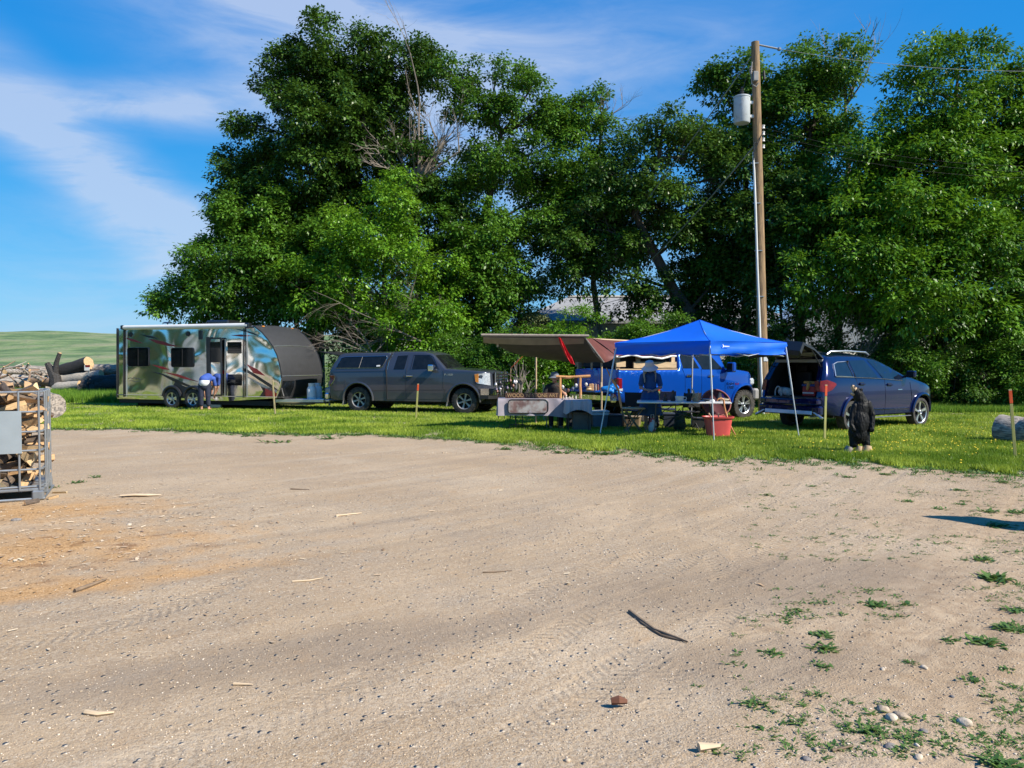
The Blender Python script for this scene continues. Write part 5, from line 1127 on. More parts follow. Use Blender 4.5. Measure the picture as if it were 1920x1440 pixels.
    mb = MB(); zb = top[0][1]; mb.box((3.3, 0, zb - .06), (6.5, 2.3, .16), mi=0); mb.box((6.4, 0, zb - .09), (2.0, .5, .12), mi=1)
    for y in (-1, 1): mb.tube([(5.6, y * .95, zb - .08), (8.1, y * .06, zb - .04)], .055, 6, mi=1)
    for x in (.9, 4.3): mb.box((x, 0, zb - .18), (.5, 1.8, .12))
    mb.box((4.1, -Wd / 2 + .1, zb - .19), (.9, .1, .1), mi=1); mb.build('chassis', [M['dark'], M['steel']], root)
    wx = [Z(510, 0)[0], Z(675, 0)[0]]
    for x in (wx[0] - .02, wx[1] - .02):
        for y in (-1.285, 1.285): wheel(root, x, y, .355, .215, .2, 20, M['alloy'], tread=False, style='five')
    for x in wx:
        a = arch(x, .36, .40, .42)
        for sg in (-1, 1): mb = MB(); mb.tube([(p[0], sg * (Wd / 2 + .05), p[1]) for p in a], .05, 6); mb.build('fender', M['black_plastic'], root)
    # tongue with gas bottles, jack, step
    hx = 7.9; mb = MB(); a, c = Z4(1150, 1110), Z4(1740, 1110); mb.box((7.35, -.55, zb + .02), (1.7, .18, .13), (0, 0, .28), .02); mb.box((7.9, 0, zb + .02), (.9, .7, .05)); mb.build('tongue_step', M['alloy'], root)
    bmat = mat('gas_bottle_white', (.85, .9, .95), .35, var=.05)
    for y in (-.28, .1):
        g_ = MB(); g_.lathe([(0, 0), (.14, 0), (.155, .05), (.155, .36), (.12, .44), (.05, .47), (.05, .48)], n=20); g_.lathe([(.10, .44), (.11, .46), (.11, .56), (.10, .56)], n=16); o = g_.build('gas_bottle', bmat, root); o.location = (7.62, y, zb + .05)
        v = MB(); v.tube([(0, 0, .46), (0, 0, .54)], .02, 6); v = v.build('valve', M['grey_trim'], o)
    mb = MB(); mb.tube([(8.15, 0, .12), (8.15, 0, .95)], .035, 8); mb.box((8.15, 0, .62), (.24, .2, .24), bev=.03); mb.tube([(7.9, 0, zb), (8.55, 0, zb + .06)], .05, 8); mb.build('jack', M['steel'], root)
    # roof gear
    a = Z(595, 120); mb = MB(); mb.box((a[0] + .55, .2, 3.02), (1.0, .7, .24), bev=.09); o = mb.build('air_conditioner', bl, root)
    p = Z(375, 120); mb = MB(); mb.tube([(p[0], -.6, 2.85), (p[0], -.6, 3.05)], .02, 6); mb.lathe([(0, .02), (.12, .015), (.20, -.03)], (p[0], -.6, 3.06), 'Z', 16); mb.build('antenna', bl, root)
    mb = MB(); mb.lathe([(0, .10), (.2, .09), (.3, .02), (.3, 0)], (Z(490, 0)[0], -.4, 2.90), 'Z', 16); mb.build('roof_vent', M['white_paint'], root)
    for t in (-.7, .7):
        mb = MB(); i = bd.near(*nose[0]) + 1; mb.box(Vector(bd.cross(i, t, .02)), (.06, .12, .04), bev=.01); mb.build('marker_light', M['amber'], root)
    mb = MB(); mb.box((-.05, -1.1, .52), (.08, .1, .1), bev=.02); mb.build('marker_light', M['amber'], root)
    for uv in ([(168, 545), (185, 532), (200, 548), (215, 530), (228, 548), (245, 535), (262, 550), (285, 545)], [(170, 562), (195, 556), (225, 568), (262, 560)]): bd.strip('side_script', smooth_chain([Z(*p) for p in uv], 2), .03, bl, root, off=.004)
    return root
trailer()
# ------------------------------------------------------------------ utility pole and wires
m_pole = mat('pole_wood', (.36, .235, .12), .85, stretch=(14, 14, 1), scale=5, var=.35, bump=.006, bscale=14, col2=(.20, .13, .075), c2scale=2.5)
def build_pole():
    Y = 24.0; b = Vector((W(1433, 700, Y).x, Y, 0)); tp = W(1416, 79, Y)
    root = empty('utility_pole', b, 0, 'tall brown wooden utility pole with grey transformer, behind the blue canopy', 'utility pole')
    T = tp - b; at = lambda k: T * k; zk = lambda py: (W(1420, py, Y).z) / tp.z
    mb = MB(); mb.tube([at(k / 12) - Vector((0, 0, .1 if k == 0 else 0)) for k in range(13)], [.165 - .045 * k / 12 for k in range(13)], 18); mb.build('pole', m_pole, root)
    # transformer
    c = W(1391, 205, Y) - b; g = MB(); h = .86; r = .245; g.lathe([(0, h), (r * .55, h * .99), (r * .97, h * .955), (r * 1.05, h * .94), (r * 1.05, h * .90), (r, h * .895), (r, .03), (r * .93, 0), (0, 0)], c - Vector((0, 0, h / 2)), n=28)
    o = g.build('transformer', mat('transformer_grey', (.50, .54, .57), .5, var=.06, col2=(.33, .34, .35), c2scale=4, c2lo=.58, c2hi=.7), root)
    q = MB(); q.lathe([(.05, 0), (.07, .03), (.05, .06), (.075, .09), (.05, .12), (.07, .15), (.03, .19), (.05, .22), (0, .26)], c + Vector((0, 0, h / 2)), n=14); q.build('bushing', M['black_plastic'], o)
    q = MB()
    for dz in (.2, -.22): q.box(c + Vector((.38, 0, dz)), (.32, .1, .09), bev=.01)
    q.build('bracket', M['white_paint'], root)
    for py in (238, 250, 262, 275):
        p = W(1431, py, Y) - b; q = MB(); q.lathe([(.03, -.06), (.055, -.05), (.04, 0), (.055, .05), (.03, .06)], p, n=12); q.tube([p, p + Vector((-.1, 0, 0))], .02, 6); q.build('insulator', M['white_paint'], root)
    q = MB(); a = W(1417, 83, Y) - b; e = W(1461, 92, Y) - b; q.tube([a, e], .028, 6); q.lathe([(.03, -.05), (.06, -.03), (.06, .03), (.03, .05)], e, n=10); q.build('arm', M['steel'], root)
    q = MB(); c0 = W(1408, 140, Y) - b; q.tube([c0 + Vector((0, -.1, .35)), c0 + Vector((-.03, -.1, 0)), c0 + Vector((0, -.1, -.32)), c0 + Vector((.12, -.14, -.42)), c0 + Vector((.2, -.14, -.3))], .018, 6); q.lathe([(.03, 0), (.06, .04), (.03, .08), (.06, .12), (.03, .16), (.06, .2), (.02, .24)], c0 + Vector((-.02, -.06, .0)), n=10); q.box(c0 + Vector((.1, -.14, -.1)), (.16, .1, .3), bev=.03); q.build('fuse_cutout', M['grey_trim'], root)
    q = MB(); c1 = W(1432, 140, Y) - b; q.tube([c1 + Vector((0, 0, .12)), c1 + Vector((.02, 0, -.15))], .035, 8); q.tube([c1, c1 + Vector((-.15, 0, -.02))], .012, 5); q.build('arrester', M['black_plastic'], root)
    q = MB(); q.tube([W(x, y, Y - .17) - b for x, y in ((1412, 285), (1414, 320), (1417, 400), (1420, 500), (1424, 600), (1427, 700))] + [Vector((W(1429, 700, Y).x - b.x, -.17, .0))], [.018, .034, .034, .034, .036, .038, .038], 10); q.build('conduit', M['white_paint'], root)
    for py, px in ((306, 1415), (381, 1419), (470, 1422), (556, 1425), (640, 1428)):
        q = MB(); p = W(px, py, Y - .15) - b; q.box(p, (.24, .05, .035), bev=.008); q.build('conduit_strap', M['steel'], root)
    q = MB(); p = W(1436, 667, Y - .16) - b; q.box(p, (.13, .01, .34)); q.build('tag_plate', M['white_paint'], root)
    q = MB(); q.tube([W(1429, 265, Y) - b, W(1414, 268, Y - .2) - b, W(1413, 300, Y - .2) - b], .014, 5); q.tube([W(1431, 245, Y) - b, W(1424, 262, Y - .2) - b, W(1412, 290, Y - .2) - b], .014, 5); q.tube([W(1393, 170, Y) - b, W(1400, 140, Y - .1) - b, W(1408, 150, Y - .12) - b], .01, 5); q.build('lead_wire', M['black_plastic'], root)
build_pole()
def wire(a, b, sag, r, label, m):
    pts = []; a, b = Vector(a), Vector(b)
    for i in range(17): t = i / 16; p = a.lerp(b, t); p.z -= sag * 4 * t * (1 - t); pts.append(p)
    q = MB(); o = (a + b) / 2; q.tube([p - o for p in pts], r, 5); w = q.build('overhead_wire', m, None); w.location = o; tag(w, label, 'wire', 'overhead wires of the pole')
wire(W(1409, 106, 24), W(1062, 548, 41.5), .4, .02, 'pale overhead wire running down from the pole top past the trees', M['steel'])
wire(W(1424, 262, 24), W(1100, 585, 40), .5, .024, 'twisted service wire dropping from below the transformer to the house', M['steel'])
wire(W(1461, 92, 24), W(2150, 126, 24.5), .35, .007, 'top wire running right from the arm at the pole top', M['steel'])
for k, py in enumerate((240, 250, 262)):
    wire(W(1433, py, 24), W(2150, py + 60, 27), .6, .0025, ['uppermost', 'middle', 'lowest'][k] + ' of the three wires leaving the white insulators to the right', M['black_plastic'])

# ------------------------------------------------------------------ house, shed, fence
m_shingle = mat('shingles', (.30, .31, .33), .85, scale=8, var=.3, stretch=(1, 1, 6), bump=.01, bscale=8)
m_siding = mat('white_siding', (.62, .62, .60), .7, stretch=(.3, .3, 7), scale=3, var=.06, bump=.006, bscale=2)
def house():
    o = Vector((6.5, 43, 0)); root = empty('house', o, 0, 'low house with grey shingled hip roof seen through the trees', 'house')
    zr, ze = 5.25, 3.75; x0, x1, y0, y1 = -6.3, 8.2, -3.6, 3.6; r0, r1 = -3.4, 5.2
    mb = MB(); V = [(x0, y0, ze), (x1, y0, ze), (x1, y1, ze), (x0, y1, ze), (r0, 0, zr), (r1, 0, zr)]
    mb.add(V, [(0, 1, 5, 4), (1, 2, 5), (2, 3, 4, 5), (3, 0, 4)]); mb.add([(x, y, z - .15) for x, y, z in V[:4]], [(3, 2, 1, 0)]); mb.add(V[:4] + [(x, y, z - .15) for x, y, z in V[:4]], [(0, 1, 5, 4), (1, 2, 6, 5), (2, 3, 7, 6), (3, 0, 4, 7)]); rf = mb.build('roof', m_shingle, root, 0)
    mb = MB(); mb.box(((r0 + r1) / 2, 0, zr + .03), (r1 - r0, .35, .08)); mb.build('ridge_cap', M['white_paint'], rf)
    mb = MB(); mb.box(((x0 + x1) / 2, 0, (ze - .15) / 2), (x1 - x0 - .9, y1 - y0 - .9, ze - .15)); mb.build('wall', m_siding, root)
    for x in (-4, -1.2, 2.2, 5.6):
        mb = MB(); mb.box((x, y0 + .44, 2.2), (1.1, .06, 1.2), mi=1); mb.box((x, y0 + .42, 2.2), (.95, .06, 1.05), mi=0); mb.box((x, y0 + .40, 2.2), (.05, .06, 1.05), mi=1); mb.build('window', [M['glass'], M['white_paint']], root)
    mb = MB(); mb.box((.6, y0 + .43, 1.05), (.95, .06, 2.1)); mb.build('door', M['grey_trim'], root)
house()
def shed():
    o = Vector((W(1585, 700, 36).x, 36, 0)); root = empty('shed', o, 0, 'pale gabled shed half hidden by dark leaves behind the SUV', 'shed')
    zp = W(1585, 545, 36).z; ze = W(1480, 605, 36).z; mb = MB(); mb.prism([(-2.6, 0), (2.6, 0), (2.6, ze), (0, zp - .15), (-2.6, ze)], 0, 5); mb.build('wall', mat('pale_blue_siding', (.30, .36, .45), .7, stretch=(.3, .3, 8), scale=3, var=.06), root, 0)
    mb = MB()
    for sg in (-1, 1): mb.prism([(0, zp), (0, zp - .12), (sg * 2.95, ze - .22), (sg * 2.95, ze - .1)][::sg], -.3, 5.3)
    mb.build('roof', mat('pale_metal_roof', (.62, .66, .68), .4, .4), root, 0)
    mb = MB(); mb.box((0, -.02, 1.1), (1.6, .05, 2.1), mi=0); mb.build('door', M['white_paint'], root)
shed()
def fence():
    Y = 29.0; xa, xb = (1640 - 960) / F * Y, 21.5; root = empty('board_fence', ((xa + xb) / 2, Y, 0), 0, 'dark weathered board fence in the shade behind the shrubs at the right', 'fence')
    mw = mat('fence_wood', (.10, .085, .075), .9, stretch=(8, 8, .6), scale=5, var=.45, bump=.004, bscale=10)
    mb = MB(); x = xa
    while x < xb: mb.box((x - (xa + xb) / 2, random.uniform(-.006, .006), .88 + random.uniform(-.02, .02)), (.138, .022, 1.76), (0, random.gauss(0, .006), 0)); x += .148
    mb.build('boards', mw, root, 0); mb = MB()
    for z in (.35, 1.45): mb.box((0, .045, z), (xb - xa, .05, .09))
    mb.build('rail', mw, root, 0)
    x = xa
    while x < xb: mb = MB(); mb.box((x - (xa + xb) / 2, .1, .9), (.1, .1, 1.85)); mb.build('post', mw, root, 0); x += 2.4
fence()

# ------------------------------------------------------------------ blue canopy
def canopy():
    base = [G(1124.5, 817), G(1339, 831), G(1498, 819.5), G(1296, 803)]; c = sum(base, Vector()) / 4
    root = empty('pop_up_canopy', c, 0, 'bright blue pop-up canopy on four slanting white legs', 'canopy')
    ev = [W(1154, 643, 17.0), W(1331, 638.5, 15.45), W(1475, 642.5, 16.85), Vector((4.28, 18.35, 2.03))]; pk = W(1312, 600, 16.9)
    m = mat('blue_canvas', (.0, .16, .92), .6, var=.06, scale=3, bump=.004, bscale=4, trans=.22)
    mb = MB(); n = 12; ev = [e - c for e in ev]; pk = pk - c
    for k in range(4):
        a, b = ev[k], ev[(k + 1) % 4]; V = []; idx = {}
        for i in range(n + 1):
            for j in range(i + 1):
                t = i / n; s = j / i if i else 0; e = a.lerp(b, s); p = pk.lerp(e, t); w = math.sin(PI * s) * t * (1 - t * .3)
                p.z -= .07 * math.sin(PI * t) * .8 + .05 * w * math.sin(PI * min(1, t)) ; idx[(i, j)] = len(V); V.append(p)
        fs = []
        for i in range(n):
            for j in range(i + 1):
                fs.append((idx[(i, j)], idx[(i + 1, j)], idx[(i + 1, j + 1)]))
                if j < i: fs.append((idx[(i, j)], idx[(i + 1, j + 1)], idx[(i, j + 1)]))
        mb.add(V, fs)
    mb.build('roof_fabric', m, root, 25, weld=True)
    for k in range(4): q = MB(); q.tube([pk.lerp(ev[k], t / 8) + Vector((0, 0, -.056 * math.sin(PI * t / 8) + .003)) for t in range(9)], .009, 5, flat=.5); q.build('seam', m, root)
    for k in range(4):
        a, b = ev[k], ev[(k + 1) % 4]; out = (a + b) / 2; out.z = 0; out.normalize(); v = MB(); V = []; nn = 30
        for i in range(nn + 1):
            t = i / nn; p = a.lerp(b, t); p.z -= .012 * math.sin(PI * t)
            for q in range(5):
                z = -.25 * q / 4; w = .018 * math.sin(t * 17 + k) * q / 4 + .010 * math.sin(t * 41 + q) * (q / 4) + .022 * math.sin(q * 1.9 + t * 5 + k); V.append(p + out * (.004 + w) + Vector((0, 0, z + (-.015 * math.sin(t * 9 + k) if q == 4 else 0))))
        v.add(V, [(i * 5 + q, (i + 1) * 5 + q, (i + 1) * 5 + q + 1, i * 5 + q + 1) for i in range(nn) for q in range(4)]); v.build('valance', m, root, 60)
    ms = mat('leg_steel', (.66, .68, .70), .35, .3, var=.05)
    for k in range(4):
        b = base[k] - c; e = ev[k] * .985; q = MB(); q.tube([b, b.lerp(e, .55)], .013, 4); q.tube([b.lerp(e, .5), e - Vector((0, 0, .02))], .0185, 4); leg = q.build('leg', ms, root)
        q = MB(); q.box(b + Vector((0, 0, .008)), (.09, .09, .012)); q.build('foot_plate', M['grey_trim'], leg)
    q = MB()
    for k in range(4):
        a, b = ev[k], ev[(k + 1) % 4]
        for (s0, s1) in ((0, .5), (.5, 1)):
            p, r = a.lerp(b, s0), a.lerp(b, s1); q.tube([p * .97 - Vector((0, 0, .05)), r * .97 - Vector((0, 0, .24))], .01, 4); q.tube([p * .97 - Vector((0, 0, .24)), r * .97 - Vector((0, 0, .05))], .01, 4)
        q.tube([a * .98, pk - Vector((0, 0, .06))], .012, 4)
    q.tube([pk - Vector((0, 0, .35)), pk - Vector((0, 0, .02))], .018, 6); q.build('truss', ms, root)
    a, b = ev[1], ev[2]; p = a.lerp(b, .16); d = (b - a).normalized(); q = MB(); nrm = Vector((d.y, -d.x, 0)) * .03; z = -.11
    def P(s, h): return p + d * s + nrm + Vector((0, 0, z + h))
    q.add([P(-.05, .05), P(.02, 0), P(-.05, -.03), P(-.03, .0)], [(0, 3, 1), (3, 2, 1)]); q.add([P(.02, .012), P(.16, .008), P(.16, -.006), P(.02, -.01)], [(0, 3, 2, 1)]); q.build('logo_mark', M['white_paint'], root, 0)
canopy()

# ------------------------------------------------------------------ bodies from blended blobs
def blobs(name, prims, m, parent, voxel=.012, smooth=4, noise=None):
    """prims: ('cap', a, b, ra, rb) tapered capsules and ('ell', c, (rx,ry,rz), rotz) ellipsoids, fused into one skin"""
    V0, F0 = [], []
    bm = bmesh.new(); bmesh.ops.create_icosphere(bm, subdivisions=3, radius=1); S = [v.co.copy() for v in bm.verts]; SF = [[v.index for v in f.verts] for f in bm.faces]; bm.free()
    mb = MB()
    for p in prims:
        if p[0] == 'ell':
            c = Vector(p[1]); r = p[2]; Rm = p[3] if len(p) > 3 and isinstance(p[3], Matrix) else Matrix.Rotation(p[3] if len(p) > 3 else 0, 3, 'Z')
            mb.add([c + Rm @ Vector((s.x * r[0], s.y * r[1], s.z * r[2])) for s in S], SF)
        else:
            a, b = Vector(p[1]), Vector(p[2]); ra, rb = p[3], p[4]; d = (b - a); L = d.length; d = d / max(L, 1e-6); q = Vector((0, 0, 1)).rotation_difference(d)
            vs = []
            for s in S:
                t = (s.z + 1) / 2; 
                if s.z >= 0: v = q @ Vector((s.x * rb, s.y * rb, s.z * rb)) + b
                else: v = q @ Vector((s.x * ra, s.y * ra, s.z * ra)) + a
                vs.append(v)
            mb.add(vs, SF)
    o = mb.build(name, m, parent, 0)
    md = o.modifiers.new('remesh', 'REMESH'); md.mode = 'VOXEL'; md.voxel_size = voxel; md.use_smooth_shade = True
    if smooth: sm = o.modifiers.new('smooth', 'SMOOTH'); sm.iterations = smooth; sm.factor = .5
    dg = bpy.context.evaluated_depsgraph_get(); me = bpy.data.meshes.new_from_object(o.evaluated_get(dg)); o.modifiers.clear(); old = o.data; o.data = me
    bpy.data.meshes.remove(old)
    if noise:
        for v in me.vertices:
            c = v.co; n = noise(c); v.co = c + v.normal * n
    me.shade_smooth(); return o
m_skin = mat('skin', (.52, .28, .19), .55, var=.06); m_denim = mat('dark_denim', (.016, .022, .05), .8, var=.3, scale=20)
def hand(c, d, up, s=1.0):
    """prims for a palm, four curled fingers and a thumb"""
    c, d, up = Vector(c), Vector(d).normalized(), Vector(up).normalized(); side = d.cross(up).normalized(); P = [('cap', c, c + d * .07, .026, .03)]
    for k, l in zip((-1.5, -.5, .5, 1.5), (.062, .075, .072, .055)):
        a = c + d * .085 + side * k * .019; b = a + d * l * .55 - up * .008; e = b + (d * .6 - up * .8).normalized() * l * .5; P += [('cap', a, b, .0095, .009), ('cap', b, e, .009, .0075)]
    t = c + d * .02 + side * .03; P += [('cap', t, t + (d * .7 + side * .7).normalized() * .045, .012, .011), ('cap', t + (d * .7 + side * .7).normalized() * .045, t + (d + side * .35).normalized() * .075, .011, .009)]
    return P
def head(c, f, r=.098):
    """head prims: skull, jaw, nose, ears; f is where the face looks"""
    c, f = Vector(c), Vector(f).normalized(); s = f.cross(Vector((0, 0, 1))).normalized(); u = s.cross(f).normalized()
    P = [('ell', c, (r * .82, r * .98, r * 1.08), math.atan2(f.y, f.x) - PI / 2), ('ell', c + f * .03 - u * .062, (.058, .06, .055)), ('cap', c + f * r * .93 + u * .005, c + f * r * 1.12 - u * .03, .010, .017), ('ell', c + f * .088 - u * .062, (.026, .014, .012), math.atan2(f.y, f.x) - PI / 2)]
    for k in (-1, 1): P += [('ell', c + s * k * r * .84 - u * .015, (.014, .022, .034)), ('ell', c + f * r * .80 + s * k * .034 + u * .012, (.015, .012, .01))]
    return P
def woman():
    Y = 17.95; x = (1219 - 960) / F * Y; root = empty('person', (x, Y, 0), 0, 'woman in white sun hat and blue dress standing behind the white table', 'person')
    f = Vector((-.45, -.85, -.55))
    body = [('cap', (0, 0, .86), (0, 0, 1.02), .13, .12), ('cap', (0, 0, 1.05), (0, -.02, 1.27), .125, .13), ('cap', (-.13, -.02, 1.30), (.13, -.02, 1.30), .062, .062), ('cap', (0, -.03, 1.32), (-.01, -.06, 1.42), .052, .05)]
    body += [('cap', (-.09, 0, .86), (-.09, -.02, .47), .085, .055), ('cap', (-.09, -.02, .47), (-.09, .02, .09), .052, .038), ('cap', (.09, 0, .86), (.1, .02, .47), .085, .055), ('cap', (.1, .02, .47), (.1, .04, .09), .052, .038), ('cap', (-.09, .03, .05), (-.10, -.13, .035), .042, .03), ('cap', (.1, .05, .05), (.11, -.11, .035), .042, .03)]
    body += [('cap', (-.175, -.02, 1.28), (-.225, -.06, 1.02), .05, .04), ('cap', (-.225, -.06, 1.02), (-.13, -.26, .98), .038, .027), ('cap', (.175, -.02, 1.28), (.235, -.05, 1.03), .05, .04), ('cap', (.235, -.05, 1.03), (.04, -.25, .96), .038, .027)]
    body += hand((-.12, -.27, .98), (.75, -.4, -.1), (0, 0, 1)) + hand((.03, -.255, .96), (-.8, -.35, -.05), (0, 0, 1)) + head((-.025, -.10, 1.50), f)
    blobs('body', body, m_skin, root, .008, 3)
    m = mat('blue_dress', (.015, .075, .22), .8, var=.2, scale=9, bump=.004, bscale=14)
    d = [('cap', (0, 0, 1.0), (0, -.02, 1.27), .145, .145), ('cap', (-.14, -.02, 1.29), (.14, -.02, 1.29), .078, .078), ('cap', (-.18, -.02, 1.28), (-.218, -.05, 1.10), .068, .062), ('cap', (.18, -.02, 1.28), (.225, -.04, 1.10), .068, .062)]
    blobs('dress', d, m, root, .01, 3)
    sk = MB(); sk_n = 40; rings = [(.155, 1.02), (.17, .95), (.20, .85), (.225, .7), (.25, .55), (.28, .38)]; V = []
    for i, (r, z) in enumerate(rings):
        for j in range(sk_n): a = 2 * PI * j / sk_n; w = 1 + .07 * math.sin(a * 7 + i * .4) * i / 5; V.append((r * w * math.cos(a), r * w * .85 * math.sin(a), z))
    sk.add(V, [(i * sk_n + j, i * sk_n + (j + 1) % sk_n, (i + 1) * sk_n + (j + 1) % sk_n, (i + 1) * sk_n + j) for i in range(5) for j in range(sk_n)]); sk.build('skirt', m, root)
    hm = mat('grey_blonde_hair', (.46, .39, .30), .6, stretch=(20, 20, 1), scale=6, var=.3); hd = MB()
    for k in range(46):
        a = random.uniform(-PI * .1, PI * 1.1); r = .088; s = Vector((-.02 + r * math.cos(a), -.07 + r * .9 * math.sin(a) * .8, 1.54)); e = Vector((s.x * 1.45, s.y * 1.1 - (.06 if abs(s.x) > .05 else 0), random.uniform(1.14, 1.30))); hd.tube([s, s.lerp(e, .5) + Vector((s.x * .35, .0, 0)), e], [.016, .018, .005], 5)
    hd.build('hair', hm, root)
    ht = MB(); t = Matrix.Rotation(.35, 3, 'X') @ Matrix.Rotation(-.15, 3, 'Y'); prof = [(0, .115), (.06, .112), (.09, .095), (.105, .03), (.11, .0), (.15, -.035), (.195, -.075), (.19, -.08), (.11, -.012), (.10, .02)]; ht.lathe(prof, n=28); ht.v = [tuple(t @ Vector((v[0], v[1], v[2] + .0)) + Vector((-.03, -.09, 1.535))) for v in ht.v]; ht.build('sun_hat', mat('white_cotton', (.80, .79, .76), .8, var=.05, bump=.003, bscale=30), root)
woman()
def seated():
    Y = 18.95; x = (1040 - 960) / F * Y; root = empty('person', (x, Y, 0), 0, 'person in black with grey brimmed hat sitting behind the wooden rack', 'person')
    B = [('cap', (0, .1, .5), (0, .08, .62), .14, .13), ('cap', (0, .08, .65), (0, .02, .98), .13, .14), ('cap', (-.13, .02, 1.02), (.13, .02, 1.02), .062, .062), ('cap', (0, 0, 1.05), (0, -.03, 1.15), .05, .05), ('cap', (-.09, .08, .5), (-.11, -.34, .5), .085, .06), ('cap', (.09, .08, .5), (.13, -.34, .5), .085, .06), ('cap', (-.11, -.34, .5), (-.1, -.30, .09), .055, .04), ('cap', (.13, -.34, .5), (.14, -.30, .09), .055, .04), ('cap', (-.1, -.27, .05), (-.12, -.43, .04), .042, .03), ('cap', (.14, -.27, .05), (.16, -.43, .04), .042, .03)]
    B += [('cap', (-.18, .02, 1.0), (-.24, -.06, .78), .05, .042), ('cap', (-.24, -.06, .78), (-.06, -.28, .82), .038, .028), ('cap', (.18, .02, 1.0), (.26, -.08, .80), .05, .042), ('cap', (.26, -.08, .80), (.12, -.30, .95), .038, .028)]
    B += hand((-.05, -.29, .82), (.8, -.3, 0), (0, 0, 1)) + hand((.11, -.31, .96), (-.5, -.2, .7), (.5, 0, .7)) + head((0, -.05, 1.235), (0, -1, -.2)); blobs('body', B, m_skin, root, .008, 3)
    mt = mat('black_cloth', (.012, .012, .014), .85); blobs('shirt', [('cap', (0, .1, .56), (0, .02, .98), .155, .155), ('cap', (-.14, .02, 1.01), (.14, .02, 1.01), .078, .078), ('cap', (-.18, .02, 1.0), (-.225, -.02, .86), .066, .06), ('cap', (.18, .02, 1.0), (.24, -.03, .87), .066, .06)], mt, root, .01, 3)
    blobs('trousers', [('cap', (0, .1, .47), (0, .1, .55), .155, .15), ('cap', (-.09, .08, .5), (-.11, -.34, .5), .10, .075), ('cap', (.09, .08, .5), (.13, -.34, .5), .10, .075), ('cap', (-.11, -.34, .49), (-.1, -.30, .12), .07, .06), ('cap', (.13, -.34, .49), (.14, -.30, .12), .07, .06)], m_denim, root, .01, 3)
    h = MB(); h.lathe([(0, .11), (.07, .105), (.10, .06), (.105, .0), (.17, -.04), (.165, -.045), (.10, -.01)], (0, -.05, 1.27), n=24); h.build('hat', mat('slate_cloth', (.17, .19, .24), .8), root)
    c = empty('camp_stool', (x, Y + .1, 0), 0, 'dark folding stool under the person in black', 'stool'); q = MB(); q.box((0, 0, .34), (.42, .38, .03), bev=.01); q.build('seat', M['dark'], c)
    for sx in (-1, 1):
        for sy in (-1, 1): q = MB(); q.tube([(sx * .19, sy * .17, .0), (sx * .19, -sy * .15, .335)], .012, 6); q.build('leg', M['steel'], c)
seated()
def bent():
    p = G(384, 769); root = empty('person', p, R(8), 'person in blue and white shirt bending over beside the trailer door', 'person')
    B = [('cap', (0, 0, .86), (0, .02, .98), .14, .14), ('cap', (0, .04, 1.0), (.04, .34, 1.06), .14, .14), ('cap', (-.12, .36, 1.04), (.2, .36, 1.04), .065, .065), ('cap', (.04, .4, 1.02), (.05, .5, .96), .05, .05)]
    B += [('cap', (-.10, 0, .86), (-.11, -.02, .47), .09, .06), ('cap', (-.11, -.02, .47), (-.11, .02, .09), .056, .042), ('cap', (.10, 0, .86), (.11, -.02, .47), .09, .06), ('cap', (.11, -.02, .47), (.12, .03, .09), .056, .042), ('cap', (-.11, .02, .05), (-.12, .15, .035), .045, .032), ('cap', (.12, .02, .05), (.14, .15, .035), .045, .032)]
    B += [('cap', (-.15, .36, 1.0), (-.17, .42, .74), .05, .04), ('cap', (-.17, .42, .74), (-.12, .5, .52), .038, .028), ('cap', (.22, .36, 1.0), (.25, .42, .74), .05, .04), ('cap', (.25, .42, .74), (.2, .5, .52), .038, .028)]
    B += hand((-.12, .5, .51), (.1, .3, -.9), (0, 1, 0)) + hand((.2, .5, .51), (-.1, .3, -.9), (0, 1, 0)) + head((.05, .57, .92), (.1, .5, -.85)); blobs('body', B, m_skin, root, .008, 3)
    blobs('shirt', [('cap', (0, .0, 1.02), (.03, .33, 1.08), .17, .165), ('cap', (-.13, .35, 1.05), (.2, .35, 1.05), .085, .085), ('cap', (-.15, .36, 1.0), (-.165, .40, .85), .07, .065), ('cap', (.22, .36, 1.0), (.245, .40, .85), .07, .065)], mat('blue_shirt', (.04, .10, .42), .8), root, .01, 3)
    blobs('shirt_hem', [('cap', (0, -.02, .93), (0, .0, 1.0), .172, .165)], mat('white_knit', (.72, .74, .8), .8), root, .01, 3)
    blobs('trousers', [('cap', (0, 0, .82), (0, 0, .88), .155, .16), ('cap', (-.10, 0, .84), (-.11, -.02, .47), .11, .085), ('cap', (-.11, -.02, .47), (-.11, .0, .2), .08, .075), ('cap', (.10, 0, .84), (.11, -.02, .47), .11, .085), ('cap', (.11, -.02, .47), (.12, .0, .2), .08, .075)], m_denim, root, .01, 3)
bent()
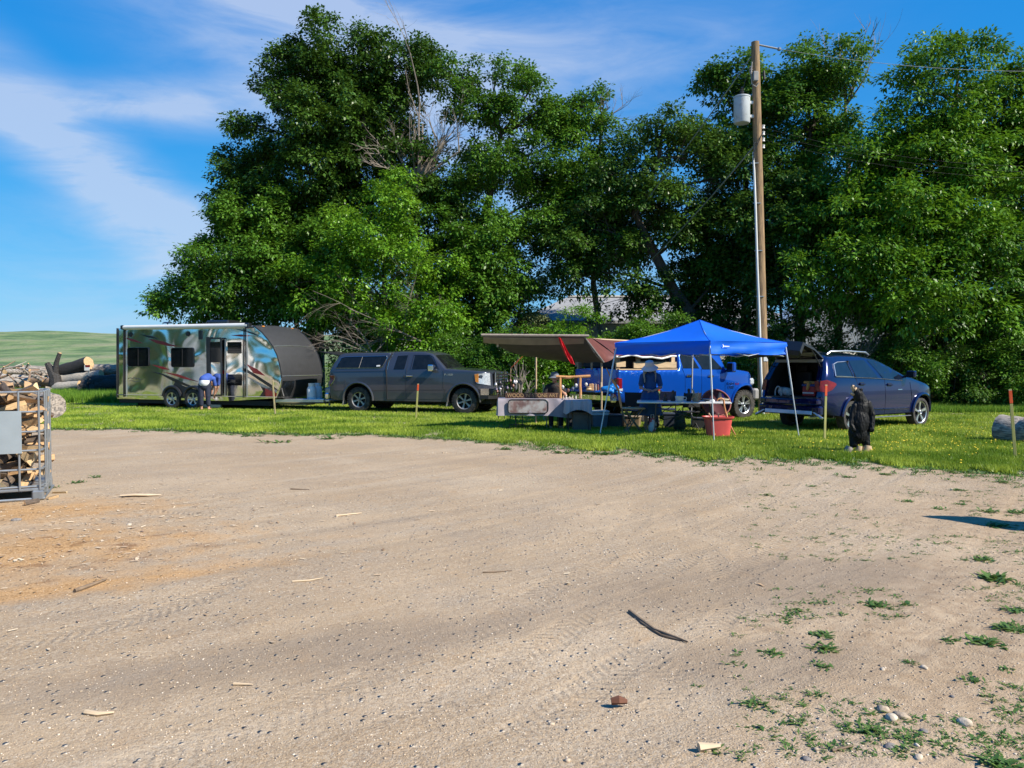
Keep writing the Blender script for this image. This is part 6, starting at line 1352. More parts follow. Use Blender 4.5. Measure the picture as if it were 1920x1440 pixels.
def bear():
    b = G(1611, 851); root = empty('bear_statue', b, 0, 'black carved wooden bear standing upright with open tan muzzle raised to the left', 'statue'); 
    root.scale = (.9, .9, 1.04); mk = mat('charred_black', (.010, .010, .011), .55, var=.4, scale=30, bump=.004, bscale=60, spec=.2)
    B = [('ell', (-.03, 0, .36), (.18, .16, .2)), ('ell', (-.01, -.01, .55), (.185, .165, .26)), ('ell', (.02, 0, .76), (.155, .14, .2)), ('cap', (.02, 0, .88), (-.045, -.01, 1.01), .118, .092), ('ell', (-.06, -.01, 1.04), (.088, .078, .075))]
    B += [('cap', (-.11, 0, .36), (-.125, -.02, .18), .095, .075), ('cap', (.10, 0, .36), (.125, -.02, .18), .095, .075)]
    B += [('cap', (.14, -.03, .84), (.215, -.05, .66), .075, .066), ('cap', (.215, -.05, .66), (.195, -.09, .46), .062, .05), ('ell', (.185, -.11, .42), (.055, .045, .05)), ('cap', (-.12, -.04, .80), (-.185, -.06, .62), .06, .05), ('cap', (-.185, -.06, .62), (-.20, -.09, .50), .05, .04), ('cap', (-.20, -.09, .50), (-.165, -.13, .42), .042, .035), ('ell', (-.02, -.11, .50), (.10, .07, .17))]
    B += [('ell', (.005, .055, 1.09), (.026, .016, .03)), ('ell', (-.0, -.07, 1.085), (.026, .016, .03)), ('cap', (-.10, -.01, 1.085), (-.13, -.01, 1.12), .05, .04)]
    fur = lambda c: .009 * mnoise.noise((c.x * 34, c.y * 34, c.z * 13)) + .005 * mnoise.noise((c.x * 70, c.y * 70, c.z * 30))
    blobs('body', B, mk, root, .009, 2, fur)
    mt = mat('bare_wood', (.55, .38, .22), .7, stretch=(3, 3, 10), scale=6, var=.3, bump=.003, bscale=14)
    blobs('muzzle', [('cap', (-.10, -.01, 1.075), (-.145, -.01, 1.125), .056, .040)], mt, root, .006, 2); blobs('lower_jaw', [('cap', (-.11, -.01, 1.01), (-.165, -.01, 1.018), .040, .028)], mt, root, .006, 2)
    q = MB(); q.lathe([(0, .012), (.016, .008), (.02, 0)], (-.158, -.01, 1.158), n=12); q.build('nose', M['black_plastic'], root)
    for i, (x, y, r, h, t) in enumerate(((-.20, .0, .085, .13, .5), (-.02, -.03, .07, .14, .1), (.13, -.05, .10, .15, -.2), (.20, -.0, .06, .10, .3))):
        q = MB(); pts = [(x - .02, y, -.01), (x, y, h * .6), (x + .01, y, h)]; q.tube(pts, [r, r * .95, r * .7], 11, jit=.1); o = q.build('wooden_base', mt if i != 0 else mat('grey_wood', (.33, .28, .24), .8, var=.3, scale=8), root, 50)
bear()
# ------------------------------------------------------------------ tarps
def sheet(name, fn, nu, nv, m, parent, th=.01):
    V = [Vector(fn(i / nu, j / nv)) for i in range(nu + 1) for j in range(nv + 1)]; k = len(V); mb = MB(); w = nv + 1
    V2 = [v - Vector((0, 0, th)) for v in V]; fs = [(i * w + j, (i + 1) * w + j, (i + 1) * w + j + 1, i * w + j + 1) for i in range(nu) for j in range(nv)]
    mb.add(V + V2, fs + [tuple(q + k for q in f[::-1]) for f in fs]); rim = [(i * w) for i in range(nu + 1)] + [nu * w + j for j in range(1, nv + 1)] + [i * w + nv for i in range(nu - 1, -1, -1)] + [j for j in range(nv - 1, 0, -1)]
    mb.f += [(rim[i], rim[(i + 1) % len(rim)], rim[(i + 1) % len(rim)] + k, rim[i] + k) for i in range(len(rim))]; mb.m += [0] * len(rim)
    o = mb.build(name, m, parent, 50); return o
m_tarp = mat('red_brown_tarp', (.17, .055, .045), .5, var=.15, bump=.01, bscale=5, trans=.12); m_grtarp = mat('grey_brown_tarp', (.07, .06, .055), .7, var=.2, bump=.012, bscale=4)
def bed_tarp():
    root = empty('bed_tarp', ram_loc, ram_rz, 'red-brown tarp with white edging tented over the blue pickup bed', 'tarp')
    x0, x1 = ram_xr - .12, ram_xc - .18; ze = rail_z + .36; zr = 2.26
    def fn(u, v):
        x = x0 + (x1 - x0) * u; t = v * 2 - 1; y = -1.05 * t; z = zr - (zr - ze) * abs(t) ** 1.15; return (x, y, z - .05 * math.sin(PI * u) * (1 - abs(t)) + .02 * math.sin(u * 19 + 3 * t) * abs(t) + .03 * math.sin(u * 7) * abs(t))
    sheet('cover', fn, 24, 16, m_tarp, root)
    for t in (0, 1):
        mb = MB(); mb.tube([Vector(fn(u / 12, t)) - Vector((0, 0, .02)) for u in range(13)], .026, 6); mb.build('edging', M['white_paint'], root)
    for u in (.35, .5):
        mb = MB(); mb.tube([Vector(fn(u + .04 * k / 6, .5 - .5 * k / 6 if False else .5 + .5 * k / 6 * -1)) + Vector((0, 0, .012)) for k in range(7)], .012, 5); mb.build('strap', M['grey_trim'], root)
    q = MB(); q.tube([(x0, 0, rail_z), (x0, 0, zr - .03)], .03, 6); q.tube([(x0, 0, zr - .03), (x1, 0, zr - .08)], .03, 6); q.tube([(x1, 0, rail_z), (x1, 0, zr - .08)], .03, 6); q.build('tarp_frame', M['lumber'], root)
    return Vector(loc_w(ram_loc, ram_rz, (x0, -1.05, ze))), Vector(loc_w(ram_loc, ram_rz, (x0, 0, zr))), Vector(loc_w(ram_loc, ram_rz, (x0, 1.05, ze)))
def loc_w(l, rz, p): return Vector(l) + Matrix.Rotation(rz, 3, 'Z') @ Vector(p)
tarp_n, tarp_r, tarp_f = bed_tarp()
def awning():
    A = W(906, 630.5, 17.7); B = W(1096, 632, 18.2); C = W(1132, 679, 19.5); D = W(1000, 669, 20.0)
    root = empty('tarp_awning', (A + C) / 2, 0, 'grey-brown tarp awning slung from a weathered beam behind the blue pickup tailgate', 'awning'); o = (A + C) / 2
    def fn(u, v):
        p = A.lerp(B, u).lerp(D.lerp(C, u), v) - o; p.z -= .10 * math.sin(PI * v) * (1 - .4 * u) + .05 * math.sin(PI * u) * v; p.z += .012 * math.sin(u * 23) * v; return p
    sheet('cover', fn, 26, 14, m_grtarp, root)
    def fs(u, v): p = A.lerp(B, u) - o; return p + Vector((0, .03 + .15 * v, -.02 - .12 * v - .04 * math.sin(PI * u) * v))
    sheet('front_flap', fs, 20, 3, mat('tan_canvas', (.42, .33, .24), .7, var=.12, trans=.25), root)
    def fr(u, v):   # right cheek joining the bed tarp
        p = B.lerp(C, u) - o; q = B.lerp(tarp_r, .9).lerp(tarp_n, u) - o; return p.lerp(q, v) + Vector((0, 0, -.03 * math.sin(PI * v)))
    sheet('side_flap', fr, 10, 8, m_tarp, root)
    mb = MB(); a, b = A - o, B - o; mb.tube([a + Vector((-.05, 0, .03)), b + Vector((.1, 0, .03))], .035, 6); mb.build('beam', mat('weathered_beam', (.26, .22, .19), .85, stretch=(2, 12, 12), scale=6, var=.3), root)
    mb = MB(); e = fn(1, 1); mb.tube([B - o, C - o], .02, 6); mb.build('edging', M['grey_trim'], root)
    mb = MB(); mb.tube([W(933, 640, 18.0) - o, W(933, 646, 18.0) - o + Vector((0, 0, -.06))], .025, 6); mb.build('peg', M['lumber'], root)
    for (px, Yb) in ((1005, 20.2), (1128, 19.7)):
        p = W(px, 670, Yb); mb = MB(); mb.tube([Vector((p.x, Yb, 0)) - o, p - o + Vector((0, 0, .1))], .028, 6); mb.build('prop_pole', M['lumber'], root)
    q = W(1058, 632, 17.95); fl = empty('red_flag', q, 0, 'limp red flag hanging from the beam of the brown awning', 'flag'); V = []; mb = MB()
    for i in range(15):
        for j in range(9):
            t = i / 14; s = j / 8; x = -.10 + .30 * t ** 1.2 + (s - .5) * (.06 + .13 * t * (1.4 - t) * (1 + .25 * math.sin(t * 11))); V.append((x, .05 * math.sin(s * 9 + t * 4), -.61 * t - .03 * s))
    mb.add(V, [(i * 9 + j, (i + 1) * 9 + j, (i + 1) * 9 + j + 1, i * 9 + j + 1) for i in range(14) for j in range(8)]); mb.build('cloth', mat('red_cloth', (.72, .015, .03), .6, trans=.2, bump=.006, bscale=12), fl, 70)
    mb = MB(); mb.tube([(-.13, 0, .03), (.0, 0, .02)], .008, 5); mb.build('tie', M['dark'], fl)
awning()

# ------------------------------------------------------------------ tables and what stands on them
m_cloth = mat('grey_tablecloth', (.36, .32, .36), .85, var=.08, bump=.004, bscale=9)
def draped(name, x0, x1, y0, y1, zt, drops, m, parent, seed=0):
    """cloth over a table: drops = front, right, back, left overhang"""
    mb = MB(); nx, ny = 24, 10; loop = []
    for i in range(nx): loop.append((x0 + (x1 - x0) * i / nx, y0, 0, -1, drops[0]))
    for i in range(ny): loop.append((x1, y0 + (y1 - y0) * i / ny, 1, 0, drops[1]))
    for i in range(nx): loop.append((x1 - (x1 - x0) * i / nx, y1, 0, 1, drops[2]))
    for i in range(ny): loop.append((x0, y1 - (y1 - y0) * i / ny, -1, 0, drops[3]))
    n = len(loop); V = [((x0 + x1) / 2, (y0 + y1) / 2, zt)]
    for q in range(7):
        for i, (x, y, nx_, ny_, d) in enumerate(loop):
            dd = d if not callable(d) else d(x, y); t = max(0, q - 1) / 5; w = (.018 + .03 * t) * (.6 + .5 * math.sin(i * 1.3 + seed) + .4 * math.sin(i * .55 + 2 * seed)) if q > 1 else (.006 if q == 1 else 0)
            V.append((x + nx_ * w, y + ny_ * w, zt - dd * t - (.004 if q == 1 else 0)))
    mb.add(V, [(0, 1 + i, 1 + (i + 1) % n) for i in range(n)] + [(1 + q * n + i, 1 + (q + 1) * n + i, 1 + (q + 1) * n + (i + 1) % n, 1 + q * n + (i + 1) % n) for q in range(6) for i in range(n)])
    return mb.build(name, m, parent, 50)
def table_a():
    p0 = Vector((W(937, 748, 18.3).x, 18.3, 0)); L = 1.75; root = empty('folding_table', p0, 0, 'long folding table under the grey cloth, left of the wooden rack', 'table')
    mb = MB(); mb.box((L / 2, .36, .72), (L, .72, .035), bev=.01); mb.build('tabletop', M['grey_trim'], root)
    for x in (.38, L - .35):
        for y in (.1, .62): mb = MB(); mb.tube([(x, y, .70), (x, y, .10), (x + .0, y, .02)], .014, 6); mb.build('leg', M['black_plastic'], root)
    mb = MB(); mb.tube([(.22, .1, .02), (.24, .1, .12), (.56, .1, .13), (.6, .1, .02)], .011, 6); mb.tube([(.54, .12, .70), (.54, .12, .12)], .011, 6); mb.build('leg_brace', M['black_plastic'], root)
    c = draped('tablecloth', -.04, L + .02, -.03, .75, .748, (lambda x, y: .40 + .10 * max(0, (x - 1.1)), .45, .3, .40), m_cloth, None, 1); c.location = p0; tag(c, 'grey cloth draped over the long table with the wooden letters', 'tablecloth')
    sl = empty('wood_slab', p0 + Vector((.55 * 1.0 + .12, -.055, .57)), 0, 'rounded marbled brown slab with black rim leaning against the front of the grey cloth', 'slab')
    def rr(w, h, r, n=5):
        o = []
        for (cx, cz, s0) in ((w / 2 - r, h / 2 - r, 0), (-w / 2 + r, h / 2 - r, 1), (-w / 2 + r, -h / 2 + r, 2), (w / 2 - r, -h / 2 + r, 3)):
            for k in range(n + 1): a = (s0 + k / n) * PI / 2; o.append((cx + r * math.cos(a), cz + r * math.sin(a)))
        return o
    mb = MB(); mb.prism(rr(.92, .30, .08), -.03, .0); mb.build('panel', mat('marbled_slab', (.22, .13, .12), .35, var=.4, scale=7, col2=(.45, .43, .42), c2scale=5, c2lo=.42, c2hi=.6, coat=.4), sl)
    mb = MB(); o = rr(.94, .32, .09); mb.tube([(x, -.03, z) for x, z in o + [o[0]]], .014, 6); mb.build('rim', M['black_plastic'], sl)
    sg = empty('letter_sign', p0 + Vector((.78, .12, .752)), 0, 'brown board sign with tan cut-out letters standing on the grey table', 'sign')
    mb = MB(); mb.box((0, .02, .065), (1.30, .02, .13), bev=.004); mb.build('board', mat('dark_red_wood', (.10, .045, .028), .6, var=.3, stretch=(1, 8, 8)), sg)
    text('lettering', "WOOD 'N' STONE ART", .125, mat('tan_letters', (.50, .32, .15), .6), sg, (0, .004, .063), (PI / 2, 0, 0), .004, .93)
    # rustic wooden rack
    r = empty('wooden_rack', p0 + Vector((1.44, .14, .75)), 0, 'orange peeled-log frame standing on the right end of the grey table', 'rack'); mo = mat('peeled_pine', (.62, .31, .12), .5, stretch=(6, 6, 1.5), scale=6, var=.3, bump=.003, bscale=9, coat=.3)
    for x, rad in ((.0, .034), (.48, .032)): mb = MB(); mb.tube([(x, 0, 0), (x + .008, .005, .15), (x - .006, 0, .3), (x, 0, .50)], [rad * 1.1, rad, rad * 1.05, rad * .95], 9, jit=.05); mb.build('post', mo, r)
    mb = MB(); mb.tube([(-.10, 0, .52), (.05, .01, .51), (.2, 0, .50), (.36, .01, .515), (.55, 0, .52), (.72, 0, .53)], [.028, .035, .042, .03, .036, .034], 9, jit=.05); mb.build('crossbar', mo, r)
    for i, (x, l, c_) in enumerate(((.06, .16, (.7, .68, .66)), (.19, .24, (.16, .07, .05)), (.30, .20, (.10, .12, .2)), (.38, .12, (.7, .72, .76)), (.62, .1, (.72, .7, .66)))):
        w = empty('hanging_ornament', p0 + Vector((1.44 + x, .14, .75 + .47)), 0, ['white shell ornament next to the left rack post', 'reddish brown carved ornament hanging under the rack bar', 'dark blue ornament in the middle of the rack', 'pale blue ornament beside the right rack post', 'white ornament at the free end of the rack bar'][i], 'ornament', 'ornaments hanging from the log rack'); q = MB()
        q.tube([(0, 0, 0), (0, 0, -l)], .003, 4); q.build('cord', M['dark'], w); q = MB(); q.lathe([(0, .04), (.03, .02), (.038, -.01), (.02, -.05), (0, -.06)], (0, 0, -l - .03), n=9); q.build('pendant', mat('ornament_%d' % i, c_, .5), w)
    for i in range(6):
        x = 1.50 + i * .075 if i < 5 else 1.93; o = MB(); h = random.uniform(.05, .09); o.lathe([(.018, 0), (.02, .01), (.012, h * .5), (.018, h * .75), (.01, h)], n=9); g_ = o.build('figurine', mat('pale_carving_%d' % i, random.choice(((.7, .6, .42), (.75, .7, .6), (.6, .45, .28))), .6), None); g_.location = p0 + Vector((x, -.04 + .05 * (i % 2), .752)); tag(g_, ['tiny pale carving just right of the left rack post', 'tiny carving second from the left rack post', 'tiny carving in the middle of the rack opening', 'tiny carving fourth from the left rack post', 'tiny carving close to the right rack post', 'tiny carving right of the wooden rack'][i], 'figurine', 'tiny carvings on the table by the rack')
table_a()
def table_b():
    p0 = Vector((W(1063, 748, 17.75).x, 17.75, 0)); root = empty('side_table', p0, 0, 'small square table under a short pale cloth, right end of the craft tables', 'table'); mb = MB(); mb.box((.27, .28, .72), (.54, .5, .03), bev=.008); mb.build('tabletop', M['grey_trim'], root)
    for x in (.04, .50):
        for y in (.05, .5): mb = MB(); mb.tube([(x, y, .70), (x, y, .01)], .013, 6); mb.build('leg', M['black_plastic'], root)
    c = draped('tablecloth', -.02, .56, .0, .55, .738, (lambda x, y: .22 + .12 * (abs(x - .27) / .3) ** 2, .34, .3, .30), mat('pale_tablecloth', (.46, .42, .46), .85, var=.06, bump=.004, bscale=9), None, 4); c.location = p0; tag(c, 'pale short cloth over the small side table by the canopy leg', 'tablecloth')
    bx = empty('storage_crate', p0 + Vector((.36, .3, 0)), 0, 'brown lidded crate standing under the small side table', 'crate'); mb = MB(); mb.box((0, 0, .21), (.42, .36, .42), bev=.015); mb.build('box', mat('brown_card', (.14, .10, .075), .8), bx); mb = MB(); mb.box((0, 0, .435), (.45, .39, .03), bev=.01); mb.build('lid', mat('brown_lid', (.18, .13, .1), .8), bx)
    t = empty('storage_tote', G(1122, 803), R(10), 'slate blue plastic tote with white lid beside the left canopy leg', 'tote'); mb = MB(); V = [(sx * a, sy * b, z) for z, a, b in ((0, .17, .14), (.40, .2, .17)) for sx, sy in ((-1, -1), (1, -1), (1, 1), (-1, 1))]; mb.add(V, [(3, 2, 1, 0), (0, 1, 5, 4), (1, 2, 6, 5), (2, 3, 7, 6), (3, 0, 4, 7)]); mb.build('tub', mat('slate_plastic', (.10, .15, .20), .5), t, 0); mb = MB(); mb.box((0, 0, .415), (.45, .39, .045), bev=.012); mb.box((0, 0, .36), (.425, .365, .06), bev=.01); mb.build('lid', mat('pale_plastic', (.55, .62, .66), .5), t)
table_b()
def table_c():
    a = W(1194, 753, 17.08); b = W(1372, 755, 16.72); d = (b - a); L = d.length; rz = math.atan2(d.y, d.x); root = empty('folding_table', (a.x, a.y, 0), rz, 'white plastic folding table on brown legs under the blue canopy', 'table')
    mb = MB(); mb.box((L / 2, .37, .722), (L, .74, .04), bev=.014); mb.build('tabletop', M['white_paint'], root); mm = mat('brown_leg_steel', (.045, .035, .032), .5)
    for x in (.42, L - .42):
        for y in (.12, .62): q = MB(); q.tube([(x, y, .70), (x + (.03 if x > 1 else -.03), y, .01)], .015, 6); q.build('leg', mm, root)
        q = MB(); q.tube([(x, .12, .16), (x, .62, .16)], .012, 6); s = 1 if x < 1 else -1; q.tube([(x, .37, .4), (x + s * .45, .37, .70)], .01, 6); q.tube([(x, .12, .42), (x, .62, .42)], .011, 6); q.build('leg_brace', mm, root)
    q = MB(); q.tube([(.42, .15, .62), (L - .42, .15, .28)], .009, 5); q.tube([(.42, .2, .28), (L - .42, .2, .62)], .009, 5); q.build('cross_brace', mm, root)
    def on(px, name, label, cat, dy=.12):
        # stand an object on the table at picture column px
        for k in range(60):
            s = k / 59 * L; p = Vector((a.x, a.y, 0)) + Matrix.Rotation(rz, 3, 'Z') @ Vector((s, dy, .744)); 
            if 960 + F * p.x / p.y > px: break
        return empty(name, p, rz, label, cat)
    m = on(1272, 'mug', 'big white mug on the white folding table', 'mug'); q = MB(); q.lathe([(0, .0), (.06, 0), (.085, .04), (.10, .12), (.094, .12), (.08, .045), (0, .012)], n=22); q.build('cup', M['white_paint'], m); q = MB(); q.tube([(.09, 0, .10), (.14, 0, .095), (.15, 0, .06), (.12, 0, .035), (.08, 0, .035)], .010, 6); q.build('handle', M['white_paint'], m)
    c_ = on(1303, 'carved_stump', 'rough brown carved wood stump right of the white mug', 'carving'); q = MB(); q.tube([(0, 0, 0), (.01, 0, .1), (-.02, 0, .17)], [.08, .065, .05], 9, jit=.25); q.build('base', mat('brown_carving', (.36, .24, .13), .7, var=.4, scale=20), c_, 20); q = MB(); q.tube([(-.03, 0, .12), (-.05, .0, .24), (-.08, 0, .28)], [.035, .022, .008], 6); q.tube([(.03, 0, .12), (.06, .02, .22)], [.03, .008], 6); q.build('antler', mat('tan_carving', (.50, .37, .22), .6), c_)
    for px, nm, lb, col_, h in ((1262, 'carved_figure', 'dark brown wooden figure left of the white mug', (.09, .05, .035), .18), (1290, 'carved_figure', 'black carved figure between the mug and the rough stump', (.02, .02, .022), .22), (1246, 'carved_figure', 'squat reddish wooden figure nearest the woman', (.15, .06, .035), .11)):
        e = on(px, nm, lb, 'carving', .3); q = MB(); q.tube([(0, 0, 0), (0, 0, h * .45), (.005, 0, h * .7), (0, 0, h)], [.05, .058, .035, .03], 9, jit=.12); q.build('torso', mat('wood_' + str(px), col_, .6), e); q = MB(); q.lathe([(0, .045), (.03, .03), (.036, 0), (.02, -.035)], (0, -.01, h + .02), n=9); q.build('head', mat('wood_h' + str(px), col_, .6), e)
    e = on(1328, 'bowl', 'shallow grey bowl behind the front canopy leg', 'bowl', .2); q = MB(); q.lathe([(.05, 0), (.12, .035), (.16, .06), (.155, .062), (.1, .03), (0, .015)], n=22); q.build('dish', M['steel'], e)
    q = on(1334, 'cap_hat', 'small white cloth cap lying by the canopy leg on the table', 'cap', .1); g_ = MB(); g_.lathe([(0, .06), (.04, .055), (.065, .03), (.07, 0)], n=16); g_.build('crown_cloth', M['white_paint'], q); g_ = MB(); g_.box((-.08, -.02, .006), (.09, .1, .01), bev=.004); g_.build('visor', M['white_paint'], q)
    e = on(1358, 'coiled_rope', 'coil of tan rope at the right end of the white table', 'rope', .15); g_ = MB(); g_.tube([(.09 * math.cos(t / 6), .06 * math.sin(t / 6), .012 + .0012 * t) for t in range(0, 60)], .012, 6); g_.build('coil', mat('rope_tan', (.55, .47, .33), .8), e)
table_c()
def canes():
    mo = mat('orange_wood', (.62, .26, .10), .55, var=.25, scale=9); md = mat('brown_stick', (.16, .11, .07), .7, var=.3)
    Y = 17.0; o = Vector((W(1172, 812, Y).x, Y, 0)); r = empty('walking_stick', o, 0, 'crooked orange and brown walking stick leaning behind the left canopy leg', 'stick')
    q = MB(); q.tube([W(x, y, Y + k) - o for x, y, k in ((1137, 690, .1), (1146, 710, .08), (1152, 718, .06), (1160, 733, .04), (1162, 748, .02), (1165, 765, 0))], [.012, .014, .03, .022, .03, .02], 8); q.build('handle', mo, r); q = MB(); q.tube([W(1165, 765, Y) - o, W(1170, 785, Y) - o, W(1178, 803, Y) - o, W(1179, 812, Y) - o], [.02, .016, .012, .01], 7); q.tube([W(1178, 800, Y) - o, W(1169, 814, Y) - o], [.011, .006], 6); q.build('shaft', md, r)
    Y = 16.45; o = Vector((W(1379, 815, Y).x, Y, 0)); r = empty('walking_stick', o, 0, 'bent orange wood cane hooked over the right end of the white table', 'stick')
    q = MB(); q.tube([W(x, y, Y) - o for x, y in ((1344, 752), (1347, 748), (1353, 747), (1357, 750), (1358, 762), (1361, 775))], [.014, .018, .02, .02, .02, .02], 8); q.build('handle', mo, r); q = MB(); q.tube([W(x, y, Y) - o for x, y in ((1361, 775), (1366, 790), (1372, 803), (1379, 815.5))], [.02, .019, .016, .012], 8); q.build('shaft', mo, r)
canes()
def misc_stall():
    # pink tub
    p = G(1346, 820); r = empty('plastic_tub', p, 0, 'coral red plastic tub with flared rim standing before the white table', 'tub'); m = mat('coral_plastic', (.72, .10, .09), .45, var=.05)
    q = MB(); n = 28; V = []; prof = [(.23, 0), (.245, .12), (.27, .3), (.285, .40), (.32, .42), (.33, .45), (.30, .45), (.27, .4), (.22, .02)]
    for (a, z) in prof:
        for j in range(n): t = 2 * PI * j / n; cx, sy = math.cos(t), math.sin(t); V.append((a * math.copysign(abs(cx) ** .55, cx), a * .72 * math.copysign(abs(sy) ** .55, sy), z))
    q.add(V, [(i * n + j, i * n + (j + 1) % n, (i + 1) * n + (j + 1) % n, (i + 1) * n + j) for i in range(len(prof) - 1) for j in range(n)] + [tuple((len(prof) - 1) * n + j for j in range(n))]); q.build('tub_body', m, r)
    for k in range(3):
        s = MB(); s.tube([(0, 0, .05), (.04, 0, .25), (.1 * (k - 1), 0, .5)], .018, 6); w = s.build('wood_stick', M['lumber'], None); w.location = p + Vector((-.1 + .1 * k, 0, .02)); tag(w, ['rough stick poking up at the left of the coral tub', 'rough stick in the middle of the coral tub', 'rough stick poking up at the right of the coral tub'][k], 'stick', 'sticks in the coral tub')
    # round camp chair
    p = Vector((W(1343, 780, 17.55).x, 17.55, 0)); r = empty('camp_chair', p, 0, 'round maroon camp chair behind the right end of the white table', 'chair'); mc = mat('maroon_cloth', (.13, .03, .04), .75, var=.12, trans=.15); t = Matrix.Rotation(R(62), 3, 'X')
    q = MB(); q.lathe([(0, -.14), (.12, -.125), (.22, -.08), (.30, -.02), (.325, .02)], n=32); q.v = [tuple(t @ Vector(v) + Vector((0, .05, .68))) for v in q.v]; q.build('seat', mc, r); q = MB(); q.tube([t @ Vector((.33 * math.cos(a * PI / 16), .33 * math.sin(a * PI / 16), .02)) + Vector((0, .05, .68)) for a in range(33)], .016, 7); q.build('rim', mat('rim_cloth', (.32, .10, .08), .7), r)
    for sx in (-1, 1):
        for sy in (-1, 1): q = MB(); q.tube([(sx * .26, sy * .2 - .02, 0), (sx * .16, -sy * .12 + .08, .62 if sy < 0 else .45)], .013, 6); q.build('leg', M['black_plastic'], r)
    for (px, py, nm, lb, c_, rr) in ((1352, 742, 'purple_bag', 'small purple bag lying in the maroon chair', (.13, .03, .26), .085), (1349, 738, 'carved_figure', 'tan carved figure leaning in the maroon chair', (.48, .32, .19), .05)):
        w = blobs(nm, [('cap', (0, 0, -.02), (.01, 0, .10), rr, rr * .6), ('cap', (0, 0, 0), (rr * .8, 0, .03), rr * .7, rr * .4)], mat(nm + str(px), c_, .7), None, .012, 2); w.location = W(px, py + 8, 17.35 - (.1 if px < 1350 else 0)); tag(w, lb, 'bag' if 'bag' in nm else 'carving')
    # small folding stool / table left of the woman
    p = G(1190, 813); r = empty('folding_stool', p, 0, 'small folding wooden table with crossed legs left of the woman', 'table'); q = MB(); q.box((0, .25, .56), (.50, .4, .03), bev=.01); q.build('top', M['lumber'], r)
    for sx in (-1, 1):
        q = MB(); q.tube([(sx * .2, .08, 0), (-sx * .2, .12, .55)], .014, 6); q.build('leg', mat('leg_wood', (.20, .14, .08), .7), r); q = MB(); q.tube([(sx * .2, .42, 0), (-sx * .2, .38, .55)], .014, 6); q.build('leg', mat('leg_wood2', (.20, .14, .08), .7), r)
    p = Vector((W(1223, 800, 17.55).x, 17.55, 0)); r = empty('shopping_bag', p, 0, 'white and red plastic bag standing on the grass by the woman', 'bag'); q = MB(); q.tube([(0, 0, 0), (0, 0, .12), (.01, 0, .25), (0, 0, .34)], [.07, .10, .09, .04], 10, jit=.12); q.build('sack', mat('bag_plastic', (.72, .70, .70), .4, col2=(.62, .08, .06), c2scale=7, c2lo=.5, c2hi=.54), r); q = MB(); q.tube([(-.03, 0, .32), (-.03, 0, .42), (.03, 0, .42), (.03, 0, .32)], .008, 5); q.build('handle', M['white_paint'], r)
    # folding chairs, boxes and bags crowding the stall
    mk = mat('black_canvas', (.02, .02, .024), .8); mn = mat('navy_canvas', (.02, .03, .08), .8)
    for (px, Y, rz_, m_c, lb) in ((1196, 18.7, 2.6, mk, 'black folding chair between the craft tables and the woman'), (1288, 18.3, 3.5, mk, 'black folding chair behind the middle of the white table'), (1250, 19.3, 2.9, mn, 'navy folding chair just in front of the blue pickup bed')):
        c = empty('folding_chair', (W(px, 700, Y).x, Y, 0), rz_, lb, 'chair', 'folding chairs of the stall'); q = MB(); q.box((0, 0, .44), (.46, .42, .025), bev=.01); q.build('seat', m_c, c); q = MB(); q.box((0, .22, .72), (.46, .02, .34), (-.15, 0, 0), .008); q.build('backrest', m_c, c)
        for sx in (-1, 1):
            q = MB(); q.tube([(sx * .23, -.22, 0), (sx * .23, .18, .45), (sx * .23, .25, .9)], .012, 6); q.build('leg', M['black_plastic'], c); q = MB(); q.tube([(sx * .21, .22, 0), (sx * .21, -.2, .45)], .012, 6); q.build('leg', M['black_plastic'], c)
            q = MB(); q.box((sx * .24, 0, .64), (.05, .4, .025), bev=.008); q.build('armrest', M['black_plastic'], c)
    for (px, Y, w, h, c_, lb) in ((1150, 19.0, .5, .34, (.05, .045, .04), 'dark lidded crate under the open tailgate'), (1185, 19.2, .42, .28, (.30, .22, .13), 'cardboard box on the grass beside the tailgate'), (1262, 18.9, .46, .38, (.03, .04, .06), 'dark blue lidded crate behind the white table'), (1312, 18.4, .34, .30, (.05, .05, .055), 'black crate next to the maroon chair'), (1083, 18.9, .5, .4, (.035, .035, .04), 'black crate behind the wooden rack')):
        c = empty('storage_crate', (W(px, 700, Y).x, Y, 0), random.uniform(-.3, .3), lb, 'crate', 'crates and boxes of the stall'); q = MB(); q.box((0, 0, h * .44), (w, w * .7, h * .88), bev=.015); q.build('box', mat('crate_%d' % px, c_, .6), c); q = MB(); q.box((0, 0, h * .93), (w * 1.06, w * .75, h * .12), bev=.012); q.build('lid', mat('cratelid_%d' % px, tuple(k * 1.4 for k in c_), .6), c)
    for (px, Y, c_, lb) in ((1226, 18.6, (.035, .03, .03), 'black rucksack on the grass behind the woman'), (1275, 17.9, (.02, .05, .03), 'dark green rucksack under the white table')):
        c = empty('rucksack', (W(px, 700, Y).x, Y, 0), 0, lb, 'bag', 'rucksacks of the stall'); blobs('sack', [('cap', (0, 0, .14), (0, .02, .36), .15, .11), ('ell', (0, -.10, .18), (.11, .07, .11))], mat('sack_%d' % px, c_, .8), c, .015, 2, lambda c: .01 * mnoise.noise((c.x * 16, c.y * 16, c.z * 16))); q = MB(); q.tube([(-.05, .03, .45), (0, .03, .52), (.05, .03, .45)], .012, 6); q.build('handle', mk, c)
    # goods on the tailgate and bundle of blue tarp
    tz = .905
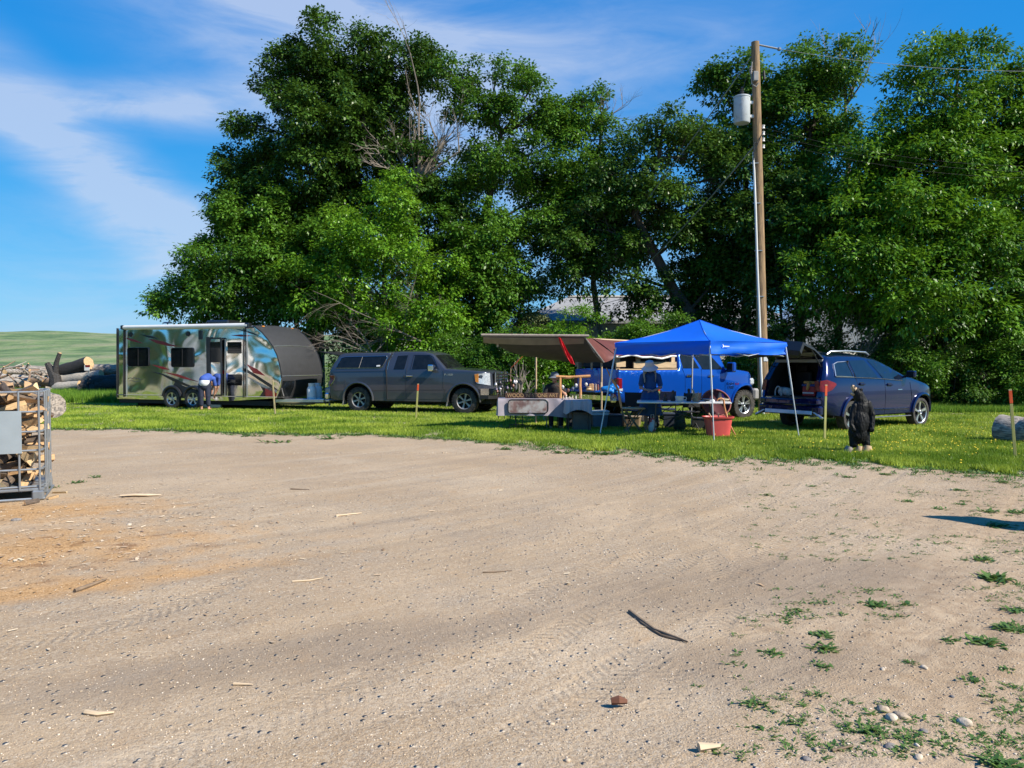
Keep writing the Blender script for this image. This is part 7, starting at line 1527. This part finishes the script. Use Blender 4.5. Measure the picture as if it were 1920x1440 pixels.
    for i, (px, w, h, c_, nm, lb) in enumerate(((1104, .16, .10, (.60, .40, .22), 'wood_bowl', 'low tan turned bowl at the left of the tailgate'), (1109, .12, .17, (.55, .33, .17), 'wood_block', 'square orange wood block on the tailgate'), (1117, .05, .16, (.5, .42, .36), 'wood_vase', 'thin pale wooden vase on the tailgate'), (1121, .05, .15, (.35, .12, .08), 'wood_vase', 'dark red wooden vase on the tailgate'), (1127, .09, .2, (.62, .48, .34), 'wood_figure', 'tall pale carved figure at the right of the tailgate'))):
        Y = 19.15 + .05 * i; o = empty(nm, (W(px, 735, Y).x, Y, tz), 0, lb, 'carving', 'wooden goods on the tailgate'); q = MB()
        if nm == 'wood_block': q.box((0, 0, h / 2), (w, w * .6, h), bev=.01)
        else: q.lathe([(w * .3, 0), (w * .5, h * .35), (w * .32, h * .75), (w * .4, h), (w * .3, h), (0, h * .8)], n=12)
        q.build('carved_body', mat('goods_%d' % i, c_, .5, var=.25, scale=20), o); q = MB(); q.lathe([(0, .012), (w * .3, .01), (w * .34, 0)], (0, 0, h * .98), n=10); q.build('top', mat('goods_t%d' % i, tuple(k * .7 for k in c_), .5), o)
    b = blobs('tarp_bundle', [('cap', (-.14, 0, .06), (.14, 0, .09), .07, .09), ('cap', (0, 0, .10), (.10, 0, .16), .06, .04), ('cap', (.12, 0, .03), (.28, 0, -.04), .05, .03), ('cap', (-.05, -.05, .04), (.05, -.08, .0), .06, .05)], mat('sky_blue_plastic', (.01, .20, .62), .4), None, .014, 1, lambda c: .012 * mnoise.noise((c.x * 22, c.y * 22, c.z * 22))); b.location = W(1143, 738, 18.7); b.location.z = .9; tag(b, 'crumpled light blue plastic bundle at the end of the tailgate', 'bundle')
    # ornament stand in front of the grey pickup
    Y = 21.5; o = Vector((W(945, 745, Y).x, Y, 0)); r = empty('ornament_stand', o, 0, 'dark metal stand hung with wind chimes in front of the grey pickup grille', 'stand'); q = MB()
    for px, pt in ((935, 700), (946, 692), (957, 690), (966, 697)): q.tube([Vector((W(px, 800, Y).x, Y, 0)) - o, W(px, pt, Y) - o], .011, 5)
    q.tube([W(930, 702, Y) - o, W(968, 700, Y) - o], .012, 5); q.tube([W(930, 722, Y) - o, W(968, 724, Y) - o], .009, 5); q.build('frame', M['dark'], r)
    for k in range(16):
        px = random.uniform(928, 970); py = random.uniform(703, 728); a = W(px, py, Y - .05) - o; c_ = random.choice(((.03, .03, .04), (.03, .03, .04), (.10, .08, .12), (.45, .43, .45), (.16, .07, .05))); q = MB(); q.tube([a, a + Vector((0, 0, -.12))], .003, 4); q.lathe([(0, .03), (.03, .0), (.045, -.05), (.02, -.09), (0, -.10)], a + Vector((0, 0, -.12)), n=8); q.tube([a + Vector((.02, 0, -.2)), a + Vector((.02, 0, -.34))], .007, 5); q.build('chime', mat('chime_%d' % k, c_, .4, .3), r)
    q = MB(); a, b_ = W(958, 690, Y), W(980, 668, Y); r = empty('orange_streamer', a, 0, 'orange stick banner slanting up beside the chimes stand', 'streamer'); q.tube([Vector((0, 0, 0)), (b_ - a) * .5, b_ - a], [.02, .045, .03], 7, flat=.35); q.build('streamer_cloth', mat('orange_cloth', (.70, .12, .03), .6), r); q = MB(); q.tube([W(956, 745, Y) - a, Vector((0, 0, 0)), b_ - a], .009, 5); q.build('stick', M['lumber'], r)
    # things in the SUV
    o = local(suv_loc, suv_rz, (suv_xr + .28, .36, .815)); r = empty('tote_bag', o, suv_rz, 'white tote bag with long strap at the left of the SUV load space', 'bag'); mw = mat('white_canvas', (.60, .61, .60), .8); q = blobs('sack', [('cap', (0, -.08, .09), (0, .10, .10), .095, .10), ('cap', (0, -.1, .06), (0, .12, .06), .07, .07)], mw, r, .012, 1, lambda c: .01 * mnoise.noise((c.x * 20, c.y * 20, c.z * 20))); q = MB(); q.tube([Vector((-.12, .12 + .09 * math.cos(a * PI / 10), .05 + .16 * math.sin(a * PI / 10))) for a in range(21)], .018, 6, flat=.5); q.build('strap', mw, r)
    o = local(suv_loc, suv_rz, (suv_xr + .34, -.34, .815)); r = empty('cooler', o, suv_rz, 'small red and blue cooler at the right of the SUV load space', 'cooler'); q = MB(); q.box((0, 0, .12), (.28, .36, .24), bev=.02); q.build('cooler_body', mat('red_cooler', (.42, .015, .02), .4), r); q = MB(); q.box((0, 0, .255), (.30, .38, .05), bev=.015); q.build('lid', mat('blue_lid', (.02, .05, .25), .4), r); q = MB(); q.box((-.152, 0, .08), (.012, .3, .03), mi=0); q.build('stripe', M['white_paint'], r)
    ob = blobs('folded_jacket', [('cap', (-.05, -.12, .03), (-.05, .16, .035), .04, .04), ('cap', (-.13, .0, .0), (-.16, .02, -.12), .05, .03), ('cap', (.05, -.1, .03), (.05, .12, .03), .04, .04)], mat('orange_fabric', (.72, .33, .08), .8), None, .01, 1); ob.location = local(suv_loc, suv_rz, (suv_xr + .34, -.34, 1.10)); ob.rotation_euler = (0, 0, suv_rz); tag(ob, 'orange cloth thrown over the cooler in the SUV', 'cloth')
misc_stall()

# ------------------------------------------------------------------ stakes, log, sign, umbrella
def stakes():
    S = [((511, 713), (516, 778), None, 'plain pale stake in front of the trailer nose'), ((784, 720), (780, 785), 1, 'orange-topped stake before the grey pickup doors'), ((1549, 722), (1546, 827), 1, 'orange-topped stake before the SUV tail light, left of the bear'), ((1894, 731), (1904, 862), 1, 'orange-topped stake nearest the gravel at the far right by the log'), ((1236, 716), (1234, 803), 1, 'stake with faded orange top standing beside the woman'), ((1019, 718), (1020, 790), None, 'plain green-grey stake behind the grey table')]
    my = mat('yellow_green_lath', (.42, .40, .13), .7, stretch=(8, 8, 1), scale=5, var=.2); mp = mat('pale_lath', (.52, .42, .22), .7, stretch=(8, 8, 1), scale=5, var=.2); mo = mat('orange_paint', (.80, .10, .02), .6, var=.1)
    for (t, b, o_, lb) in S:
        g = G(*b); top = W(*t, g.y + random.uniform(-.03, .03)) - g; r = empty('survey_stake', g, 0, lb, 'stake', 'wooden stakes along the lot'); up = top.normalized(); H = top.length; q = Vector((0, 0, 1)).rotation_difference(up).to_matrix() @ Matrix.Rotation(random.uniform(-.3, .3), 3, 'Z')
        k = .80 if o_ else 1; mb = MB(); mb.box(up * (H * k / 2 - .04), (.045, .022, H * k + .08), q, .002); mb.build('shaft', my if o_ else mp, r)
        if o_: mb = MB(); mb.box(up * (H * (k + 1) / 2), (.046, .023, H * (1 - k) - .02), q, .002); mb.box(up * (H * .998), (.0455, .0225, .02), q, mi=1); mb.build('painted_tip', [mo, mp], r)
stakes()
m_grey = mat('weathered_wood', (.40, .345, .29), .85, stretch=(1.5, 9, 9), scale=4, var=.4, bump=.012, bscale=6, col2=(.16, .145, .13), c2scale=3)
m_cut = mat('cut_wood', (.60, .40, .21), .8, var=.25, scale=14, bump=.003, bscale=30)
def log_mesh(L, r0, r1, n=14, bark=True, bow=.03):
    mb = MB(); K = 7; pts = [(L * (k / K - .5), random.gauss(0, bow * r0 * 3), random.gauss(0, bow * r0 * 2)) for k in range(K + 1)]; rad = [r0 + (r1 - r0) * k / K for k in range(K + 1)]; mb.tube(pts, rad, n, cap=False, jit=.06); k = len(mb.v)
    for e, s in ((0, 1), (K, -1)):
        vs = [mb.v[e * n + j] for j in range(n)]; c = Vector(pts[e]); mb.add(vs + [tuple(c + (Vector(v) - c) * .5 + Vector((random.uniform(-.01, .01), 0, 0))) for v in vs] + [tuple(c)], [(j, (j + 1) % n, n + (j + 1) % n, n + j) for j in range(n)] + [(n + j, n + (j + 1) % n, 2 * n) for j in range(n)], 1)
    return mb
def place_log(name, a, b, r0, r1, mats, label, cat='log', group=None, bow=.03):
    a, b = Vector(a), Vector(b); d = b - a; mb = log_mesh(d.length, r0, r1, bow=bow); o = mb.build(name, mats, None, 50); o.location = (a + b) / 2; o.rotation_euler = d.to_track_quat('X', 'Z').to_euler(); return tag(o, label, cat, group)
a = G(1900, 832); place_log('log', (a.x + .02, a.y + .45, .25), (a.x + .62, a.y - .25, .23), .29, .27, [m_grey, m_cut], 'short thick weathered grey log at the right edge of the lawn')
def shadow_stand_in():   # unseen stand-in right of the picture, shaped to throw the pointed shadow
    tip = G(1722, 968); g = tip + Vector((SUNV.x, SUNV.y, 0)) * (2.05 / SUNV.z); r = empty('closed_umbrella', (g.x, g.y, 0), 0, 'closed patio umbrella on a steel foot beside the gravel lot', 'umbrella'); q = MB(); q.tube([(0, 0, 0), (0, 0, 2.0)], .02, 8); q.build('pole', M['steel'], r); q = MB(); q.lathe([(.0, 2.05), (.08, 1.9), (.20, 1.6), (.26, 1.2), (.30, .85), (.26, .8), (.02, .8)], n=18); q.build('canopy', mat('green_canvas', (.03, .12, .07), .7), r); q = MB(); q.lathe([(0, .07), (.2, .06), (.24, 0)], n=20); q.build('foot', M['steel'], r)
shadow_stand_in()
def yard_sign():
    Y = 36.5; g = Vector((W(167, 740, Y).x, Y, 0)); r = empty('post_sign', g, 0, 'small white sign with red top on a thin post before the log yard', 'sign'); q = MB(); q.tube([(0, 0, 0), (0, 0, 1.3)], .03, 6); q.build('post', M['steel'], r); q = MB(); q.box((-.06, -.04, 1.36), (.24, .02, .26), mi=0); q.box((-.02, -.05, 1.44), (.22, .012, .10), mi=1); q.build('panel', [M['white_paint'], M['red_lens']], r)
yard_sign()

# ------------------------------------------------------------------ log yard
def log_yard():
    m_brown = mat('brown_bark', (.27, .18, .12), .9, stretch=(2, 8, 8), scale=4, var=.4, bump=.02, bscale=6); m_black = mat('charred_wood', (.026, .021, .018), .8, stretch=(5, 1, 5), scale=4, var=.5, bump=.04, bscale=5, col2=(.05, .05, .055), c2scale=6); m_gl = mat('pale_grey_wood', (.42, .38, .33), .85, stretch=(2, 8, 8), scale=4, var=.3, bump=.015, bscale=6)
    S = []; LBL = {0: 'weathered grey log in the jumbled pile left of the trailer', 1: 'brown barked log in the jumbled pile left of the trailer', 2: 'pale bare log in the jumbled pile left of the trailer'}
    for i in range(95):
        k = random.choice((0, 0, 1, 2)); px = random.uniform(-60, 214); Y = random.uniform(39, 46); lay = random.random(); z = .15 + lay * .95; L = random.uniform(1.5, 5.5); c = Vector(((px - 960) / F * Y, Y, z)); an = random.gauss(0, .35) + (random.random() < .2) * random.uniform(.6, 1.3); el = random.gauss(0, .07); d = Vector((math.cos(an), math.sin(an), el)) * L / 2; r = random.uniform(.10, .27) if L > 2 else random.uniform(.06, .16)
        if (c.x + abs(d.x)) / (Y) * F + 960 > 218 and Y < 30: continue
        place_log('log', c - d, c + d, r, r * .8, [(m_grey, m_brown, m_gl)[k], m_cut], LBL[k], 'log', LBL[k].split(' log in')[0] + ' logs in the yard pile')
    for i in range(60):
        px = random.uniform(0, 120); Y = random.uniform(38, 42); z = random.uniform(.3, 1.45); c = Vector(((px - 960) / F * Y, Y, z)); an = random.uniform(0, PI); L = random.uniform(.4, 1.6); d = Vector((math.cos(an), math.sin(an) * .5, random.gauss(0, .4))).normalized() * L / 2; place_log('branch_piece', c - d, c + d, random.uniform(.025, .07), .02, [random.choice((m_gl, m_grey, m_brown)), m_cut], 'broken branch among the jumbled logs left of the trailer', 'branch', 'broken branches in the yard pile')
    Y = 37.6; place_log('charred_log', W(104, 702, Y), W(167, 680, Y - .4), .36, .31, [m_black, m_cut], 'big charred black log with orange cut end lying high on the pile', bow=.01)
    place_log('log', W(118, 712, 37.4), W(190, 703, 37.2), .30, .24, [m_gl, m_cut], 'large pale log with cut end just below the charred one', bow=.02); place_log('log', W(172, 693, 38.6), W(240, 693, 38.4), .27, .25, [m_grey, m_cut], 'long grey log behind the sign, reaching behind the trailer tail'); place_log('log', W(105, 727, 36.8), W(150, 722, 36.6), .24, .2, [m_gl, m_cut], 'pale log with lit end low in front of the pile')
    o = W(100, 712, 37.0); r = empty('burnt_stump', o, 0, 'forked black burnt stump sticking up left of the charred log', 'stump'); q = MB(); P = lambda x, y: W(x, y, 37.0) - o; q.tube([P(105, 722), P(103, 708), P(98, 698), P(88, 681)], [.34, .26, .2, .13], 9, jit=.15); q.build('trunk', m_black, r); q = MB(); q.tube([P(103, 700), P(106, 680), P(112, 662)], [.16, .11, .10], 8, jit=.12); q.build('branch', m_black, r); q = MB(); q.tube([P(112, 663), P(112.3, 661)], [.09, .07], 8); q.build('cut_end', m_cut, r)
    for k in range(5):
        a = W(172 + k * 8, 732 - k * 7 % 19, 36.2); place_log('charred_log', a + Vector((-.6, 0, 0)), a + Vector((1.3, .5, .12)), .32, .3, [m_black, m_black], 'charred black log heaped right beside the trailer tail', 'log', 'charred logs beside the trailer tail')
log_yard()

# ------------------------------------------------------------------ firewood in the wire cage
def firewood():
    o = Vector((-5.49, 9.0, 0)); rz = math.atan2(.44, .9)   # local x to the right along the front, y to the back
    root = empty('wire_cage_pallet', o, rz, 'galvanised wire cage on a steel pallet, filled with firewood at the left edge', 'cage'); zs = (.16, .36, .58, .80, 1.03, 1.26); st = M['steel']; D, Wd = 1.0, 1.2
    for z in zs: q = MB(); q.tube([(.0 - Wd, 0, z), (-.06, 0, z), (0, .06, z), (0, D - .06, z), (-.06, D, z), (-Wd, D, z), (-Wd, 0, z)], .013, 8); q.build('hoop', st, root)
    for x in (-.02, -.22, -.42, -.62, -.82, -1.02, -1.2):
        for y in (-.022, D + .022): q = MB(); q.tube([(x, y, .12), (x, y, 1.27)], .012, 8); q.build('upright', st, root)
    for y in (.2, .4, .6, .8): q = MB(); q.tube([(.02, y, .12), (.02, y, 1.27)], .012, 8); q.build('upright', st, root)
    q = MB(); q.box((-.50, -.045, .80), (.62, .01, .49), bev=.003); q.build('sign_plate', mat('blank_plate', (.36, .42, .46), .45, .3, var=.05), root)
    q = MB(); q.box((-Wd / 2, D / 2, .125), (Wd + .04, D + .04, .035), bev=.01); q.tube([(-Wd, -.03, .02), (.02, -.03, .02), (.03, D, .02)], .016, 6)
    for x in (-.04, -.62, -1.18):
        for y in (0, D / 2, D): q.box((x, y, .06), (.12, .12, .11), bev=.015)
    q.build('pallet', st, root)
    bark = mat('firewood_bark', (.13, .095, .07), .9, stretch=(1, 5, 5), scale=9, var=.45, bump=.01, bscale=14); V = []
    fw = [mat('split_wood_%d' % k, c, .75, stretch=(2, 12, 12), scale=7, var=.22, bump=.004, bscale=12) for k, c in enumerate(((.66, .45, .24), (.58, .36, .18), (.70, .52, .30), (.48, .33, .20)))]
    for k in range(10):
        L = random.uniform(.32, .45); r = random.uniform(.07, .105); a0 = random.uniform(.9, 2.0); n = 5; mb = MB(); ring = [(0, 0)] + [(r * math.cos(a0 * (j / n - .5)) * random.uniform(.93, 1.05), r * math.sin(a0 * (j / n - .5)) * random.uniform(.93, 1.05)) for j in range(n + 1)]; cx = r * .55; K = 4; vs = []
        for e in range(K + 1):
            t = e / K - .5; tw = random.gauss(0, .03); sc = random.uniform(.93, 1.04)
            for y, z in ring: vs.append((t * L, (y - cx) * sc + tw * .06, z * sc + random.gauss(0, .002)))
        m_ = len(ring); mb.add(vs, [(e * m_ + j, e * m_ + (j + 1) % m_, (e + 1) * m_ + (j + 1) % m_, (e + 1) * m_ + j) for e in range(K) for j in range(m_)]); mb.m = [1 if 1 <= j <= n else 0 for e in range(K) for j in range(m_)]; mb.add(vs[:m_], [tuple(range(m_))], 0); mb.add(vs[-m_:], [tuple(range(m_))], 0)
        b = mb.build('firewood_piece', [fw[k % 4], bark], None, 30); V.append(b)
    R3 = Matrix.Rotation(rz, 3, 'Z'); cnt = 0
    for b in V: COL.objects.unlink(b)
    def put(p, rot, lb, gp):
        nonlocal cnt
        c = random.choice(V).copy(); COL.objects.link(c); c.name = 'firewood_piece'; c.location = o + R3 @ Vector(p); c.rotation_euler = rot; tag(c, lb, 'firewood', gp); cnt += 1
    for lay in range(12):
        for i in range(6):
            for j in range(3):
                if i < 2 and j == 2 and lay % 2: continue
                z = .21 + lay * .096; px_ = -.17 - i * .19 + random.uniform(-.03, .03); py_ = .23 + j * .28 + random.uniform(-.02, .04); yaw = rz + random.choice((0, 0, PI / 2)) + random.gauss(0, .35)
                put((px_, py_, z + random.uniform(-.012, .02)), (random.uniform(0, 6.28), random.gauss(0, .22), yaw), 'split firewood piece inside the wire cage', 'firewood inside the wire cage')
    for k in range(22):
        h = random.random(); put((random.uniform(-1.15, -.2 - .45 * h), random.uniform(.1, .9), 1.26 + h * .12), (random.uniform(0, 6.28), random.gauss(0, .3), random.uniform(0, 6.28)), 'split firewood piece heaped on top of the wire cage', 'firewood heaped on the wire cage')
    for (px, py, s) in ((100, 935, 0), (112, 926, 0), (60, 944, 0), (0, 0, 0)):
        if px:
            g = G(px, py); c = random.choice(V).copy(); COL.objects.link(c); c.scale = (.45, .45, .45); c.location = g + Vector((0, 0, .02)); c.rotation_euler = (random.uniform(0, 6), 0, random.uniform(0, 6)); tag(c, 'small wood offcut lying on the gravel beside the wire cage', 'firewood', 'offcuts beside the wire cage')
    place_log('log', W(86, 752, 12.4) + Vector((-.5, .4, 0)), W(99, 762, 12.0), .2, .19, [m_grey, m_grey], 'grey barked log showing its end right behind the firewood cage'); 
firewood()

# ------------------------------------------------------------------ sticks and stones on the lot
def litter():
    ms = mat('stick_wood', (.20, .14, .09), .85, var=.3, scale=20); mp = mat('pale_splinter', (.68, .52, .34), .8, var=.2)
    def stick(pts, r, m, lb, gp=None, n=6):
        P = [G(*p) for p in pts]; o = P[0]; q = MB(); q.tube([p - o + Vector((0, 0, gz(p.x, p.y) + r * .9)) for p in P], [r] * (len(P) - 1) + [r * .4], n, jit=.1); w = q.build('stick', m, None); w.location = o; tag(w, lb, 'stick', gp)
    stick([(1180, 1150), (1200, 1166), (1228, 1184), (1262, 1196), (1290, 1206)], .011, ms, 'long curved dark twig lying in the middle right of the gravel'); stick([(1180, 1152), (1205, 1172), (1240, 1192), (1285, 1204)], .007, ms, 'thin twig lying along the long curved one')
    stick([(548, 1093), (580, 1091), (606, 1087)], .007, mp, 'straight tan stick left of centre on the gravel'); stick([(160, 1340), (185, 1344), (214, 1341)], .011, mp, 'tan split stick at the lower left of the gravel'); stick([(438, 1284), (474, 1285)], .008, mp, 'short pale stick low on the gravel')
    stick([(905, 1075), (930, 1074), (960, 1071)], .006, ms, 'thin brown stick in the centre of the gravel'); stick([(140, 1110), (165, 1102), (200, 1090)], .015, ms, 'dark bark strip on the sawdust'); stick([(545, 918), (580, 919)], .009, ms, 'small dark stick near the top of the gravel'); stick([(630, 970), (678, 964)], .012, mp, 'pale splinter beside the faint sawdust smear'); stick([(1560, 1415), (1600, 1408)], .007, ms, 'short twig at the lower right among the weeds'); stick([(1310, 1412), (1350, 1409)], .02, mp, 'flat pale chunk of wood at the bottom right of centre')
    g = G(262, 931); q = MB(); q.tube([(-.22, 0, .015), (-.05, .02, .02), (.1, 0, .02), (.24, .02, .012)], [.03, .05, .045, .015], 8, flat=.3, jit=.2); w = q.build('wood_slab', mp, None, 20); w.location = g; w.rotation_euler = (PI / 2 * 0, 0, .1); tag(w, 'pale flat bark-less slab lying right of the firewood cage', 'slab')
    g = G(1160, 1320); q = MB(); q.tube([(-.035, 0, .012), (0, .0, .016), (.04, 0, .01)], [.016, .022, .01], 7, jit=.2); w = q.build('bark_piece', mat('red_bark', (.16, .06, .03), .8), None, 20); w.location = g; tag(w, 'small reddish bark piece low on the open gravel', 'bark')
    V0, F0 = ico(); mr = [mat('stone_a', (.42, .33, .24), .9, var=.3, scale=40, bump=.004, bscale=60), mat('stone_b', (.22, .20, .19), .9, var=.3, scale=40, bump=.004, bscale=60), mat('stone_c', (.56, .47, .36), .9, var=.3, scale=40, bump=.004, bscale=60)]; bmi = bmesh.new(); bmesh.ops.create_icosphere(bmi, subdivisions=2, radius=1); V0 = np.array([v.co[:] for v in bmi.verts]); F0 = np.array([[v.index for v in f.verts] for f in bmi.faces]); bmi.free()
    for i, (px, py, r, k, lb) in enumerate(((1655, 1338, .030, 0, 'round tan stone left of the pair by the leafy weed'), (1672, 1352, .034, 2, 'pale flat stone below the tan one'), (1690, 1348, .032, 0, 'grey-tan stone right of the pale flat one'), (1668, 1408, .022, 1, 'dark round stone under the leafy weed'), (1733, 1252, .022, 2, 'white stone right of the small weed'), (1655, 1252, .016, 2, 'small white stone left of the small weed'), (1808, 1362, .036, 2, 'long pale stone towards the right edge'), (1325, 1408, .028, 0, 'tan stone near the bottom middle right'), (1722, 1427, .018, 2, 'little white stone at the very bottom'), (1785, 1306, .014, 1, 'little dark stone towards the right edge'), (1732, 1378, .016, 1, 'small blue-grey stone right of the leafy weed'), (1512, 1428, .018, 1, 'bluish stone at the bottom edge'), (242, 982, .025, 2, 'white chip stone right of the sawdust'), (480, 988, .022, 2, 'white stone at the top of the gravel'), (30, 978, .04, 1, 'grey stone on the sawdust by the cage'))):
        g = G(px, py); V = V0 * np.array([r * random.uniform(1, 1.5), r * random.uniform(.8, 1.1), r * .62]) * np.array([[.92 + .30 * mnoise.noise(Vector(v) * 1.3 + Vector((i * 5, 0, 0))) + .14 * mnoise.noise(Vector(v) * 3.1 + Vector((i, 7, 0)))] for v in V0]); w = npmesh('stone', V, F0, mr[k]); w.location = (g.x, g.y, gz(g.x, g.y) + r * .12); w.rotation_euler = (0, 0, random.uniform(0, 6)); tag(w, lb, 'stone', 'stones on the lot')
litter()
